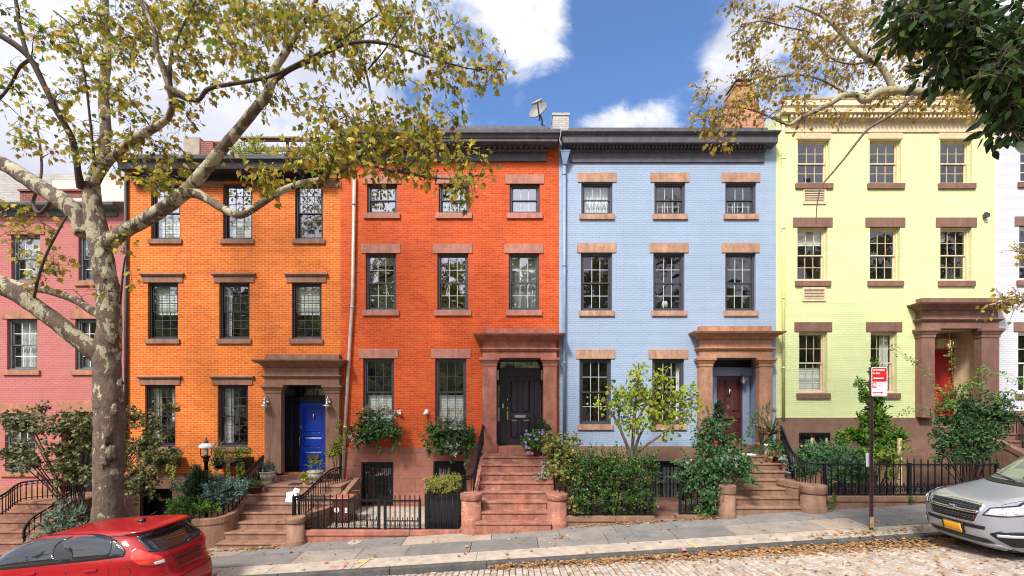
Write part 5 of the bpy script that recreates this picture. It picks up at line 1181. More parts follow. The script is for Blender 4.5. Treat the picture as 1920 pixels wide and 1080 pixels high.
# utility paint on the concrete strip
pm_y = mat('yellow_road_paint', (.55,.34,.05), .8, .5, 20, col2=(.40,.33,.25)); pm_r = mat('red_road_paint', (.45,.08,.09), .8, .5, 20, col2=(.42,.33,.28))
def scrawl(label, pts, w, m):
    mb = MB(); P_ = smooth_path([(a,b,0) for a,b in pts], 6); n = len(P_); v = []; rr = random.Random(len(pts)+int(pts[0][0]*10))
    for zz in (0, 1):
        for i, p in enumerate(P_):
            tt = (P_[min(i+1,n-1)]-P_[max(i-1,0)]).normalized(); nn = Vector((-tt.y,tt.x,0)); ww = w*(.5+rr.random()*.9)
            for s in (1,-1): a = p+nn*ww*s; v.append((a.x,a.y,G(a.x,a.y)+.009*zz))
    f = [(2*n+2*i,2*n+2*i+1,2*n+2*i+3,2*n+2*i+2) for i in range(n-1)]+[(2*i,2*i+2,2*n+2*i+2,2*n+2*i) for i in range(n-1)]+[(2*i+3,2*i+1,2*n+2*i+1,2*n+2*i+3) for i in range(n-1)]
    mb.add(v, f); q = mb.build('paint_mark', m, org=(pts[0][0],pts[0][1],G(*pts[0]))); tag(q, label, 'paint mark', 'utility paint marks on the sidewalk')
def gp(px, py):   # sidewalk point seen at a photo pixel
    a = (py-756)/F; zc = (CH-(-.06)-.035*(D*-1+4.7)*0)/(a+.0625*(px-960)/F+.035)
    for _ in range(6):
        x = (px-960)*zc/F; zc = (CH-G(x, zc-D))/a
    return (x, zc-D)
scrawl('yellow spray paint arrow near the red scrawl', [gp(665,1055),gp(680,1052),gp(700,1047)], .05, pm_y); scrawl('shorter yellow spray stroke crossing the arrow', [gp(668,1066),gp(682,1056),gp(696,1048)], .03, pm_y)
scrawl('long red spray paint scrawl near the kerb', [gp(618,1063),gp(640,1061),gp(652,1055),gp(640,1068)], .03, pm_r); scrawl('faint yellow spray patch below the blue house', [gp(1288,1016),gp(1300,1022),gp(1310,1027)], .05, pm_y)
scrawl('faint red spray patch near the kerb under the blue house', [gp(1268,1026),gp(1280,1028),gp(1284,1033)], .04, pm_r)
# ================================================================ cars
def interp(tab, z):
    zs = [a for a, _ in tab]; n = len(zs)
    if z <= zs[0]: return tab[0][1]
    if z >= zs[-1]: return tab[-1][1]
    for i in range(n-1):
        if z <= zs[i+1]:
            # monotone cubic
            def sl(j):
                if j <= 0 or j >= n-1: return None
                d0 = (tab[j][1]-tab[j-1][1])/(zs[j]-zs[j-1]); d1 = (tab[j+1][1]-tab[j][1])/(zs[j+1]-zs[j])
                return 0 if d0*d1 <= 0 else 2*d0*d1/(d0+d1)
            h = zs[i+1]-zs[i]; d = (tab[i+1][1]-tab[i][1])/h
            m0 = sl(i); m1 = sl(i+1); m0 = d if m0 is None else m0; m1 = d if m1 is None else m1
            t = (z-zs[i])/h; t2, t3 = t*t, t*t*t
            return (2*t3-3*t2+1)*tab[i][1]+(t3-2*t2+t)*h*m0+(-2*t3+3*t2)*tab[i+1][1]+(t3-t2)*h*m1
class CarShape:
    def __init__(s, xf, xr, w, n): s.xf, s.xr, s.w_, s.n_ = xf, xr, w, n
    def par(s, z):
        a, b, w, n = interp(s.xf,z), interp(s.xr,z), interp(s.w_,z), interp(s.n_,z)
        return (a+b)/2, (a-b)/2, w, n
    def at(s, phi, z):
        xc, a, w, n = s.par(z); c, q = math.cos(phi), math.sin(phi)
        return Vector((xc+a*math.copysign(abs(c)**(2/n), c), w*math.copysign(abs(q)**(2/n), q), z))
    def phi_y(s, y, z, front=True):
        _, _, w, n = s.par(z); q = max(-1, min(1, y/w)); ph = math.asin(math.copysign(abs(q)**(n/2), q)); return ph if front else math.pi-ph
    def phi_x(s, x, z, side=1):
        xc, a, w, n = s.par(z); q = max(-1, min(1, (x-xc)/a)); ph = math.acos(math.copysign(abs(q)**(n/2), q)); return ph*side
    def nrm(s, phi, z):
        e = 1e-3; a = s.at(phi+e,z)-s.at(phi-e,z); b = s.at(phi,z+e)-s.at(phi,z-e); v = a.cross(b)
        return v.normalized() if v.length > 1e-12 else Vector((0,0,1))
    def body(s, z0, z1, nz, nphi=120, holes=()):
        mb = MB(); zs = [z0+(z1-z0)*i/nz for i in range(nz+1)]; v = []
        # sample angles evenly along the rounded contour
        fine = [2*math.pi*i/2000 for i in range(2001)]; zm = z0+(z1-z0)*.4; P = [s.at(f,zm) for f in fine]; L_ = [0]
        for a, b in zip(P, P[1:]): L_.append(L_[-1]+(b-a).length)
        ph = []; j = 0
        for i in range(nphi):
            tgt = L_[-1]*i/nphi
            while L_[j+1] < tgt: j += 1
            ph.append(fine[j]+(fine[j+1]-fine[j])*((tgt-L_[j])/max(1e-9,L_[j+1]-L_[j])))
        for z in zs:
            for p in ph: v.append(s.at(p,z))
        f = []
        for i in range(nz):
            for k in range(nphi):
                q = (i*nphi+k, i*nphi+(k+1)%nphi, (i+1)*nphi+(k+1)%nphi, (i+1)*nphi+k)
                c = (v[q[0]]+v[q[2]])/2
                if any((c.x-hx)**2+(c.z-hz)**2 < hr*hr and abs(c.y) > .5 for hx,hz,hr in holes): continue
                f.append(q)
        top = len(v); v.append(Vector((s.par(z1)[0],0,z1+.004))); f += [(nz*nphi+k, nz*nphi+(k+1)%nphi, top) for k in range(nphi)]
        mb.add(v, f, 0, True); return mb
    def patch(s, mb, lo, hi, off=.006, nu=10, nv=6, mat=0, th=.02):
        """lo, hi: lists of (phi,z) along the lower/upper edge; surface patch lifted off the body, with edges"""
        def samp(l, t):
            t *= len(l)-1; i = min(int(t), len(l)-2); u = t-i; return (l[i][0]+(l[i+1][0]-l[i][0])*u, l[i][1]+(l[i+1][1]-l[i][1])*u)
        v = []
        for d in (off, off-th):
            for j in range(nv+1):
                for i in range(nu+1):
                    a, b = samp(lo,i/nu), samp(hi,i/nu); p, z = a[0]+(b[0]-a[0])*j/nv, a[1]+(b[1]-a[1])*j/nv
                    v.append(s.at(p,z)+s.nrm(p,z)*d)
        n = nu+1; k = n*(nv+1); f = [(j*n+i,j*n+i+1,(j+1)*n+i+1,(j+1)*n+i) for j in range(nv) for i in range(nu)]
        rim = [i for i in range(n)]+[j*n+nu for j in range(1,nv+1)]+[nv*n+i for i in range(nu-1,-1,-1)]+[j*n for j in range(nv-1,0,-1)]
        f2 = [(rim[i],rim[i]+k,rim[(i+1)%len(rim)]+k,rim[(i+1)%len(rim)]) for i in range(len(rim))]
        mb.add(v, f, mat, True); b = len(mb.v)-len(v)
        for q in f2: mb.f.append([b+x for x in q]); mb.m.append(mat); mb.s.append(False)
    def seam(s, mb, pts, r=.006, off=.0, mat=0):
        mb.tube([s.at(p,z)+s.nrm(p,z)*off for p,z in pts], r, 6, mat)
def paint(name, col, metal=0., rough=.3, coat=1., spec=.5):
    m, nt, b = newmat(name); b.inputs['Base Color'].default_value = c4(col); b.inputs['Metallic'].default_value = metal; b.inputs['Roughness'].default_value = rough
    b.inputs['Coat Weight'].default_value = coat; b.inputs['Specular IOR Level'].default_value = spec; b.inputs['Coat Roughness'].default_value = .03
    N = nt.nodes.new; L = nt.links.new; tc = N('ShaderNodeTexCoord'); n = N('ShaderNodeTexNoise'); L(tc.outputs['Object'], n.inputs['Vector']); n.inputs['Scale'].default_value = 900
    r = N('ShaderNodeValToRGB'); L(n.outputs['Fac'], r.inputs[0]); r.color_ramp.elements[0].color = c4(tuple(c*.85 for c in col)); r.color_ramp.elements[1].color = c4(tuple(min(1,c*1.12) for c in col)); L(r.outputs[0], b.inputs['Base Color'])
    # a film of street dust lifts the roughness in broad patches
    n2 = N('ShaderNodeTexNoise'); L(tc.outputs['Object'], n2.inputs['Vector']); n2.inputs['Scale'].default_value = 3; n2.inputs['Detail'].default_value = 8
    q = N('ShaderNodeMapRange'); L(n2.outputs['Fac'], q.inputs[0]); q.inputs[3].default_value = .02; q.inputs[4].default_value = .12; L(q.outputs[0], b.inputs['Coat Roughness'])
    return m
M['carglass'] = mat('dark_car_glass', (.012,.014,.015), .03, 0, coat=.6)
M['chrome'] = mat('chrome', (.8,.8,.8), .08, 0, metal=1)
M['lamp_red'] = mat('red_lamp_lens', (.75,.07,.03), .12, .5, 9, coat=.4, col2=(.50,.012,.008))
M['lamp_clear'] = mat('clear_lamp_lens', (.75,.77,.8), .08, .25, 25, metal=.6, coat=1)
M['blacktrim'] = mat('black_trim', (.010,.010,.012), .35, .1, 20)
def place(root, x, y, z, k=1.0):
    a = math.atan(.0625); c, s = math.cos(a), math.sin(a)
    root.matrix_world = Matrix(((-c,0,-s*k,x),(0,-1,0,y),(-s,0,c*k,z),(0,0,0,1)))
def wheel(root, x, y, r):
    s = 1 if y > 0 else -1; w = .2
    m = MB(); P_ = [(r*.66,-.1),(r*.93,-.1),(r,-.06),(r,.06),(r*.93,.1),(r*.66,.1)]; n = 32; v = []
    for rr, yy in P_:
        for j in range(n): a = 2*math.pi*j/n; v.append((x+rr*math.cos(a), y-s*.1+yy, r+rr*math.sin(a)))
    m.add(v, [(i*n+j,i*n+(j+1)%n,(i+1)*n+(j+1)%n,(i+1)*n+j) for i in range(len(P_)-1) for j in range(n)], 0, True)
    wh = m.build('wheel', M['rubber'], root)
    m = MB(); yo = y-s*.03
    for j in range(10):
        a = 2*math.pi*j/10; d = Vector((math.cos(a),0,math.sin(a))); q = Vector((-math.sin(a),0,math.cos(a))); c = Vector((x,yo,r))
        m.hexa([c+d*.05+q*.03+Vector((0,-.012,0)),c+d*r*.66+q*.022+Vector((0,-.012,0)),c+d*r*.66+q*.022+Vector((0,.012,0)),c+d*.05+q*.03+Vector((0,.012,0)),
                c+d*.05-q*.03+Vector((0,-.012,0)),c+d*r*.66-q*.022+Vector((0,-.012,0)),c+d*r*.66-q*.022+Vector((0,.012,0)),c+d*.05-q*.03+Vector((0,.012,0))])
    v = []
    for rr in (r*.62, r*.68):
        for yy in (-.03, .03):
            for j in range(n): a = 2*math.pi*j/n; v.append((x+rr*math.cos(a), yo+yy, r+rr*math.sin(a)))
    m.add(v, [(b0*n+j,b0*n+(j+1)%n,b1*n+(j+1)%n,b1*n+j) for b0,b1 in ((0,1),(1,3),(3,2),(2,0)) for j in range(n)], 0, True)
    m.build('rim', M['steel'], wh)

def red_car():
    H = [(.18,.16),(.28,.05),(.42,.0),(.58,.01),(.62,.05),(.78,.09),(.95,.12),(1.04,.17),(1.2,.32),(1.32,.45),(1.365,.42),(1.395,.33),(1.415,.36),(1.43,.55),(1.447,.95),(1.46,1.4)]
    S = CarShape([(.18,3.8),(.3,3.93),(.5,3.96),(.65,3.93),(.76,3.82),(.85,3.6),(.93,3.32),(.98,3.17),(1.1,2.93),(1.25,2.66),(1.35,2.43),(1.42,2.1),(1.46,1.65)], H,
                 [(.18,.79),(.3,.84),(.5,.862),(.72,.862),(.9,.845),(1.0,.82),(1.1,.78),(1.25,.71),(1.35,.655),(1.42,.60),(1.445,.50),(1.46,.27)],
                 [(.18,5),(.5,4.2),(.85,4.0),(1.0,4.6),(1.3,5),(1.40,5),(1.44,3.2),(1.46,2.4)])
    t = thing('parked_car', 'shiny red hatchback parked at the kerb by the mottled tree', 'car', (0,0,0), 'cars parked along the kerb'); ORG[t.name] = Vector((0,0,0))
    red = paint('red_car_paint', (.27,.0015,.005), .0, .5, .6, .2)
    S.body(.18, 1.46, 90, 200, holes=((3.20,.31,.36),(.72,.31,.36))).build('body', red, t)
    m = MB(); m.box(.2,3.8,-.62,.62,.2,.6); m.build('underbody', M['black'], t)
    for s in (1,-1):
        for x in (.72,3.20): wheel(t, x, s*.845, .31)
        px = lambda x, z: (S.phi_x(x,z,s), z)
        glass = MB()
        belt = lambda x: 1.045-.035*(x-1.5) + .015*max(0,(1.1-x))
        top = lambda x: interp([(.55,1.085),(.66,1.19),(.78,1.29),(.92,1.36),(1.2,1.405),(1.6,1.415),(2.1,1.40),(2.5,1.31),(2.88,1.12),(3.12,.995)], x)
        def win(xa, xb, n=12, shrink=.0):
            xs = [xa+(xb-xa)*i/n for i in range(n+1)]; return [px(x,belt(x)+shrink) for x in xs], [px(x,max(belt(x)+.012,top(x)-shrink)) for x in xs]
        lo, hi = win(.60, 3.06, 26, -.015); tr = MB(); S.patch(tr, lo, hi, .004, 52, 6, 0, .02); tr.build('window_trim', M['blacktrim'], t)
        for xa, xb in ((.64,.78),(.84,1.42),(1.52,2.90)):
            lo, hi = win(xa, xb, 14, .014); g = MB(); S.patch(g, lo, hi, .008, 28, 6, 0, .012); g.build('side_window', M['carglass'], t)
        m = MB()
        S.seam(m, [px(1.47,z) for z in [.3+.06*i for i in range(12)]], .004, -.001); S.seam(m, [px(.81,z) for z in [.62+.04*i for i in range(11)]], .004, -.001)
        S.seam(m, [px(.81+.30*((.62-z)/.3)**1.5,z) for i,z in enumerate([.62-.03*i for i in range(10)])], .004, -.001); m.build('door_seam', M['blacktrim'], t)
        for x in (1.07, 2.05):
            h = MB(); lo = [px(x-.1,.895),px(x+.1,.88)]; hi = [px(x-.1,.935),px(x+.1,.92)]; S.patch(h, lo, hi, .022, 8, 3, 0, .025); h.build('door_handle', red, t, bevel=.006)
        m = MB(); lo = [px(.46,.80),px(.72,.795)]; hi = [px(.46,.60),px(.72,.60)]
        if s > 0:
            f = MB(); ring = [px(.58+.075*math.cos(a), .83+.075*math.sin(a)) for a in [i*math.pi/12 for i in range(25)]]; S.seam(f, ring, .0035, 0); f.build('fuel_cap', M['blacktrim'], t)
        # tail lamp wraps from the flank to the hatch
        ly = lambda y, z: (S.phi_y(s*y,z,False) % (2*math.pi) if s > 0 else S.phi_y(s*y,z,False), z)
        def cnr(x, z): p = S.phi_x(x,z,s); return (p if s > 0 else p+2*math.pi, z)
        lo = [cnr(.50,1.02), cnr(.38,.91), cnr(.24,.86), ly(.48,.86)]; hi = [cnr(.53,1.13), cnr(.49,1.19), cnr(.40,1.13), ly(.50,.95)]
        l = MB(); S.patch(l, lo, hi, .014, 30, 8, 0, .03); lamp = l.build('tail_lamp', M['lamp_red'], t)
        l = MB(); S.patch(l, [cnr(.23,.87),ly(.50,.87)], [cnr(.235,.92),ly(.50,.925)], .018, 8, 3, 0, .012); l.build('reverse_lens', M['lamp_clear'], lamp)
        l = MB(); hx = [px(3.75,.66),px(3.3,.76)]; S.patch(l, hx, [px(3.72,.74),px(3.25,.84)], .01, 10, 4, 0, .02); l.build('headlight', M['lamp_clear'], t)
    ry = lambda y, z: (S.phi_y(y,z,False), z)
    g = MB(); S.patch(g, [ry(.62,1.08),ry(.4,1.035),ry(0,1.02),ry(-.4,1.035),ry(-.62,1.08)], [ry(.55,1.335),ry(.3,1.345),ry(0,1.35),ry(-.3,1.345),ry(-.55,1.335)], .006, 36, 10, 0, .02); rw = g.build('rear_window', M['carglass'], t)
    m = MB(); a = S.at(S.phi_y(-.05,1.05,False),1.05)+Vector((-.03,0,.0)); b = S.at(S.phi_y(-.48,1.11,False),1.11)+Vector((-.03,0,0)); m.tube([a,(a+b)/2+Vector((-.012,0,.006)),b], [.022,.014,.010], 6); m.build('wiper', M['blacktrim'], rw)
    m = MB(); S.patch(m, [ry(.66,1.36),ry(0,1.365),ry(-.66,1.36)], [ry(.64,1.375),ry(0,1.38),ry(-.64,1.375)], .004, 24, 2, 0, .01); m.build('spoiler_edge', M['blacktrim'], t)
    m = MB(); S.seam(m, [(S.phi_x(.74,z,1),z) for z in (1.37,1.40,1.43,1.45)], .0035, 0); m.build('roof_seam', M['blacktrim'], t)
    m = MB(); S.patch(m, [ry(.32,.68),ry(-.32,.68)], [ry(.30,.86),ry(-.30,.86)], .002, 14, 4, 0, .01); pl = m.build('plate_recess', mat('dark_red_recess', (.13,.004,.006), .35, .1, 10), t)
    m = MB(); S.patch(m, [ry(.34,.87),ry(-.34,.87)], [ry(.33,.90),ry(-.33,.90)], .02, 14, 2, 0, .02); m.build('hatch_handle', M['blacktrim'], t)
    m = MB(); S.seam(m, [ry(y,.585) for y in [.56-.07*i for i in range(17)]], .005, 0); S.seam(m, [ry(.56-.0*i,.585+.03*i) for i in range(5)], .004, 0); S.seam(m, [ry(-.56,.585+.03*i) for i in range(5)], .004, 0)
    m.build('hatch_seam', M['blacktrim'], t)
    m = MB(); S.patch(m, [ry(.72,.20),ry(0,.20),ry(-.72,.20)], [ry(.66,.30),ry(0,.32),ry(-.66,.30)], .012, 24, 3, 0, .02); m.build('bumper_insert', M['blacktrim'], t)
    m = MB(); S.patch(m, [ry(-.46,.735),ry(-.56,.735)], [ry(-.46,.76),ry(-.56,.76)], .006, 4, 2, 0, .006); m.build('badge', M['chrome'], t)
    m = MB(); m.tube([(1.00,0,1.447),(.86,0,1.46)], [.02,.05], 8); m.tube([(.92,0,1.465),(.62,0,1.61)], [.008,.003], 6); m.build('antenna', M['blacktrim'], t)
    g = MB(); fy = lambda y, z: (S.phi_y(y,z,True), z); S.patch(g, [fy(.66,1.0),fy(0,.99),fy(-.66,1.0)], [fy(.5,1.37),fy(0,1.40),fy(-.5,1.37)], .006, 20, 8, 0, .02); g.build('windscreen', M['carglass'], t)
    place(t, *RED_POS)
    return t
RED_POS = (-5.60, -5.62, road_z(-5.60,-5.6)-.05, 1.03)
red_car()

def silver_car():
    S = CarShape([(.24,4.40),(.34,4.52),(.46,4.59),(.62,4.61),(.78,4.60),(.88,4.56),(.95,4.47),(1.0,4.22),(1.05,3.86),(1.10,3.50),(1.14,3.34),(1.3,3.06),(1.5,2.68),(1.62,2.40),(1.68,2.05),(1.71,1.7)],
                 [(.24,.2),(.34,.06),(.5,.0),(.9,.03),(1.1,.1),(1.3,.24),(1.5,.38),(1.62,.5),(1.68,.75),(1.71,1.1)],
                 [(.24,.80),(.34,.86),(.5,.897),(.8,.895),(1.0,.885),(1.12,.865),(1.3,.81),(1.5,.735),(1.62,.67),(1.68,.56),(1.71,.35)],
                 [(.24,4.6),(.5,4.6),(.8,4.8),(.95,4.4),(1.05,4.2),(1.15,4.6),(1.5,4.8),(1.65,3.6),(1.71,2.6)])
    t = thing('parked_car', 'silver grey crossover parked facing downhill with an orange licence plate', 'car', (0,0,0), 'cars parked along the kerb'); ORG[t.name] = Vector((0,0,0))
    sil = paint('silver_car_paint', (.42,.44,.50), .45, .38)
    S.body(.24, 1.71, 80, 220, holes=((3.66,.36,.41),(.95,.36,.41))).build('body', sil, t)
    m = MB(); m.box(.2,4.3,-.66,.66,.24,.7); m.build('underbody', M['black'], t)
    fy = lambda y, z: (S.phi_y(y,z,True), z)
    fascia = MB(); S.patch(fascia, [fy(.36,.665),fy(0,.655),fy(-.36,.665)], [fy(.42,.90),fy(0,.915),fy(-.42,.90)], .008, 30, 8, 0, .02); gr = fascia.build('grille', M['blacktrim'], t)
    m = MB()
    for z in (.70,.735,.845,.875): S.patch(m, [fy(.375,z),fy(-.375,z)], [fy(.375,z+.012),fy(-.375,z+.012)], .018, 30, 1, 0, .012)
    for i in range(13):
        y = -.36+.058*i
        for za, zb_ in ((.68,.76),(.84,.89)): S.patch(m, [fy(y-.006,za),fy(y+.006,za)], [fy(y+.02,zb_),fy(y+.032,zb_)], .016, 1, 3, 0, .01)
    m.build('grille_mesh', mat('dark_grey_mesh', (.05,.05,.055), .3, .1, 20), gr)
    m = MB(); S.patch(m, [fy(.42,.80),fy(.1,.785),fy(-.1,.785),fy(-.42,.80)], [fy(.42,.835),fy(.1,.825),fy(-.1,.825),fy(-.42,.835)], .030, 30, 3, 0, .03); m.build('chrome_bar', M['chrome'], gr)
    m = MB(); 
    S.patch(m, [fy(.44,.905),fy(0,.92),fy(-.44,.905)], [fy(.44,.93),fy(0,.945),fy(-.44,.93)], .020, 30, 2, 0, .025)
    S.patch(m, [fy(.38,.64),fy(0,.63),fy(-.38,.64)], [fy(.38,.662),fy(0,.652),fy(-.38,.662)], .018, 30, 2, 0, .02)
    for s in (1,-1): S.patch(m, [fy(s*.36,.64),fy(s*.385,.64)], [fy(s*.42,.905),fy(s*.45,.905)], .018, 2, 8, 0, .02)
    m.build('grille_surround', M['chrome'], gr)
    m = MB(); S.patch(m, [fy(.50,.565),fy(0,.555),fy(-.50,.565)], [fy(.52,.62),fy(0,.61),fy(-.52,.62)], .006, 30, 2, 0, .015); m.build('lower_slot', M['blacktrim'], t)
    m = MB(); S.patch(m, [fy(.56,.36),fy(0,.34),fy(-.56,.36)], [fy(.50,.42),fy(0,.42),fy(-.50,.42)], .006, 30, 3, 0, .02); m.build('air_intake', M['blacktrim'], t)
    m = MB(); S.patch(m, [fy(.66,.285),fy(0,.27),fy(-.66,.285)], [fy(.60,.345),fy(0,.33),fy(-.60,.345)], .014, 30, 3, 0, .02); m.build('skid_strip', sil, t)
    m = MB(); S.patch(m, [fy(.19,.44),fy(-.19,.44)], [fy(.19,.60),fy(-.19,.60)], .022, 6, 3, 0, .02); ph = m.build('plate_holder', M['blacktrim'], t)
    m = MB(); S.patch(m, [fy(.155,.455),fy(-.155,.455)], [fy(.155,.585),fy(-.155,.585)], .032, 6, 3, 0, .012); m.build('licence_plate', mat('orange_plate', (.85,.40,.02), .5, .08, 10), ph)
    m = MB()
    for (y0_, z0_, y1_, z1_) in ((.165,.445,-.165,.453),(.165,.587,-.165,.595)): S.patch(m, [fy(y0_,z0_),fy(y1_,z0_)], [fy(y0_,z1_),fy(y1_,z1_)], .036, 6, 1, 0, .012)
    m.build('plate_frame', M['chrome'], ph)
    for s in (1,-1):
        def sx(x, z): return (S.phi_x(x,z,s), z)
        lo = [fy(s*.48,.79), fy(s*.70,.795), sx(4.12,.83), sx(3.86,.90)]; hi = [fy(s*.53,.905), fy(s*.72,.965), sx(4.06,1.0), sx(3.78,1.01)]
        l = MB(); S.patch(l, lo, hi, .010, 34, 8, 0, .03); hl = l.build('headlight', M['blacktrim'], t)
        lo2 = [fy(s*.505,.805), fy(s*.72,.81), sx(4.16,.84), sx(4.0,.875)]; hi2 = [fy(s*.55,.89), fy(s*.74,.945), sx(4.12,.975), sx(4.0,.98)]
        l = MB(); S.patch(l, lo2, hi2, .016, 34, 8, 0, .012); l.build('headlight_lens', M['lamp_clear'], hl)
        for (yy, zz, rr) in ((.66,.865,.034),(.765,.885,.042)):
            l = MB(); ring = [(S.phi_y(s*(yy+rr*math.cos(a)),zz+rr*math.sin(a)),zz+rr*math.sin(a)) for a in [i*math.pi/10 for i in range(21)]]; S.seam(l, ring, .009, .018); l.build('lamp_ring', M['chrome'], hl)
        l = MB(); S.patch(l, [sx(4.0,.885),sx(3.86,.91)], [sx(3.96,.975),sx(3.83,.99)], .017, 6, 4, 0, .01); l.build('marker_lens', M['lamp_red'], hl)
        lo = [fy(s*.56,.50), fy(s*.68,.335), fy(s*.80,.335), sx(4.02,.375)]; hi = [fy(s*.56,.525), fy(s*.66,.575), fy(s*.80,.58), sx(4.08,.56)]
        f = MB(); S.patch(f, lo, hi, .008, 24, 8, 0, .02); fh = f.build('fog_lamp_housing', M['blacktrim'], t)
        f = MB(); S.patch(f, [fy(s*.62,.485),fy(s*.80,.49)], [fy(s*.62,.525),fy(s*.80,.53)], .024, 14, 3, 0, .02); f.build('chrome_strip', M['lamp_clear'], fh)
        f = MB(); S.patch(f, [fy(s*.775,.395),fy(s*.825,.395)], [fy(s*.775,.455),fy(s*.825,.455)], .02, 6, 4, 0, .015); f.build('fog_lamp', M['lamp_clear'], fh, bevel=.01)
        for x in (.95,3.66): wheel(t, x, s*.87, .345)
        m = MB(); n = 22; v = []
        for rr in (.40,.455):
            for j in range(n+1): a = math.pi*j/n*1.06-.03*math.pi; v.append(Vector((3.66+rr*math.cos(a), s*.0, .36+rr*math.sin(a))))
        for p in v: p.y = S.at(S.phi_x(p.x, max(.25,p.z), s), max(.25,p.z)).y+s*.012
        m.add(v, [(j,j+1,n+2+j,n+1+j) for j in range(n)], 0, True); o = m.build('arch_trim', sil, t); o.modifiers.new('s','SOLIDIFY').thickness = .02
        px = lambda x, z: (S.phi_x(x,z,s), z)
        tr = MB(); xs = [.55+i*.095 for i in range(28)]
        S.patch(tr, [px(x,1.10) for x in xs], [px(x,max(1.115,interp([(.5,1.45),(.9,1.58),(1.8,1.60),(2.3,1.55),(2.7,1.36),(3.12,1.12)],x))) for x in xs], .004, 54, 6, 0, .02); tr.build('window_trim', M['blacktrim'], t)
        for xa, xb_ in ((.68,1.1),(1.2,2.0),(2.1,2.95)):
            xs = [xa+(xb_-xa)*i/12 for i in range(13)]; g = MB(); S.patch(g, [px(x,1.12) for x in xs], [px(x,max(1.13,interp([(.5,1.43),(.9,1.56),(1.8,1.58),(2.3,1.53),(2.7,1.34),(3.12,1.10)],x))) for x in xs], .008, 24, 6, 0, .012); g.build('side_window', M['carglass'], t)
        m = MB(); m.tube([(2.62,s*.84,1.12),(2.64,s*.95,1.14)], .02, 6); m.hexa([(2.56,s*.91,1.06),(2.70,s*.91,1.06),(2.68,s*1.07,1.07),(2.58,s*1.07,1.07),(2.56,s*.91,1.19),(2.68,s*.91,1.19),(2.66,s*1.06,1.18),(2.58,s*1.06,1.18)]); m.build('side_mirror', sil, t, bevel=.02)
        # hood shut line
        m = MB(); S.seam(m, [(S.phi_y(s*(.60+.10*i/12), z_), z_) for i, z_ in enumerate([.95+.014*i for i in range(13)])], .004, 0); m.build('hood_seam', M['blacktrim'], t)
    g = MB(); S.patch(g, [fy(.72,1.165),fy(.4,1.155),fy(0,1.15),fy(-.4,1.155),fy(-.72,1.165)], [fy(.60,1.60),fy(.3,1.625),fy(0,1.632),fy(-.3,1.625),fy(-.60,1.60)], .006, 34, 12, 0, .02); ws = g.build('windscreen', mat('pale_green_windscreen', (.13,.15,.12), .03, .3, 1.4, coat=1), t)
    g = MB(); S.patch(g, [fy(.74,1.115),fy(0,1.10),fy(-.74,1.115)], [fy(.73,1.155),fy(0,1.14),fy(-.73,1.155)], .008, 30, 3, 0, .02); g.build('cowl', M['blacktrim'], t)
    for y0_ in (-.1,.5):
        m = MB(); m.tube([S.at(*fy(y0_,1.14))+Vector((.03,0,.02)), S.at(*fy(y0_-.55,1.19))+Vector((.025,0,.02))], .01, 6); m.build('wiper', M['blacktrim'], ws)
    m = MB(); S.patch(m, [fy(.05,.795),fy(-.05,.795)], [fy(.05,.85),fy(-.05,.85)], .035, 6, 3, 0, .02); m.build('badge', M['chrome'], gr, bevel=.01)
    place(t, *SIL_POS)
    return t
SIL_POS = (7.84+4.6, -5.68, road_z(7.84+4.6,-5.7)-.06, 1.07)
silver_car()
# ================================================================ vegetation
def mirror(half): return half+[(-x,y) for x,y in half[::-1] if abs(x) > 1e-6]
SH = {
 'plane': mirror([(0,0),(.10,-.03),(.30,-.10),(.26,.06),(.52,.18),(.36,.30),(.50,.55),(.26,.50),(.16,.70),(0,1.0)]),
 'oval': mirror([(0,0),(.16,.12),(.27,.38),(.25,.62),(.12,.86),(0,1)]),
 'heart': mirror([(0,.05),(.12,-.04),(.36,.02),(.48,.25),(.42,.52),(.2,.8),(0,1)]),
 'linden': mirror([(0,0),(.14,.05),(.26,.25),(.24,.5),(.12,.8),(0,1)]),
 'lance': mirror([(0,0),(.10,.25),(.12,.5),(.08,.78),(0,1)]),
 'round': mirror([(0,0),(.22,.05),(.38,.32),(.38,.62),(.2,.9),(0,.98)]),
 'needle': [(-.10,0),(.10,0),(.13,.5),(.07,.8),(0,1),(-.07,.8),(-.13,.5)],
 'scale': mirror([(0,0),(.14,.2),(.10,.45),(.22,.55),(.14,.8),(0,1)]),
 'fern': mirror([(0,0),(.10,.06),(.30,.10),(.12,.20),(.36,.32),(.12,.42),(.34,.58),(.10,.64),(.22,.82),(0,1)]),
 'blade': [(-.02,0),(.02,0),(.035,.35),(.02,.75),(0,1),(-.02,.75),(-.035,.35)],
}
def rv(rnd, s=1.0):
    while True:
        v = Vector((rnd.uniform(-1,1), rnd.uniform(-1,1), rnd.uniform(-1,1)))
        if .01 < v.length < 1: return v*s
def leaf(mb, p, d, n, size, shape, mat=0, curl=.25):
    d = d.normalized(); w = n.cross(d)
    if w.length < 1e-4: w = d.orthogonal()
    w.normalize(); nn = d.cross(w)
    pts = SH[shape]; mb.add([p+d*(y*size)+w*(x*size)+nn*(-(abs(x)*curl*.9+(y*y)*curl*.5)*size) for x,y in pts], [list(range(len(pts)))], mat)
M['bark_burl'] = mat('burl_bark', (.13,.075,.05), .9, .5, 12, .8, 40, col2=(.05,.028,.02))
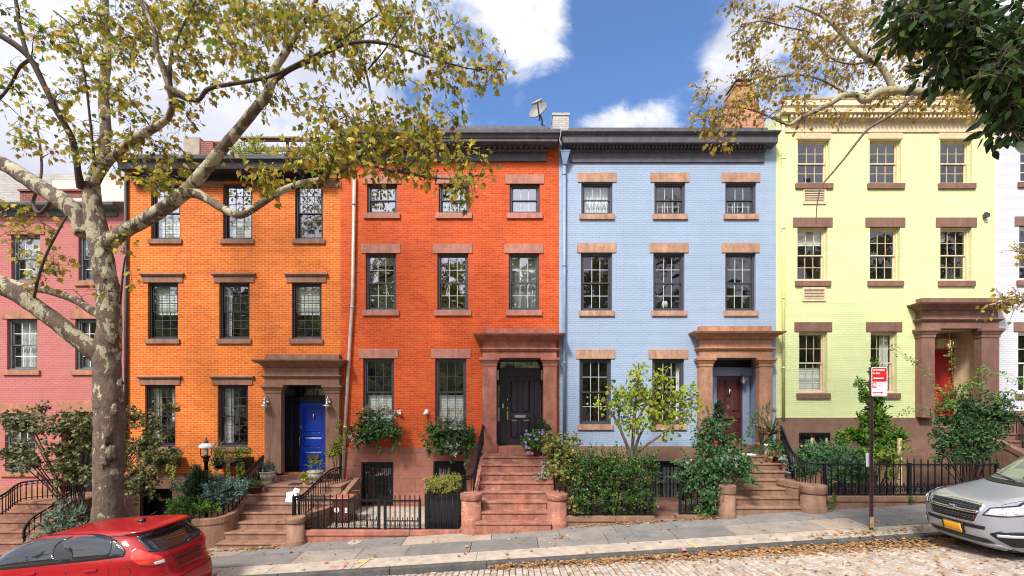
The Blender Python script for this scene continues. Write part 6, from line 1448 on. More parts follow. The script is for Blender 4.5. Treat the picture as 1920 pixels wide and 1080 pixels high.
def bark_plane(name, z0, z1, lo, hi):
    m, nt, b = newmat(name); N = nt.nodes.new; L = nt.links.new
    tc = N('ShaderNodeTexCoord'); sp = N('ShaderNodeSeparateXYZ'); L(tc.outputs['Object'], sp.inputs[0])
    def ns(sc, det, rough, dist=0):
        n = N('ShaderNodeTexNoise'); mp = N('ShaderNodeMapping'); mp.inputs['Scale'].default_value = (1,1,.6); L(tc.outputs['Object'], mp.inputs[0]); L(mp.outputs[0], n.inputs['Vector'])
        n.inputs['Scale'].default_value = sc; n.inputs['Detail'].default_value = det; n.inputs['Roughness'].default_value = rough; n.inputs['Distortion'].default_value = dist; return n.outputs['Fac']
    fa = ns(4.5, 6, .62, .3); fb = ns(13, 5, .6, .2); w_ = N('ShaderNodeMath'); w_.operation = 'MULTIPLY_ADD'; w_.inputs[1].default_value = .45; w_.inputs[2].default_value = -.225; L(fb, w_.inputs[0]); w2 = N('ShaderNodeMath'); L(fa, w2.inputs[0]); L(w_.outputs[0], w2.inputs[1]); f1 = w2.outputs[0]
    mr = N('ShaderNodeMapRange'); L(sp.outputs['Z'], mr.inputs[0]); mr.inputs[1].default_value = z0; mr.inputs[2].default_value = z1; mr.inputs[3].default_value = lo; mr.inputs[4].default_value = hi
    a = N('ShaderNodeMath'); a.operation = 'ADD'; L(f1, a.inputs[0]); L(mr.outputs[0], a.inputs[1])
    r = N('ShaderNodeValToRGB'); L(a.outputs[0], r.inputs[0]); e = r.color_ramp.elements
    e[0].position = .49; e[0].color = (0,0,0,1); e[1].position = .51; e[1].color = (1,1,1,1)
    def ramp(f, c0, c1): 
        q = N('ShaderNodeValToRGB'); L(f, q.inputs[0]); q.color_ramp.elements[0].position = .3; q.color_ramp.elements[1].position = .7; q.color_ramp.elements[0].color = c4(c0); q.color_ramp.elements[1].color = c4(c1); return q.outputs[0]
    dark = ramp(ns(9,8,.7), (.055,.036,.025), (.185,.125,.082)); pale = ramp(ns(3,5,.6), (.28,.245,.145), (.44,.40,.27))
    x = N('ShaderNodeMixRGB'); L(r.outputs[0], x.inputs[0]); L(dark, x.inputs[1]); L(pale, x.inputs[2]); L(x.outputs[0], b.inputs['Base Color']); b.inputs['Roughness'].default_value = .85
    f3 = ns(16, 8, .7); ad = N('ShaderNodeMath'); ad.operation = 'MULTIPLY_ADD'; L(r.outputs[0], ad.inputs[0]); ad.inputs[1].default_value = -.35; L(f3, ad.inputs[2])
    bp = N('ShaderNodeBump'); bp.inputs['Strength'].default_value = .9; bp.inputs['Distance'].default_value = .05; L(ad.outputs[0], bp.inputs['Height']); L(bp.outputs[0], b.inputs['Normal'])
    return m
def wide(pts, i):
    # a wide lens stretches round limbs off its axis: take that out to get the limb's true girth
    a, b = pts[max(i-1,0)], pts[min(i+1,len(pts)-1)]; n = Vector((-(b[1]-a[1]), b[0]-a[0])); n.normalize()
    u = Vector(((pts[i][0]-960)/F, (pts[i][1]-756)/F)); return math.sqrt(1+n.dot(u)**2)
def plane_tree(label, base, limbs, regions, leafm, barkm, seed, leaf_size=(.08,.13), per=12, shape='plane', group=None, twig_m=None, burls=(), name='plane_tree', loose=.2):
    rnd = random.Random(seed); t = thing(name, label, 'tree', base, group)
    trunk = MB(); br = MB(); nodes = []
    for li, (pts, sides) in enumerate(limbs):
        P_ = smooth_path([W(a,b,c) for a,b,c,_ in pts], 6); rs = smooth_path([(r_*c/F/wide(pts,i),0,0) for i,(_,_,c,r_) in enumerate(pts)], 6); rs = [max(.004, q.x) for q in rs]
        (trunk if rs[0] > .05 and (sides > 9 or barkm is not BK1) else br).tube(P_, rs, sides, 0, True, .09 if rs[0] > .12 else .07, seed+li)
        nodes += [(p, r_) for p, r_ in zip(P_, rs) if r_ < .14]
    for (px, py, zc, rp) in burls:
        trunk_, trunk = trunk, MB(); c = W(px,py,zc+.06); r_ = rp*.8*zc/F
        vs_ = []; ns_, nl = 16, 11
        for i in range(nl):
            th = math.pi*(i+.5)/nl
            for j in range(ns_):
                a = 2*math.pi*j/ns_; d = Vector((math.sin(th)*math.cos(a), math.sin(th)*math.sin(a), math.cos(th))); vs_.append(c+Vector((d.x,d.y*.7,d.z*1.7))*r_*(1+.9*mnoise.noise(c*3+d*3.2)+.4*mnoise.noise(c*5+d*7)))
        trunk.add(vs_, [(i*ns_+j,i*ns_+(j+1)%ns_,(i+1)*ns_+(j+1)%ns_,(i+1)*ns_+j) for i in range(nl-1) for j in range(ns_)]+[list(range(ns_-1,-1,-1)), [(nl-1)*ns_+j for j in range(ns_)]], 0, True)
        trunk.build('burl', barkm, t); trunk = trunk_
    cl = []
    for (cx, cy, rx, ry, n, z0, z1) in regions:
        for _ in range(n):
            a, q = rnd.uniform(0,2*math.pi), math.sqrt(rnd.random()); cl.append(W(cx+rx*q*math.cos(a), cy+ry*q*math.sin(a), rnd.uniform(z0,z1)))
    base_nodes = list(nodes)
    cl = [(min((c-p).length for p,_ in base_nodes[::2]), c) for c in cl]; cl.sort(key=lambda q: q[0])
    lv = MB(); nodes2 = [(p.x,p.y,p.z,r_) for p,r_ in nodes]
    for dist, c in cl:
        bx = None; bd = 1e9
        for q in nodes2:
            d = (q[0]-c.x)**2+(q[1]-c.y)**2+(q[2]-c.z)**2
            if d < bd: bd = d; bx = q
        a = Vector(bx[:3]); L_ = math.sqrt(bd); r0 = min(bx[3]*.6, .008+.010*L_); k = max(3, int(L_/.16)+2)
        pts = []; bend = rv(rnd, .16*L_)+Vector((0,0,.10*L_))
        for i in range(k+1):
            s = i/k; pts.append(a.lerp(c, s)+bend*(4*s*(1-s))*.6+(rv(rnd, .018*min(1,L_+.3)) if 0 < i < k else Vector()))
        rs = [r0+(.0038-r0)*i/k for i in range(k+1)]
        br.tube(pts, rs, 5 if r0 < .015 else 7, 0, False)
        nodes2 += [(p.x,p.y,p.z,r_) for p,r_ in list(zip(pts,rs))[1:]]
        # side shoots
        dirn = (pts[-1]-pts[-2]).normalized()
        nl = int(per*rnd.uniform(.55,1.4))
        for i in range(nl):
            s = rnd.random()**.6; j = min(int(s*k), k-1); p = pts[j].lerp(pts[j+1], s*k-j)
            if L_ > .8 and s < .35: s = .9; p = pts[-1]
            off = rv(rnd, loose); q = p+off; 
            if rnd.random() < .6: br.tube([p, (p+q)/2+Vector((0,0,.02)), q], [.0042,.0034,.0026], 4, 0, False)
            d = (off.normalized()*.6+Vector((0,0,-.55))+rv(rnd,.7)); n = Vector((rnd.uniform(-.8,.8), rnd.uniform(-1,.5), rnd.uniform(-.1,1)))
            leaf(lv, q, d, n.normalized(), rnd.uniform(*leaf_size), shape, 0, rnd.uniform(.1,.6))
    tr = trunk.build('trunk', barkm, t); br.build('branches', twig_m or barkm, t); lv.build('crown', leafm, t)
    return t
LM = {}
LM['plane'] = leaf_mat('autumn_plane_leaf', [(.10,.11,.016),(.28,.25,.028),(.44,.35,.04),(.17,.19,.022),(.54,.44,.05),(.30,.16,.035),(.22,.24,.028),(.42,.27,.05),(.62,.53,.07),(.08,.10,.016),(.16,.25,.03),(.36,.36,.045)], .48)
LM['plane2'] = leaf_mat('sparse_gold_plane_leaf', [(.40,.25,.04),(.28,.15,.03),(.50,.36,.06),(.24,.25,.04),(.56,.42,.08),(.32,.16,.04),(.46,.38,.05)], .42)
LM['linden'] = leaf_mat('dark_linden_leaf', [(.010,.026,.008),(.02,.045,.012),(.035,.075,.018),(.014,.034,.010),(.06,.11,.022),(.018,.04,.012),(.11,.15,.025),(.012,.03,.009)], .3, .4)
BK1 = bark_plane('mottled_plane_bark', 1.2, 6.6, -.13, -.005); BK2 = bark_plane('pale_plane_bark', 0, 4, .06, .10)
# ---- the big plane tree by the red car
T1 = [
 ([(203,1095,9.7,40),(203,1040,9.7,36),(203,985,9.7,32),(204,900,9.7,30),(206,800,9.7,31),(204,740,9.7,30),(201,690,9.7,28),(203,640,9.7,26),(205,590,9.7,25),(203,545,9.7,24),(195,500,9.7,23),(187,460,9.7,23),(180,420,9.7,22),(174,380,9.7,20),(172,345,9.7,17)], 22),
 ([(196,460,9.7,20),(230,436,9.5,16),(280,408,9.3,15),(330,375,9.1,14.5),(355,352,9.0,14.5),(385,318,8.9,13),(420,275,8.8,12.5),(450,240,8.7,12),(478,205,8.6,11.5),(497,183,8.6,11),(508,160,8.6,9),(515,130,8.7,8.5),(538,95,8.8,7.5),(560,55,8.9,6.5),(580,25,9,5.5),(605,-25,9,4.5)], 16),
 ([(350,358,9.0,11),(372,364,9.0,9),(390,374,8.9,8),(420,392,8.7,7.5),(450,403,8.5,7.5),(480,388,8.4,7.5),(520,362,8.3,7),(560,345,8.2,6.5),(600,337,8.2,6),(640,318,8.2,5.5),(665,292,8.2,5),(690,275,8.3,4.4),(710,250,8.4,4),(715,225,8.5,3)], 12),
 ([(655,300,8.2,4),(700,310,8.1,3.4),(740,321,8.0,3),(770,325,8.0,2.6),(800,332,8.0,2.2),(850,335,8.0,1.6),(900,328,8.0,1)], 8),
 ([(752,322,8,2.4),(780,297,8.1,2.0),(798,272,8.2,1.6),(815,240,8.3,1)], 7),
 ([(712,235,8.4,3),(700,200,8.5,2.6),(690,150,8.6,2.2),(675,100,8.7,1.8),(668,70,8.8,1.4)], 7),
 ([(690,130,8.6,2),(720,95,8.6,1.7),(750,50,8.6,1.3),(765,20,8.6,1)], 6),
 ([(172,348,9.7,15),(180,320,9.9,14),(193,290,10.1,13),(198,250,10.3,12),(195,200,10.5,11.5),(196,150,10.7,11),(200,100,10.9,10),(198,50,11,9),(195,-30,11.2,8)], 14),
 ([(176,345,9.6,12),(198,310,9.4,10.5),(225,283,9.2,10),(255,258,9.0,10),(290,240,8.8,9),(315,220,8.7,8),(323,195,8.6,7.5),(318,165,8.5,7),(305,125,8.4,6),(293,95,8.4,5.5),(290,60,8.4,5),(272,20,8.4,4.2),(252,-20,8.4,3.5)], 12),
 ([(318,165,8.5,5.5),(345,182,8.4,5.5),(372,187,8.4,5),(390,167,8.3,5),(430,158,8.2,4.6),(480,150,8.2,4.2),(520,138,8.2,3.8),(560,118,8.2,3.3),(610,92,8.2,2.7),(660,60,8.2,2.1),(705,30,8.2,1.5)], 9),
 ([(320,160,8.5,4),(320,110,8.6,3.4),(335,65,8.7,3),(352,30,8.8,2.5),(370,-10,8.9,2)], 8),
 ([(508,158,8.6,6.5),(540,133,8.5,5.5),(590,110,8.4,5),(640,85,8.4,4.4),(690,78,8.4,3.8),(740,86,8.4,3.2),(800,106,8.4,2.4),(850,121,8.4,1.8),(890,130,8.4,1.3),(945,130,8.4,.8)], 9),
 ([(160,440,9.7,18),(148,410,9.7,17),(130,388,9.7,16),(100,366,9.8,15),(60,342,9.9,14),(20,315,10,13),(-30,290,10.1,12)], 14),
 ([(192,668,9.7,20),(170,652,9.6,18),(140,632,9.5,17),(110,607,9.4,17),(70,578,9.3,16),(30,550,9.2,16),(-30,525,9.1,15)], 14),
 ([(190,590,9.7,9),(172,582,9.8,8),(140,562,10,7),(90,545,10.2,7),(45,537,10.4,7),(-20,515,10.6,6)], 10),
 ([(152,352,9.6,9),(146,320,9.4,7.5),(142,290,9.3,7),(133,255,9.2,6.5),(105,205,9.0,6),(85,165,8.9,5.6),(60,115,8.8,5.4),(30,85,8.7,5.2),(-15,58,8.6,5)], 9),
 ([(50,100,8.8,4.6),(38,55,8.8,4.4),(32,15,8.8,4),(25,-25,8.8,3.5)], 8),
 ([(60,110,8.8,4.6),(38,125,8.9,4.4),(22,155,9,4),(2,182,9,4),(-20,200,9,4)], 8),
 ([(180,330,9.6,3),(160,150,9.2,2.2),(140,60,9.1,1.8),(100,20,9,1.4)], 6),
 ([(100,372,9.8,4),(75,400,10,4),(62,380,10.4,4),(74,345,10.6,3.5),(78,310,10.8,3),(74,265,11,2.4),(68,235,11,1.6)], 7),
 ([(60,578,9.3,4),(72,520,9.1,3.4),(90,470,9,3),(125,405,8.9,2.6)], 7),
 ([(225,570,9.7,3),(232,500,9.4,2),(236,480,9.3,1.4)], 6),
]
RG1 = [(50,45,80,45,10,8.4,11),(120,100,70,60,14,8.4,11),(210,60,110,65,46,8,11.5),(330,70,110,75,56,8,11.5),(450,55,110,65,50,8,11),(570,40,100,50,44,8,11),(690,35,90,45,34,8,10.5),(800,55,70,50,24,8,10),(870,100,60,45,15,8,9.6),(925,130,35,25,5,8,9),
 (150,190,110,50,16,8.4,11),(260,180,90,50,18,8.4,11),(110,275,80,45,10,8.8,11),(205,285,100,40,17,8.6,11),(340,200,70,40,10,8.2,10),(420,120,80,45,18,8,10.5),(500,170,50,40,7,8.2,10),(330,295,45,30,7,8.6,10),(285,330,70,25,16,8.2,9.4),(245,262,60,30,8,8.6,10),
 (620,100,80,40,16,8,10),(710,110,70,35,12,8,10),(790,135,80,40,13,8,9.6),(865,170,50,40,8,8,9.4),(570,180,50,40,8,8,10),(640,170,60,40,8,8,10),
 (610,235,50,35,10,7.9,9.4),(680,245,80,40,22,7.8,9.2),(760,235,80,45,20,7.8,9.2),(830,245,60,35,9,7.8,9),(720,295,100,35,24,7.6,9),(820,305,80,40,18,7.6,8.8),(885,320,45,45,9,7.7,8.6),(645,290,50,40,14,7.8,9),(570,280,55,35,12,7.8,9),(520,320,50,30,10,7.9,9),(890,365,35,25,6,7.7,8.4),(600,310,60,30,10,7.8,8.8),
 (30,420,45,40,7,8.8,10),(60,470,55,40,6,8.8,10),(120,520,60,45,8,8.8,10.2),(235,500,15,60,3,9,9.6),(500,340,40,25,4,8,9),(470,15,200,30,26,8,10.5),(30,150,30,40,4,8.6,10),(60,230,50,40,5,8.8,10.4)]
plane_tree('tall plane tree with mottled trunk and golden leaves beside the red car', W(203,1070,9.7), T1, RG1, LM['plane'], BK1, 11, (.05,.14), 13, loose=.24, twig_m=M['bark_twig'],
  burls=[(196,520,9.5,11),(186,765,9.45,11),(193,790,9.45,9),(180,745,9.5,8),(201,815,9.42,12),(188,835,9.45,10),(208,850,9.42,10),(215,770,9.42,8),(196,866,9.42,8),(185,700,9.5,7),(225,720,9.45,6),(212,634,9.42,9)])
# ---- the second plane tree: its trunk stands outside the frame on the right
T2 = [
 ([(2120,1090,9.3,42),(2118,900,9.3,36),(2112,700,9.3,32),(2105,500,9.3,29),(2092,330,9.3,26),(2075,200,9.3,22),(2060,60,9.3,18),(2050,-80,9.3,14)], 18),
 ([(2090,260,9.3,18),(2020,190,9.2,14),(1960,160,9.1,12.5),(1900,158,9,11.5),(1850,166,8.9,10.5),(1800,170,8.9,9.5),(1760,172,8.8,9),(1720,172,8.8,9),(1680,170,8.8,9),(1645,174,8.8,9),(1622,187,8.8,8),(1605,178,8.8,6.5),(1580,180,8.7,6),(1555,195,8.7,5.2),(1530,207,8.7,4.6),(1500,222,8.7,4),(1478,234,8.7,3.4),(1455,220,8.7,2.6),(1430,222,8.7,2)], 13),
 ([(1676,170,8.8,8.5),(1662,140,8.8,8),(1645,118,8.8,7.5),(1620,105,8.8,7),(1600,88,8.8,6.5),(1575,60,8.8,5.5),(1555,40,8.8,4.5),(1530,25,8.8,3.5),(1490,10,8.8,2.4)], 11),
 ([(1710,180,8.8,3.2),(1690,202,8.7,3),(1660,222,8.7,2.8),(1630,240,8.6,2.4),(1608,265,8.6,2.2),(1585,295,8.6,2),(1560,325,8.6,1.8),(1540,350,8.6,1.6),(1532,385,8.6,1.2),(1530,420,8.6,.8)], 7),
 ([(1800,168,8.9,4),(1770,120,8.9,3.4),(1720,95,8.9,2.8),(1690,60,9,2.2)], 7),
 ([(1640,112,8.8,3),(1600,120,8.8,2.4),(1560,110,8.8,1.8),(1520,70,8.8,1.4)], 6),
 ([(1590,178,8.8,3),(1540,150,8.8,2.4),(1490,140,8.8,1.8),(1440,150,8.8,1.3)], 6),
 ([(1470,232,8.7,2.4),(1420,210,8.7,1.8),(1370,200,8.7,1.4),(1320,220,8.7,.9)], 6),
 ([(1520,60,8.8,2),(1470,50,8.8,1.6),(1420,40,8.8,1.2),(1370,70,8.8,.8)], 6),
]
RG2 = [(1470,30,70,30,12,8.4,9.6),(1410,60,50,40,7,8.4,9.4),(1380,20,35,18,5,8.4,9.4),(1570,50,80,40,16,8.4,9.8),(1560,120,80,40,13,8.4,9.8),(1480,130,70,45,9,8.4,9.6),(1420,150,50,40,8,8.4,9.2),(1350,170,50,30,6,8.4,9),(1400,210,60,30,10,8.3,9),(1330,235,45,25,7,8.3,9),(1470,180,60,30,7,8.4,9.4),
 (1640,60,60,40,12,8.6,9.8),(1690,120,70,40,15,8.6,9.8),(1620,150,60,30,9,8.6,9.8),(1760,110,60,40,11,8.6,9.8),(1540,215,60,25,5,8.4,9.2),(1790,150,60,40,12,8.6,9.6),(1720,200,50,20,6,8.5,9.3),(1640,200,50,20,5,8.5,9.2),(1500,90,60,40,8,8.4,9.4),(1350,265,30,18,3,8.3,8.8),(1580,10,60,15,8,8.5,9.5),(1700,20,70,25,9,8.6,9.6)]
RG2b = [(1790,200,40,25,6,8.4,9),(1910,470,35,30,4,8.6,9),(1880,565,40,25,6,8.2,8.8),(1840,200,40,20,4,8.5,9)]
plane_tree('plane tree leaning in from the right with pale boughs and sparse copper leaves', W(2120,1075,9.3), T2+[([(2108,560,9.3,6),(2000,520,9,4),(1950,545,8.8,3),(1900,560,8.6,2),(1855,572,8.5,1.4)],7)], RG2+RG2b, LM['plane2'], BK2, 23, (.04,.095), 20, loose=.25, twig_m=M['bark_grey'])
# ---- dark broad-leaved tree on the near side, hanging into the corner
def PN(px, py, zc): return (px, py, zc)
T3 = [
 ([(2420,1500,3.6,60),(2400,900,3.6,52),(2380,400,3.7,46),(2360,0,3.8,40),(2350,-300,3.9,34)], 14),
 ([(2365,100,3.8,22),(2200,30,4.2,17),(2050,-10,4.6,13),(1930,-20,5,9),(1820,-15,5.2,6),(1700,-5,5.4,3.5)], 10),
 ([(2370,250,3.8,20),(2220,190,4.3,14),(2080,150,4.7,10),(1960,120,5,7),(1880,90,5.1,4),(1800,80,5.2,2)], 9),
 ([(2080,150,4.7,8),(2000,190,4.8,5),(1940,210,4.9,3.4),(1890,225,5,2)], 8),
]
RG3 = [(1700,20,50,30,13,4.9,5.8),(1770,40,60,45,24,4.8,5.8),(1850,40,60,50,30,4.6,5.8),(1900,90,50,60,28,4.6,5.6),(1820,110,60,40,22,4.8,5.6),(1765,125,30,25,8,5,5.6),(1880,160,50,35,18,4.7,5.5),(1905,215,30,35,10,4.7,5.4),(1878,240,22,25,5,4.8,5.3),(1690,60,35,18,6,5,5.6),(2000,60,80,100,30,4.4,5.6),(2080,150,80,100,24,4.2,5.4)]
plane_tree('dark green broad leaved tree hanging into the top right corner', W(2420,1500,3.6), T3, RG3, LM['linden'], M['bark_grey'], 31, (.08,.16), 16, 'linden', name='linden_tree')

# ---- shrubs and small plants
def foliage(lv, blobs, rnd, shape, size, per=10, spread=.10, up=.5, down=0, surf=2.4, curl=.3, mat=0, tips=None):
    """blobs: (px,py,zc,rx_px,ry_px,rdepth_m,n)"""
    for (px, py, zc, rx, ry, rd, n) in blobs:
        c = W(px,py,zc); ax, az = rx*zc/F/(1+((px-960)/F)**2)**.3, ry*zc/F
        for _ in range(n):
            d = rv(rnd); d = d.normalized()*(rnd.random()**(1/surf)); bump = 1+.28*mnoise.noise(c*1.7+d*2.3)
            p = c+Vector((d.x*ax, d.y*rd, d.z*az))*bump
            out = Vector((d.x, d.y-.15, d.z+.15)).normalized() if d.length > .01 else Vector((0,-1,0))
            if tips is not None: tips.append(p)
            ax_ = (out+rv(rnd,.6)+Vector((0,0,up-down))).normalized()
            for i in range(per):
                q = p+ax_*rnd.uniform(-1,1)*spread+rv(rnd, spread*.55); dd = (ax_*.5+rv(rnd,1.0)+Vector((0,0,.2*up-down*.8))); nn = (out*.5+Vector((0,-.2,.6))+rv(rnd,.9)).normalized()
                leaf(lv, q, dd, nn, rnd.uniform(*size), shape, mat, curl)
def bush(name, label, cat, base, blobs, leafm, shape, size, per=10, spread=.1, seed=1, stems=5, up=.5, down=0, surf=2.4, stem_r=.012, stem_m=None, extra=None, group=None, parent=None, part='foliage'):
    rnd = random.Random(seed); t = parent or thing(name, label, cat, base, group)
    lv = MB(); tips = []; foliage(lv, blobs, rnd, shape, size, per, spread, up, down, surf, tips=tips)
    if extra: extra(lv, rnd)
    if stems:
        st = MB(); b = Vector(base)
        for tip in rnd.sample(tips, min(stems, len(tips))):
            m_ = b.lerp(tip, .5)+rv(rnd,.08)+Vector((0,0,.06)); P_ = smooth_path([b+rv(rnd,.05), m_, tip], 4); n = len(P_); st.tube(P_, [stem_r*(1-.8*i/n) for i in range(n)], 6, 0)
        st.build('stems', stem_m or M['bark_twig'], t)
    lv.build(part, leafm, t); return t
LM['maple'] = leaf_mat('bronze_maple_leaf', [(.045,.075,.022),(.11,.13,.04),(.07,.10,.03),(.20,.18,.08),(.035,.06,.02),(.27,.22,.11),(.09,.12,.035)], .25)
LM['rhodo'] = leaf_mat('grey_green_leaf', [(.065,.111,.065),(.117,.169,.111),(.169,.221,.156),(.052,.091,.052)], .2)
LM['box'] = leaf_mat('boxwood_leaf', [(.042,.105,.017),(.084,.182,.025),(.140,.252,.035),(.031,.070,.017)], .25)
LM['conifer'] = leaf_mat('dark_conifer_needle', [(.012,.032,.012),(.022,.052,.018),(.035,.07,.024),(.016,.038,.014)], .12)
LM['juniper'] = leaf_mat('blue_juniper_needle', [(.042,.091,.070),(.077,.140,.105),(.112,.182,.140),(.028,.063,.042)], .12)
LM['ivy'] = leaf_mat('mixed_window_box_leaf', [(.022,.065,.014),(.04,.10,.022),(.06,.13,.03),(.10,.16,.06),(.028,.075,.016),(.05,.115,.026),(.16,.21,.11)], .25)
LM['silver'] = leaf_mat('silver_dusty_leaf', [(.20,.24,.20),(.30,.33,.29),(.12,.16,.11),(.40,.42,.38)], .2)
LM['lime'] = leaf_mat('lime_trailing_leaf', [(.14,.20,.02),(.22,.26,.03),(.08,.14,.02),(.30,.28,.04)], .3)
LM['hedge'] = leaf_mat('glossy_hedge_leaf', [(.016,.046,.012),(.03,.08,.018),(.05,.12,.028),(.02,.058,.014),(.04,.10,.022),(.022,.06,.014),(.06,.13,.03),(.03,.075,.018),(.045,.11,.022),(.025,.065,.015),(.30,.26,.02)], .2, .35)
LM['variegated'] = leaf_mat('yellowing_climber_leaf', [(.10,.16,.03),(.20,.24,.06),(.30,.28,.08),(.07,.12,.025),(.30,.14,.05),(.16,.20,.05)], .3)
LM['redbud'] = leaf_mat('yellow_green_redbud_leaf', [(.14,.22,.018),(.22,.32,.022),(.32,.40,.03),(.18,.27,.02),(.42,.42,.03),(.27,.35,.025),(.11,.18,.015)], .4)
LM['fern'] = leaf_mat('feathery_shrub_leaf', [(.018,.06,.022),(.035,.09,.032),(.06,.14,.045),(.11,.20,.07),(.025,.07,.024),(.045,.11,.035)], .28)
LM['yew'] = leaf_mat('yew_needle', [(.03,.085,.032),(.05,.12,.045),(.085,.165,.065),(.025,.07,.026)], .15)
LM['hinoki'] = leaf_mat('hinoki_fan', [(.035,.095,.012),(.065,.15,.016),(.11,.22,.02),(.024,.065,.010),(.16,.27,.03)], .22)
LM['rose'] = leaf_mat('rose_leaf', [(.021,.063,.024),(.039,.098,.033),(.068,.143,.045),(.030,.075,.027),(.112,.195,.060)], .25)
LM['rosetip'] = leaf_mat('young_rose_leaf', [(.10,.20,.04),(.16,.27,.06),(.07,.15,.03),(.24,.30,.07)], .4)
LM['sedum'] = leaf_mat('sedum_leaf', [(.17,.22,.02),(.27,.27,.04),(.30,.20,.08),(.10,.18,.015),(.34,.26,.12)], .3)
LM['purple'] = leaf_mat('purple_petal', [(.22,.14,.52),(.30,.20,.60),(.40,.30,.66)], .3)
LM['redpet'] = leaf_mat('red_petal', [(.55,.01,.008),(.65,.02,.012)], .3)
LM['spike'] = leaf_mat('dracaena_blade', [(.05,.085,.025),(.10,.13,.04),(.03,.06,.018),(.16,.18,.07)], .2)
LM['fuzz'] = leaf_mat('straw_seedheads', [(.34,.27,.16),(.26,.19,.11),(.42,.34,.22)], .3)

bush('japanese_maple', 'spreading bronze green maple in front of the pink house', 'shrub', W(150,985,11.6),
  [(40,792,11.6,55,22,.5,54),(110,800,11.4,50,24,.5,54),(165,795,11.4,45,25,.5,59),(20,850,11.2,36,26,.4,29),(60,862,11.2,40,22,.4,32),(110,845,11.3,34,18,.3,24),(160,838,11.4,34,26,.4,40),(130,885,11.2,60,22,.5,56),(185,880,11.4,40,30,.5,40),(270,835,11.6,50,24,.5,48),(300,862,11.5,42,22,.5,45),(260,885,11.7,50,26,.5,48),(290,800,11.8,30,30,.3,20),(250,780,11.9,22,26,.3,16),(270,915,11.8,44,20,.4,35),(80,765,11.6,16,10,.2,6),(310,765,11.7,22,8,.2,8)],
  LM['maple'], 'plane', (.06,.10), 11, .13, 3, stems=34, up=.1, surf=1.6, stem_r=.022)
bush('rhododendron', 'grey green shrub between the pink steps and the plane trunk', 'shrub', W(120,1015,10.9), [(120,975,10.9,45,32,.4,46),(150,1000,10.8,40,25,.4,26),(90,1000,10.8,35,22,.4,22)], LM['rhodo'], 'lance', (.10,.16), 10, .08, 5, up=.8)
bush('dwarf_spruce', 'small cone shaped dark spruce beside the lamp post', 'shrub', W(371,950,11.5), [(371,925,11.5,28,25,.35,170),(371,905,11.5,22,20,.28,120),(371,888,11.5,12,14,.16,50)], LM['conifer'], 'needle', (.05,.09), 18, .05, 7, stems=2, up=.8, surf=3)
bush('boxwood', 'bright green clipped boxwood behind the red car roof', 'shrub', W(355,985,11.1), [(345,948,11.1,36,18,.34,150),(388,948,11.1,28,16,.3,90)], LM['box'], 'oval', (.035,.055), 15, .06, 8)
bush('juniper', 'blue green juniper between the cone spruce and the stair railing', 'shrub', W(420,960,11.4), [(415,925,11.4,36,20,.4,120),(445,915,11.6,28,18,.35,70),(405,905,11.8,24,14,.3,40),(345,915,11.8,24,12,.3,34)], LM['juniper'], 'needle', (.05,.10), 16, .07, 9)
# window boxes
def window_box(label, px0, px1, py0, py1, blobs, silver, trails, seed, leafk='ivy', fuzz=None, group='planted window boxes'):
    c = W((px0+px1)/2, py1, 13.35); t = thing('window_box', label, 'window box', c, group)
    m = MB(); x0, x1 = fx(px0,.35), fx(px1,.35); za, zb_ = fz(py1,.35), fz(py0,.35); m.hexa([(x0+.03,-.36,za),(x1-.03,-.36,za),(x1-.03,-.09,za),(x0+.03,-.09,za),(x0,-.40,zb_),(x1,-.40,zb_),(x1,-.09,zb_),(x0,-.09,zb_)]); m.box(x0+.1,x0+.13,-.36,-.03,za-.12,za); m.box(x1-.13,x1-.1,-.36,-.03,za-.12,za); m.build('box', M['black'], t, bevel=.01)
    bush('', '', '', c, blobs, LM[leafk], 'round', (.035,.06), 12, .07, seed, stems=0, parent=t, up=.2, down=.25)
    if silver: bush('', '', '', c, silver, LM['silver'], 'fern', (.06,.10), 9, .06, seed+1, stems=0, parent=t, part='silver_foliage')
    if fuzz: bush('', '', '', c, fuzz, LM['fuzz'], 'blade', (.12,.22), 8, .07, seed+2, stems=0, parent=t, part='grasses', up=1.2)
    rnd = random.Random(seed); lv = MB(); st = MB()
    for (px, ya, yb_) in trails:
        p = W(px, ya, 13.25); q = W(px+rnd.uniform(-4,4), yb_, 13.2); P_ = smooth_path([p, p.lerp(q,.4)+rv(rnd,.06), p.lerp(q,.7)+rv(rnd,.05), q], 5); st.tube(P_, .004, 5)
        for s in P_:
            for _ in range(4): leaf(lv, s+rv(rnd,.05), Vector((rnd.uniform(-1,1),-.5,-.7)), Vector((rnd.uniform(-.4,.4),-.8,.5)), rnd.uniform(.035,.06), 'heart')
    if trails: lv.build('trailing_ivy', LM['ivy' if leafk == 'ivy' else 'lime'], t); st.build('stems', M['bark_twig'], t)
window_box('overflowing window box left of the two on the red house', 676, 742, 800, 822, [(700,805,13.2,48,24,.32,240),(680,815,13.2,28,20,.28,75),(735,808,13.2,22,20,.28,60),(705,778,13.3,40,14,.25,69)], [(668,820,13.1,18,14,.2,12),(690,775,13.2,12,10,.15,7),(735,775,13.2,12,10,.15,8)], [(672,820,846),(690,825,838),(708,825,848),(738,820,845),(750,810,830)], 41, fuzz=[(712,772,13.2,30,10,.2,16)])
window_box('fuller window box nearer the black door with ivy trailing lower', 810, 878, 805, 825, [(842,812,13.2,50,28,.34,270),(815,820,13.2,26,26,.28,90),(872,822,13.2,22,26,.28,90),(845,838,13.1,34,16,.25,81)], [(856,798,13.0,13,13,.2,18),(845,840,13.0,22,12,.2,10)], [(806,830,856),(828,835,850),(850,845,866),(874,838,862),(888,820,845),(875,850,876)], 43, fuzz=[(848,780,13.2,34,12,.2,22)])
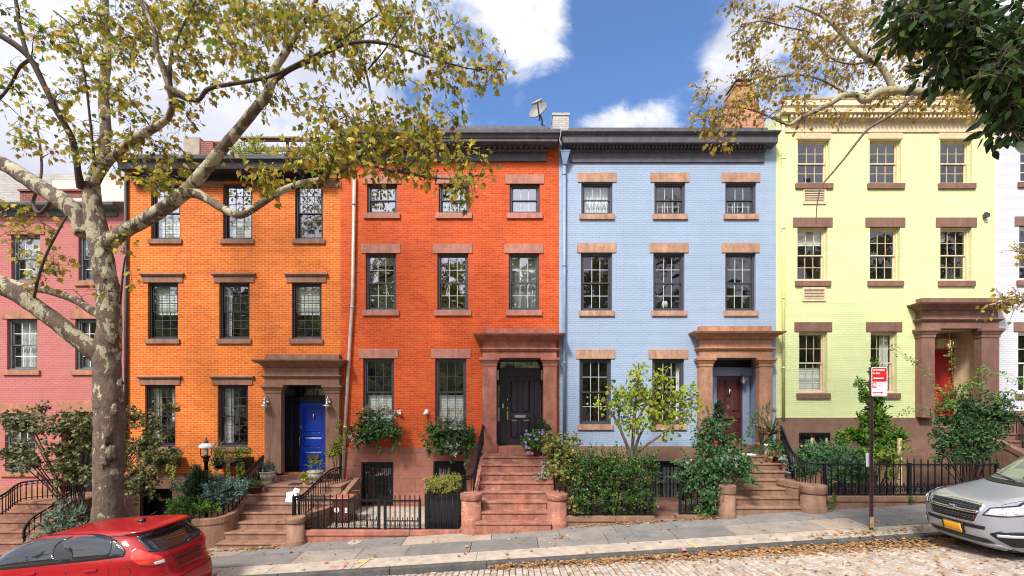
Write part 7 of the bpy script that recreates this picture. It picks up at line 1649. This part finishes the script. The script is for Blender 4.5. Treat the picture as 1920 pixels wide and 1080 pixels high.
window_box('black window box with ferny lime plants on the orange house next to the lamp post', 396, 468, 858, 874, [(410,850,13.2,18,14,.2,30),(452,850,13.2,20,14,.2,32)], [], [(393,866,910),(400,868,905),(428,868,905),(447,870,892),(455,868,890),(391,880,900)], 45, leafk='lime', fuzz=[(430,862,13.1,16,8,.15,14),(405,842,13.2,14,8,.12,8)])
window_box('window box on the orange house mostly covered by the bronze maple', 270, 330, 852, 870, [(285,852,13.2,16,10,.2,16),(322,850,13.2,16,10,.2,18)], [], [(322,860,915),(326,860,895),(318,862,882)], 47, leafk='lime')
# plants in pots
def in_pot(t, blobs, leafk, shape, size, per=8, spread=.05, seed=1, up=.5, part='foliage', stems=0): bush('', '', '', ORG[t.name]+Vector((0,0,.2)), blobs, LM[leafk], shape, size, per, spread, seed, stems=stems, parent=t, up=up, part=part, stem_r=.008)
in_pot(P_URN, [(504,878,12.9,12,8,.15,18),(495,882,12.9,6,6,.1,8)], 'juniper', 'needle', (.06,.1), 10, .06, 51, 1)
m_ = MB(); a = W(499,882,12.95); m_.tube([a, a+Vector((.02,0,.32))], [.03,.02], 8); m_.tube([a+Vector((.07,0,0)), a+Vector((.12,.02,.95))], [.008,.005], 6); m_.build('stakes', M['bark_grey'], P_URN)
in_pot(P_BOWL, [(477,908,12.3,17,9,.2,36)], 'box', 'oval', (.04,.06), 10, .05, 53)
in_pot(P_UR2, [(592,872,12.9,16,8,.15,18),(570,895,12.6,8,8,.1,10)], 'lime', 'lance', (.08,.12), 8, .05, 55)
in_pot(P_SM, [(565,893,12.6,14,10,.12,14)], 'lime', 'lance', (.04,.07), 6, .05, 57)
in_pot(P_R1, [(1018,806,13,16,14,.2,60),(1018,794,13,10,10,.14,24)], 'conifer', 'lance', (.05,.08), 10, .05, 59, .8)
in_pot(P_R2, [(1005,828,12.6,24,22,.3,90),(990,835,12.5,12,14,.2,30)], 'box', 'oval', (.05,.08), 9, .07, 61)
rf = random.Random(62)
for (px, py, zc, rx, ry, n) in ((1000,815,12.45,20,14,9),(990,838,12.4,10,12,9),(1010,820,12.4,18,12,7)):
    for _ in range(n):
        c = W(px+rf.uniform(-rx,rx), py+rf.uniform(-ry,ry), zc-.22+rf.uniform(-.08,.08)); lv = MB()
        for q in range(6):
            a = q*math.pi/3; leaf(lv, c, Vector((math.cos(a),-.25,math.sin(a))), Vector((0,-1,.2)), .032, 'round', 0, .2)
        lv.build('flower', LM['purple'], P_R2)
in_pot(P_R2, [(1024,850,12.2,10,24,.2,34),(1020,880,12,7,22,.1,22),(1012,895,11.8,10,5,.1,8)], 'silver', 'heart', (.035,.05), 8, .05, 63, part='trailing_ivy')
bush('flowering_climber', 'yellow tinged climber spilling over the right pier of the red steps', 'shrub', W(1050,960,11.2), [(1046,850,11.6,24,34,.35,90),(1070,870,11.5,22,30,.3,66),(1050,885,11.2,26,18,.3,40),(1035,830,12,16,20,.3,30),(1075,825,12,16,12,.2,10),(1072,945,10.95,12,12,.15,14),(1090,900,11.3,16,24,.3,26)], LM['variegated'], 'round', (.06,.095), 9, .09, 65, stems=12, up=.2, stem_r=.014)
def sprigs(pts, zc, ln, shape, sz, k=10):
    def f(lv, rnd):
        for (px, py, dx, dy) in pts:
            a = W(px,py,zc); d = Vector((dx,rnd.uniform(-.3,.3),dy)).normalized()
            for i in range(k):
                p = a+d*(ln*i/k); leaf(lv, p, d*.6+rv(rnd,.8), (Vector((0,-.5,.6))+rv(rnd,.6)).normalized(), sz*rnd.uniform(.7,1.1), shape)
    return f
sp_ = [(1070+8*i, 852-4*math.sin(i*1.3)-3*(i%3), .3*math.sin(i*2.1), 1) for i in range(20)]+[(1225,855,.9,.8),(1232,850,.8,1),(1230,905,1,.3),(1226,935,1,.5)]
bush('hedge', 'dense glossy green hedge in front of the blue house', 'hedge', W(1150,975,11.1), [(1100,880,11.2,40,32,.42,230),(1150,880,11.2,45,32,.42,240),(1200,882,11.2,34,30,.40,160),(1100,925,11.1,38,34,.42,180),(1150,925,11.1,44,36,.42,190),(1195,930,11.1,34,32,.40,130),(1220,870,11.2,18,20,.3,40),(1215,950,11.05,16,14,.2,20)], LM['hedge'], 'oval', (.04,.065), 13, .09, 67, stems=14, up=.5, extra=sprigs(sp_, 11.05, .2, 'oval', .055), stem_r=.016)
# redbud: traced stems with heart leaves
rb = [([(1183,975,11.9,4),(1180,860,11.9,3.4),(1165,810,11.9,2.8),(1150,780,11.9,2.2),(1130,745,11.8,1.4)],7),([(1184,870,11.9,3.2),(1188,800,11.9,3),(1192,750,11.9,2.5),(1197,710,11.9,1.8),(1197,680,11.9,1.1)],7),
      ([(1183,870,11.9,3),(1200,815,12,2.8),(1225,780,12,2.3),(1255,760,12,1.8),(1300,745,12,1.2)],7),([(1184,865,11.9,2.8),(1205,840,11.7,2.6),(1240,815,11.6,2.1),(1270,790,11.5,1.7),(1290,770,11.5,1)],7),([(1190,800,11.9,2),(1215,750,11.8,1.8),(1240,720,11.8,1.3),(1252,690,11.8,.8)],6),([(1165,810,11.9,2),(1160,770,11.8,1.7),(1165,730,11.8,1.2)],6)]
rg = [(1197,690,7,18,5,11.6,12.1),(1180,725,22,18,7,11.5,12.1),(1215,720,28,20,10,11.5,12.2),(1250,705,22,18,8,11.6,12.2),(1200,755,40,22,20,11.4,12.3),(1245,750,40,24,22,11.4,12.3),(1285,745,25,24,10,11.4,12.1),(1165,765,22,20,9,11.4,12.1),(1140,755,16,16,6,11.5,12),(1180,795,36,18,13,11.4,12.2),(1230,785,40,20,18,11.4,12.2),(1275,780,26,16,9,11.4,12),(1290,765,18,14,5,11.4,12),(1310,760,14,10,3,11.4,11.8),(1255,812,26,12,5,11.4,11.9),(1150,735,12,12,4,11.5,12),(1185,760,40,40,10,11.4,12.2)]
plane_tree('young yellow green redbud with heart shaped leaves rising from the hedge', W(1183,975,11.9), rb, rg, LM['redbud'], M['bark_grey'], 71, (.07,.11), 8, 'heart', name='redbud_tree')
bush('feathery_shrub', 'large feathery green shrub tumbling over the left pier of the blue house steps', 'shrub', W(1325,965,11.0),
  [(1335,815,11.9,38,24,.4,64),(1350,840,11.6,46,26,.45,84),(1335,872,11.3,58,28,.5,100),(1384,868,11.2,34,28,.4,54),(1306,884,11.3,34,26,.4,50),(1296,905,11.2,28,28,.35,44),(1338,905,11.0,28,30,.3,50),(1400,888,10.9,14,22,.2,20),(1284,884,11.4,20,20,.2,20),(1330,940,10.9,18,22,.2,26),(1340,790,12,28,16,.3,28)],
  LM['fern'], 'fern', (.055,.10), 13, .12, 73, stems=20, up=.1, down=.35, stem_r=.016, extra=sprigs([(1290,850,-.8,.5),(1280,870,-1,.2),(1275,890,-1,-.2),(1310,800,-.6,.8),(1330,785,-.2,1),(1365,800,.6,.7),(1395,850,1,.3),(1405,880,1,-.2),(1405,900,.9,-.5),(1300,930,-.7,-.6),(1360,785,.3,1),(1385,825,.9,.5)], 11.2, .34, 'fern', .08, 16))
bush('', '', '', W(1325,965,11.0), [(1282,870,11.3,12,14,.15,20),(1340,935,10.85,10,20,.1,18),(1370,860,11,20,12,.2,14)], LM['silver'], 'round', (.03,.05), 7, .06, 74, stems=0, parent=[o for o in C.objects if o.name.startswith('feathery_shrub')][0], part='pale_ivy')
bush('', '', '', W(1325,965,11.0), [(1344,829,11.25,7,3,.1,5),(1342,834,11.25,5,3,.05,3),(1373,830,11.2,2,2,.05,1)], LM['redpet'], 'round', (.03,.045), 3, .02, 75, stems=0, parent=[o for o in C.objects if o.name.startswith('feathery_shrub')][0], part='red_flowers')
bush('dwarf_conifer', 'narrow dark bottle brush conifer left of the mahogany door', 'shrub', W(1347,845,12.8), [(1347,775,12.8,10,20,.14,50),(1347,758,12.8,6,8,.1,12)], LM['conifer'], 'needle', (.06,.09), 14, .04, 77, stems=2, up=.8)
bush('leafy_tub_plant', 'loose branching shrub right of the mahogany door', 'shrub', W(1428,835,12.9), [(1420,785,12.9,16,20,.25,26),(1440,772,12.9,16,14,.2,14),(1412,810,12.8,14,16,.2,16),(1450,800,12.9,14,16,.2,10)], LM['rhodo'], 'lance', (.07,.11), 8, .06, 79, stems=12, up=.9)
def spiky(lv, rnd):
    b = W(1447,815,12.75)
    for i in range(64):
        a = rnd.uniform(0,2*math.pi); e = rnd.uniform(.05,1.3); d = Vector((math.cos(a)*math.cos(e),math.sin(a)*math.cos(e),math.sin(e)))
        leaf(lv, b+Vector((0,0,rnd.uniform(-.05,.1))), d, Vector((0,0,1)) if e < 1 else Vector((0,-1,0)), rnd.uniform(.38,.62), 'blade', 0, .35)
bush('', '', '', ORG[P_B1.name], [], LM['spike'], 'blade', (.4,.6), 1, .1, 81, stems=0, parent=P_B1, extra=spiky)
m_ = MB(); m_.tube([ORG[P_B1.name]+Vector((0,0,.25)), W(1447,812,12.75)], .02, 6); m_.build('stem', M['bark_grey'], P_B1)
in_pot(P_B2, [(1450,832,12.7,18,12,.2,40),(1425,845,12.7,12,8,.15,16)], 'fern', 'lance', (.06,.1), 9, .06, 83, .2)
in_pot(P_B3, [(1442,853,12.35,11,8,.12,20)], 'variegated', 'round', (.03,.05), 8, .04, 85)
in_pot(P_B4, [(1458,838,12.4,14,12,.15,30),(1466,850,12.3,8,10,.1,12)], 'ivy', 'oval', (.04,.07), 9, .05, 87)
in_pot(P_B5, [(1475,864,12.1,13,8,.12,20),(1484,878,11.95,8,10,.1,14)], 'silver', 'heart', (.05,.08), 7, .05, 89)
# yellow house planting
bush('yew', 'round blue green yew under the barred window of the yellow house', 'shrub', W(1530,950,11.6), [(1525,860,11.7,30,26,.4,195),(1545,850,11.8,26,20,.35,105),(1510,880,11.5,20,20,.3,75)], LM['yew'], 'needle', (.06,.10), 12, .08, 91)
bush('yew', 'broader blue green yew behind the fence left of the sign post', 'shrub', W(1590,950,11.5), [(1580,862,11.6,34,26,.45,195),(1610,880,11.5,24,28,.4,120),(1575,895,11.4,30,20,.35,90)], LM['yew'], 'needle', (.06,.10), 12, .08, 92)
bush('hinoki_cypress', 'upright hinoki cypress with ragged fans behind the sign post', 'tree', W(1640,940,11.9), [(1642,795,12,24,50,.3,150),(1640,745,12,16,30,.2,66),(1638,700,12,6,20,.1,18),(1617,745,12,7,16,.1,16),(1612,720,12,5,14,.08,10),(1608,820,11.9,16,16,.2,44),(1595,810,11.9,8,10,.1,14),(1680,820,11.9,22,18,.25,60),(1650,850,11.8,40,26,.35,110),(1610,860,11.7,24,18,.3,46),(1575,825,11.9,10,14,.15,18),(1620,790,12,10,16,.15,20)], LM['hinoki'], 'scale', (.07,.12), 12, .07, 93, stems=10, up=.9, stem_r=.018)
bush('spindle_bush', 'light yellow green bush behind the spiked fence', 'shrub', W(1668,945,11.5), [(1650,850,11.4,26,8,.3,20),(1675,860,11.4,26,12,.3,26),(1690,835,11.5,14,14,.2,14),(1660,885,11.4,20,12,.25,16)], LM['lime'], 'oval', (.05,.08), 8, .08, 95, stems=10, up=.1)
m_ = MB(); a = W(1687,900,11.5); m_.box(a.x-.035,a.x+.035,a.y-.03,a.y+.03,.5,W(0,822,11.5).z); m_.build('stake', M['cream'], [o for o in C.objects if o.name.startswith('spindle_bush')][0])
def rose_canes(lv, rnd):
    foliage(lv, [(1785,735,11.6,30,14,.3,26),(1830,725,11.6,24,12,.3,20),(1880,750,11.4,24,14,.3,24),(1770,760,11.5,20,14,.2,16)], rnd, 'oval', (.05,.08), 8, .09, mat=1)
    for pts in ([(1760,760,11.7),(1740,700,11.5),(1700,670,11.3),(1655,640,11.2)],[(1790,740,11.7),(1785,690,11.5),(1783,660,11.4)],[(1840,730,11.6),(1850,700,11.4),(1880,705,11.2),(1925,720,11)],[(1760,780,11.6),(1720,765,11.4),(1690,780,11.3)],[(1870,745,11.6),(1890,735,11.4),(1915,742,11.2)],[(1820,720,11.7),(1835,700,11.5),(1845,690,11.4)]):
        P_ = smooth_path([W(*p) for p in pts], 8); CANES.append(P_)
        for p in P_[2:]:
            for _ in range(5): leaf(lv, p+rv(rnd,.10), rv(rnd)+Vector((0,0,.1)), (Vector((0,-.5,.7))+rv(rnd,.6)).normalized(), rnd.uniform(.045,.075), 'oval', 1)
CANES = []
ROSE = bush('climbing_rose', 'big dark rose bush with pale arching canes covering the yellow house steps', 'shrub', W(1815,940,11.5), [(1800,770,11.7,44,34,.5,150),(1850,775,11.6,46,36,.5,160),(1790,815,11.5,44,34,.5,130),(1840,820,11.4,44,36,.5,140),(1880,780,11.5,24,30,.4,60),(1775,850,11.4,26,22,.35,44),(1825,852,11.3,34,18,.35,60)], [LM['rose'],LM['rosetip']], 'oval', (.05,.085), 11, .10, 97, stems=18, up=.2, extra=rose_canes, stem_r=.018)
m_ = MB()
for P_ in CANES: m_.tube(P_, [.009*(1-.7*i/len(P_)) for i in range(len(P_))], 6)
m_.build('canes', mat('pale_green_cane', (.22,.24,.07), .6, .2, 10), ROSE)
bush('sedum_mat', 'yellow green sedum carpet growing on the black planter box', 'plant', W(828,895,11.4), [(812,906,11.3,18,10,.34,120),(835,905,11.3,22,10,.34,140),(852,901,11.35,14,9,.32,70),(828,914,11.05,34,8,.14,120)], LM['sedum'], 'lance', (.04,.08), 12, .06, 99, stems=0, up=.2)
bush('yellow_vine', 'yellow green vine on the right pilaster of the blue door', 'plant', W(628,900,12.9), [(632,840,13,12,16,.2,34),(622,850,12.9,14,8,.15,16),(640,820,13.1,8,18,.1,16),(635,800,13.2,5,10,.08,6)], LM['lime'], 'oval', (.05,.08), 8, .06, 101, stems=6, up=0, down=.2)
bush('roof_shrubs', 'feathery yellow green shrubs in the roof terrace planters', 'shrub', W(475,300,16.6), [(450,285,16.5,18,18,.3,40),(480,280,16.5,24,18,.3,50),(520,290,16.4,26,10,.3,30),(590,282,16.4,14,18,.3,34),(575,292,16.4,14,8,.3,16),(480,268,16.5,14,8,.2,12)], leaf_mat('yellow_green_bamboo_leaf', [(.30,.34,.06),(.40,.40,.06),(.22,.28,.05),(.46,.42,.08)], .45), 'lance', (.10,.18), 8, .14, 103, stems=8, up=.6)  # bright yellow green leaf tones, varied leaf by leaf
bush('weed', 'green weed growing against the yellow house wall near the pier', 'plant', W(1562,958,10.75), [(1556,945,10.75,8,10,.06,10),(1565,932,10.75,6,6,.05,6)], LM['hinoki'], 'oval', (.04,.06), 7, .04, 105, stems=0)
bush('weed', 'small green weed under the end of the long brown wall by the sign', 'plant', W(1706,950,10.8), [(1706,935,10.85,6,6,.06,8)], LM['hinoki'], 'oval', (.04,.06), 7, .04, 106, stems=0)
bush('weed', 'tuft of grass at the foot of the sign post', 'plant', W(1640,1000,9.35), [(1640,998,9.35,18,3,.12,14)], LM['lime'], 'blade', (.06,.12), 6, .03, 107, stems=0, up=1.4)
bush('weed', 'low green weed before the feathery shrub fence', 'plant', W(1318,966,10.9), [(1318,962,10.85,14,4,.1,14)], LM['hinoki'], 'oval', (.03,.05), 7, .05, 108, stems=0)

# ---- fallen leaves
LM['fallen'] = leaf_mat('fallen_leaf', [(.34,.17,.06),(.24,.105,.04),(.42,.24,.10),(.18,.08,.035),(.46,.29,.13),(.30,.14,.055)], .1)
def litter(name, gen, n, size, seed, zf):
    rnd = random.Random(seed); lv = MB()
    for _ in range(n):
        p = gen(rnd)
        if p is None: continue
        x, y = p; z = zf(x,y)+rnd.uniform(.004,.03); a = rnd.uniform(0,2*math.pi)
        leaf(lv, Vector((x,y,z)), Vector((math.cos(a),math.sin(a),rnd.uniform(-.15,.25))), Vector((rnd.uniform(-.4,.4),rnd.uniform(-.5,.3),1)).normalized(), rnd.uniform(*size), 'plane', 0, rnd.uniform(-.6,.7))
    tag(lv.build(name, LM['fallen']), kind='stuff')
def g1(rnd):   # gutter drift against the kerb, thick on the right
    x = rnd.uniform(-.5,12.5)
    if rnd.random() > min(1, .2+(x+.5)/6): return None
    return x, -4.80-abs(rnd.gauss(0,.12+.024*x))
litter('gutter_leaves', g1, 3800, (.035,.075), 1, lambda x,y: road_z(x,y)+.012*random.random()+max(0,.05-.2*(-4.8-y)))
def g2(rnd):
    x = rnd.uniform(-11,13); return x, rnd.uniform(-4.7,-2.6)
litter('sidewalk_leaves', g2, 230, (.04,.09), 2, G)
def g3(rnd):
    r_ = rnd.random()
    if r_ < .35: return rnd.uniform(1.6,5.0), -2.86-abs(rnd.gauss(0,.06))
    if r_ < .6: return rnd.uniform(-7.4,-5.4), -2.98-abs(rnd.gauss(0,.08))
    if r_ < .85: return rnd.uniform(6,9.5), -4.45+rnd.gauss(0,.13)
    return rnd.uniform(-8.2,-6.6), -3.6+rnd.gauss(0,.35)
litter('wall_foot_leaves', g3, 620, (.04,.085), 3, G)
def g4(rnd):
    x = rnd.uniform(-3,13)
    if rnd.random() > .15+max(0,x)/13: return None
    return x, rnd.uniform(-7.4,-4.9)
litter('road_leaves', g4, 1700, (.03,.07), 4, lambda x,y: road_z(x,y)+.004)
rnd = random.Random(9); lv = MB()
for (x0,x1,y0,t_,r0,z0_,n) in ((-6.6,-5.4,-1.18,.29,.176,.77,6),(-.8,.9,-1.1,.28,.19,1.568,7),(5.6,7.0,-1.12,.28,.174,1.592,6)):
    for i in range(1,n+1):
        for _ in range(rnd.choice((1,2,3,5)) if x0 < -5 else rnd.choice((0,1,1,2))):
            p = Vector((rnd.uniform(x0-.06*i,x1), y0-i*t_+rnd.uniform(.03,.25), z0_-i*r0+rnd.uniform(.006,.02))); a = rnd.uniform(0,6.28)
            leaf(lv, p, Vector((math.cos(a),math.sin(a),.1)), Vector((rnd.uniform(-.3,.3),-.2,1)).normalized(), rnd.uniform(.05,.09), 'plane', 0, rnd.uniform(-.5,.6))
tag(lv.build('step_leaves', LM['fallen']), kind='stuff')
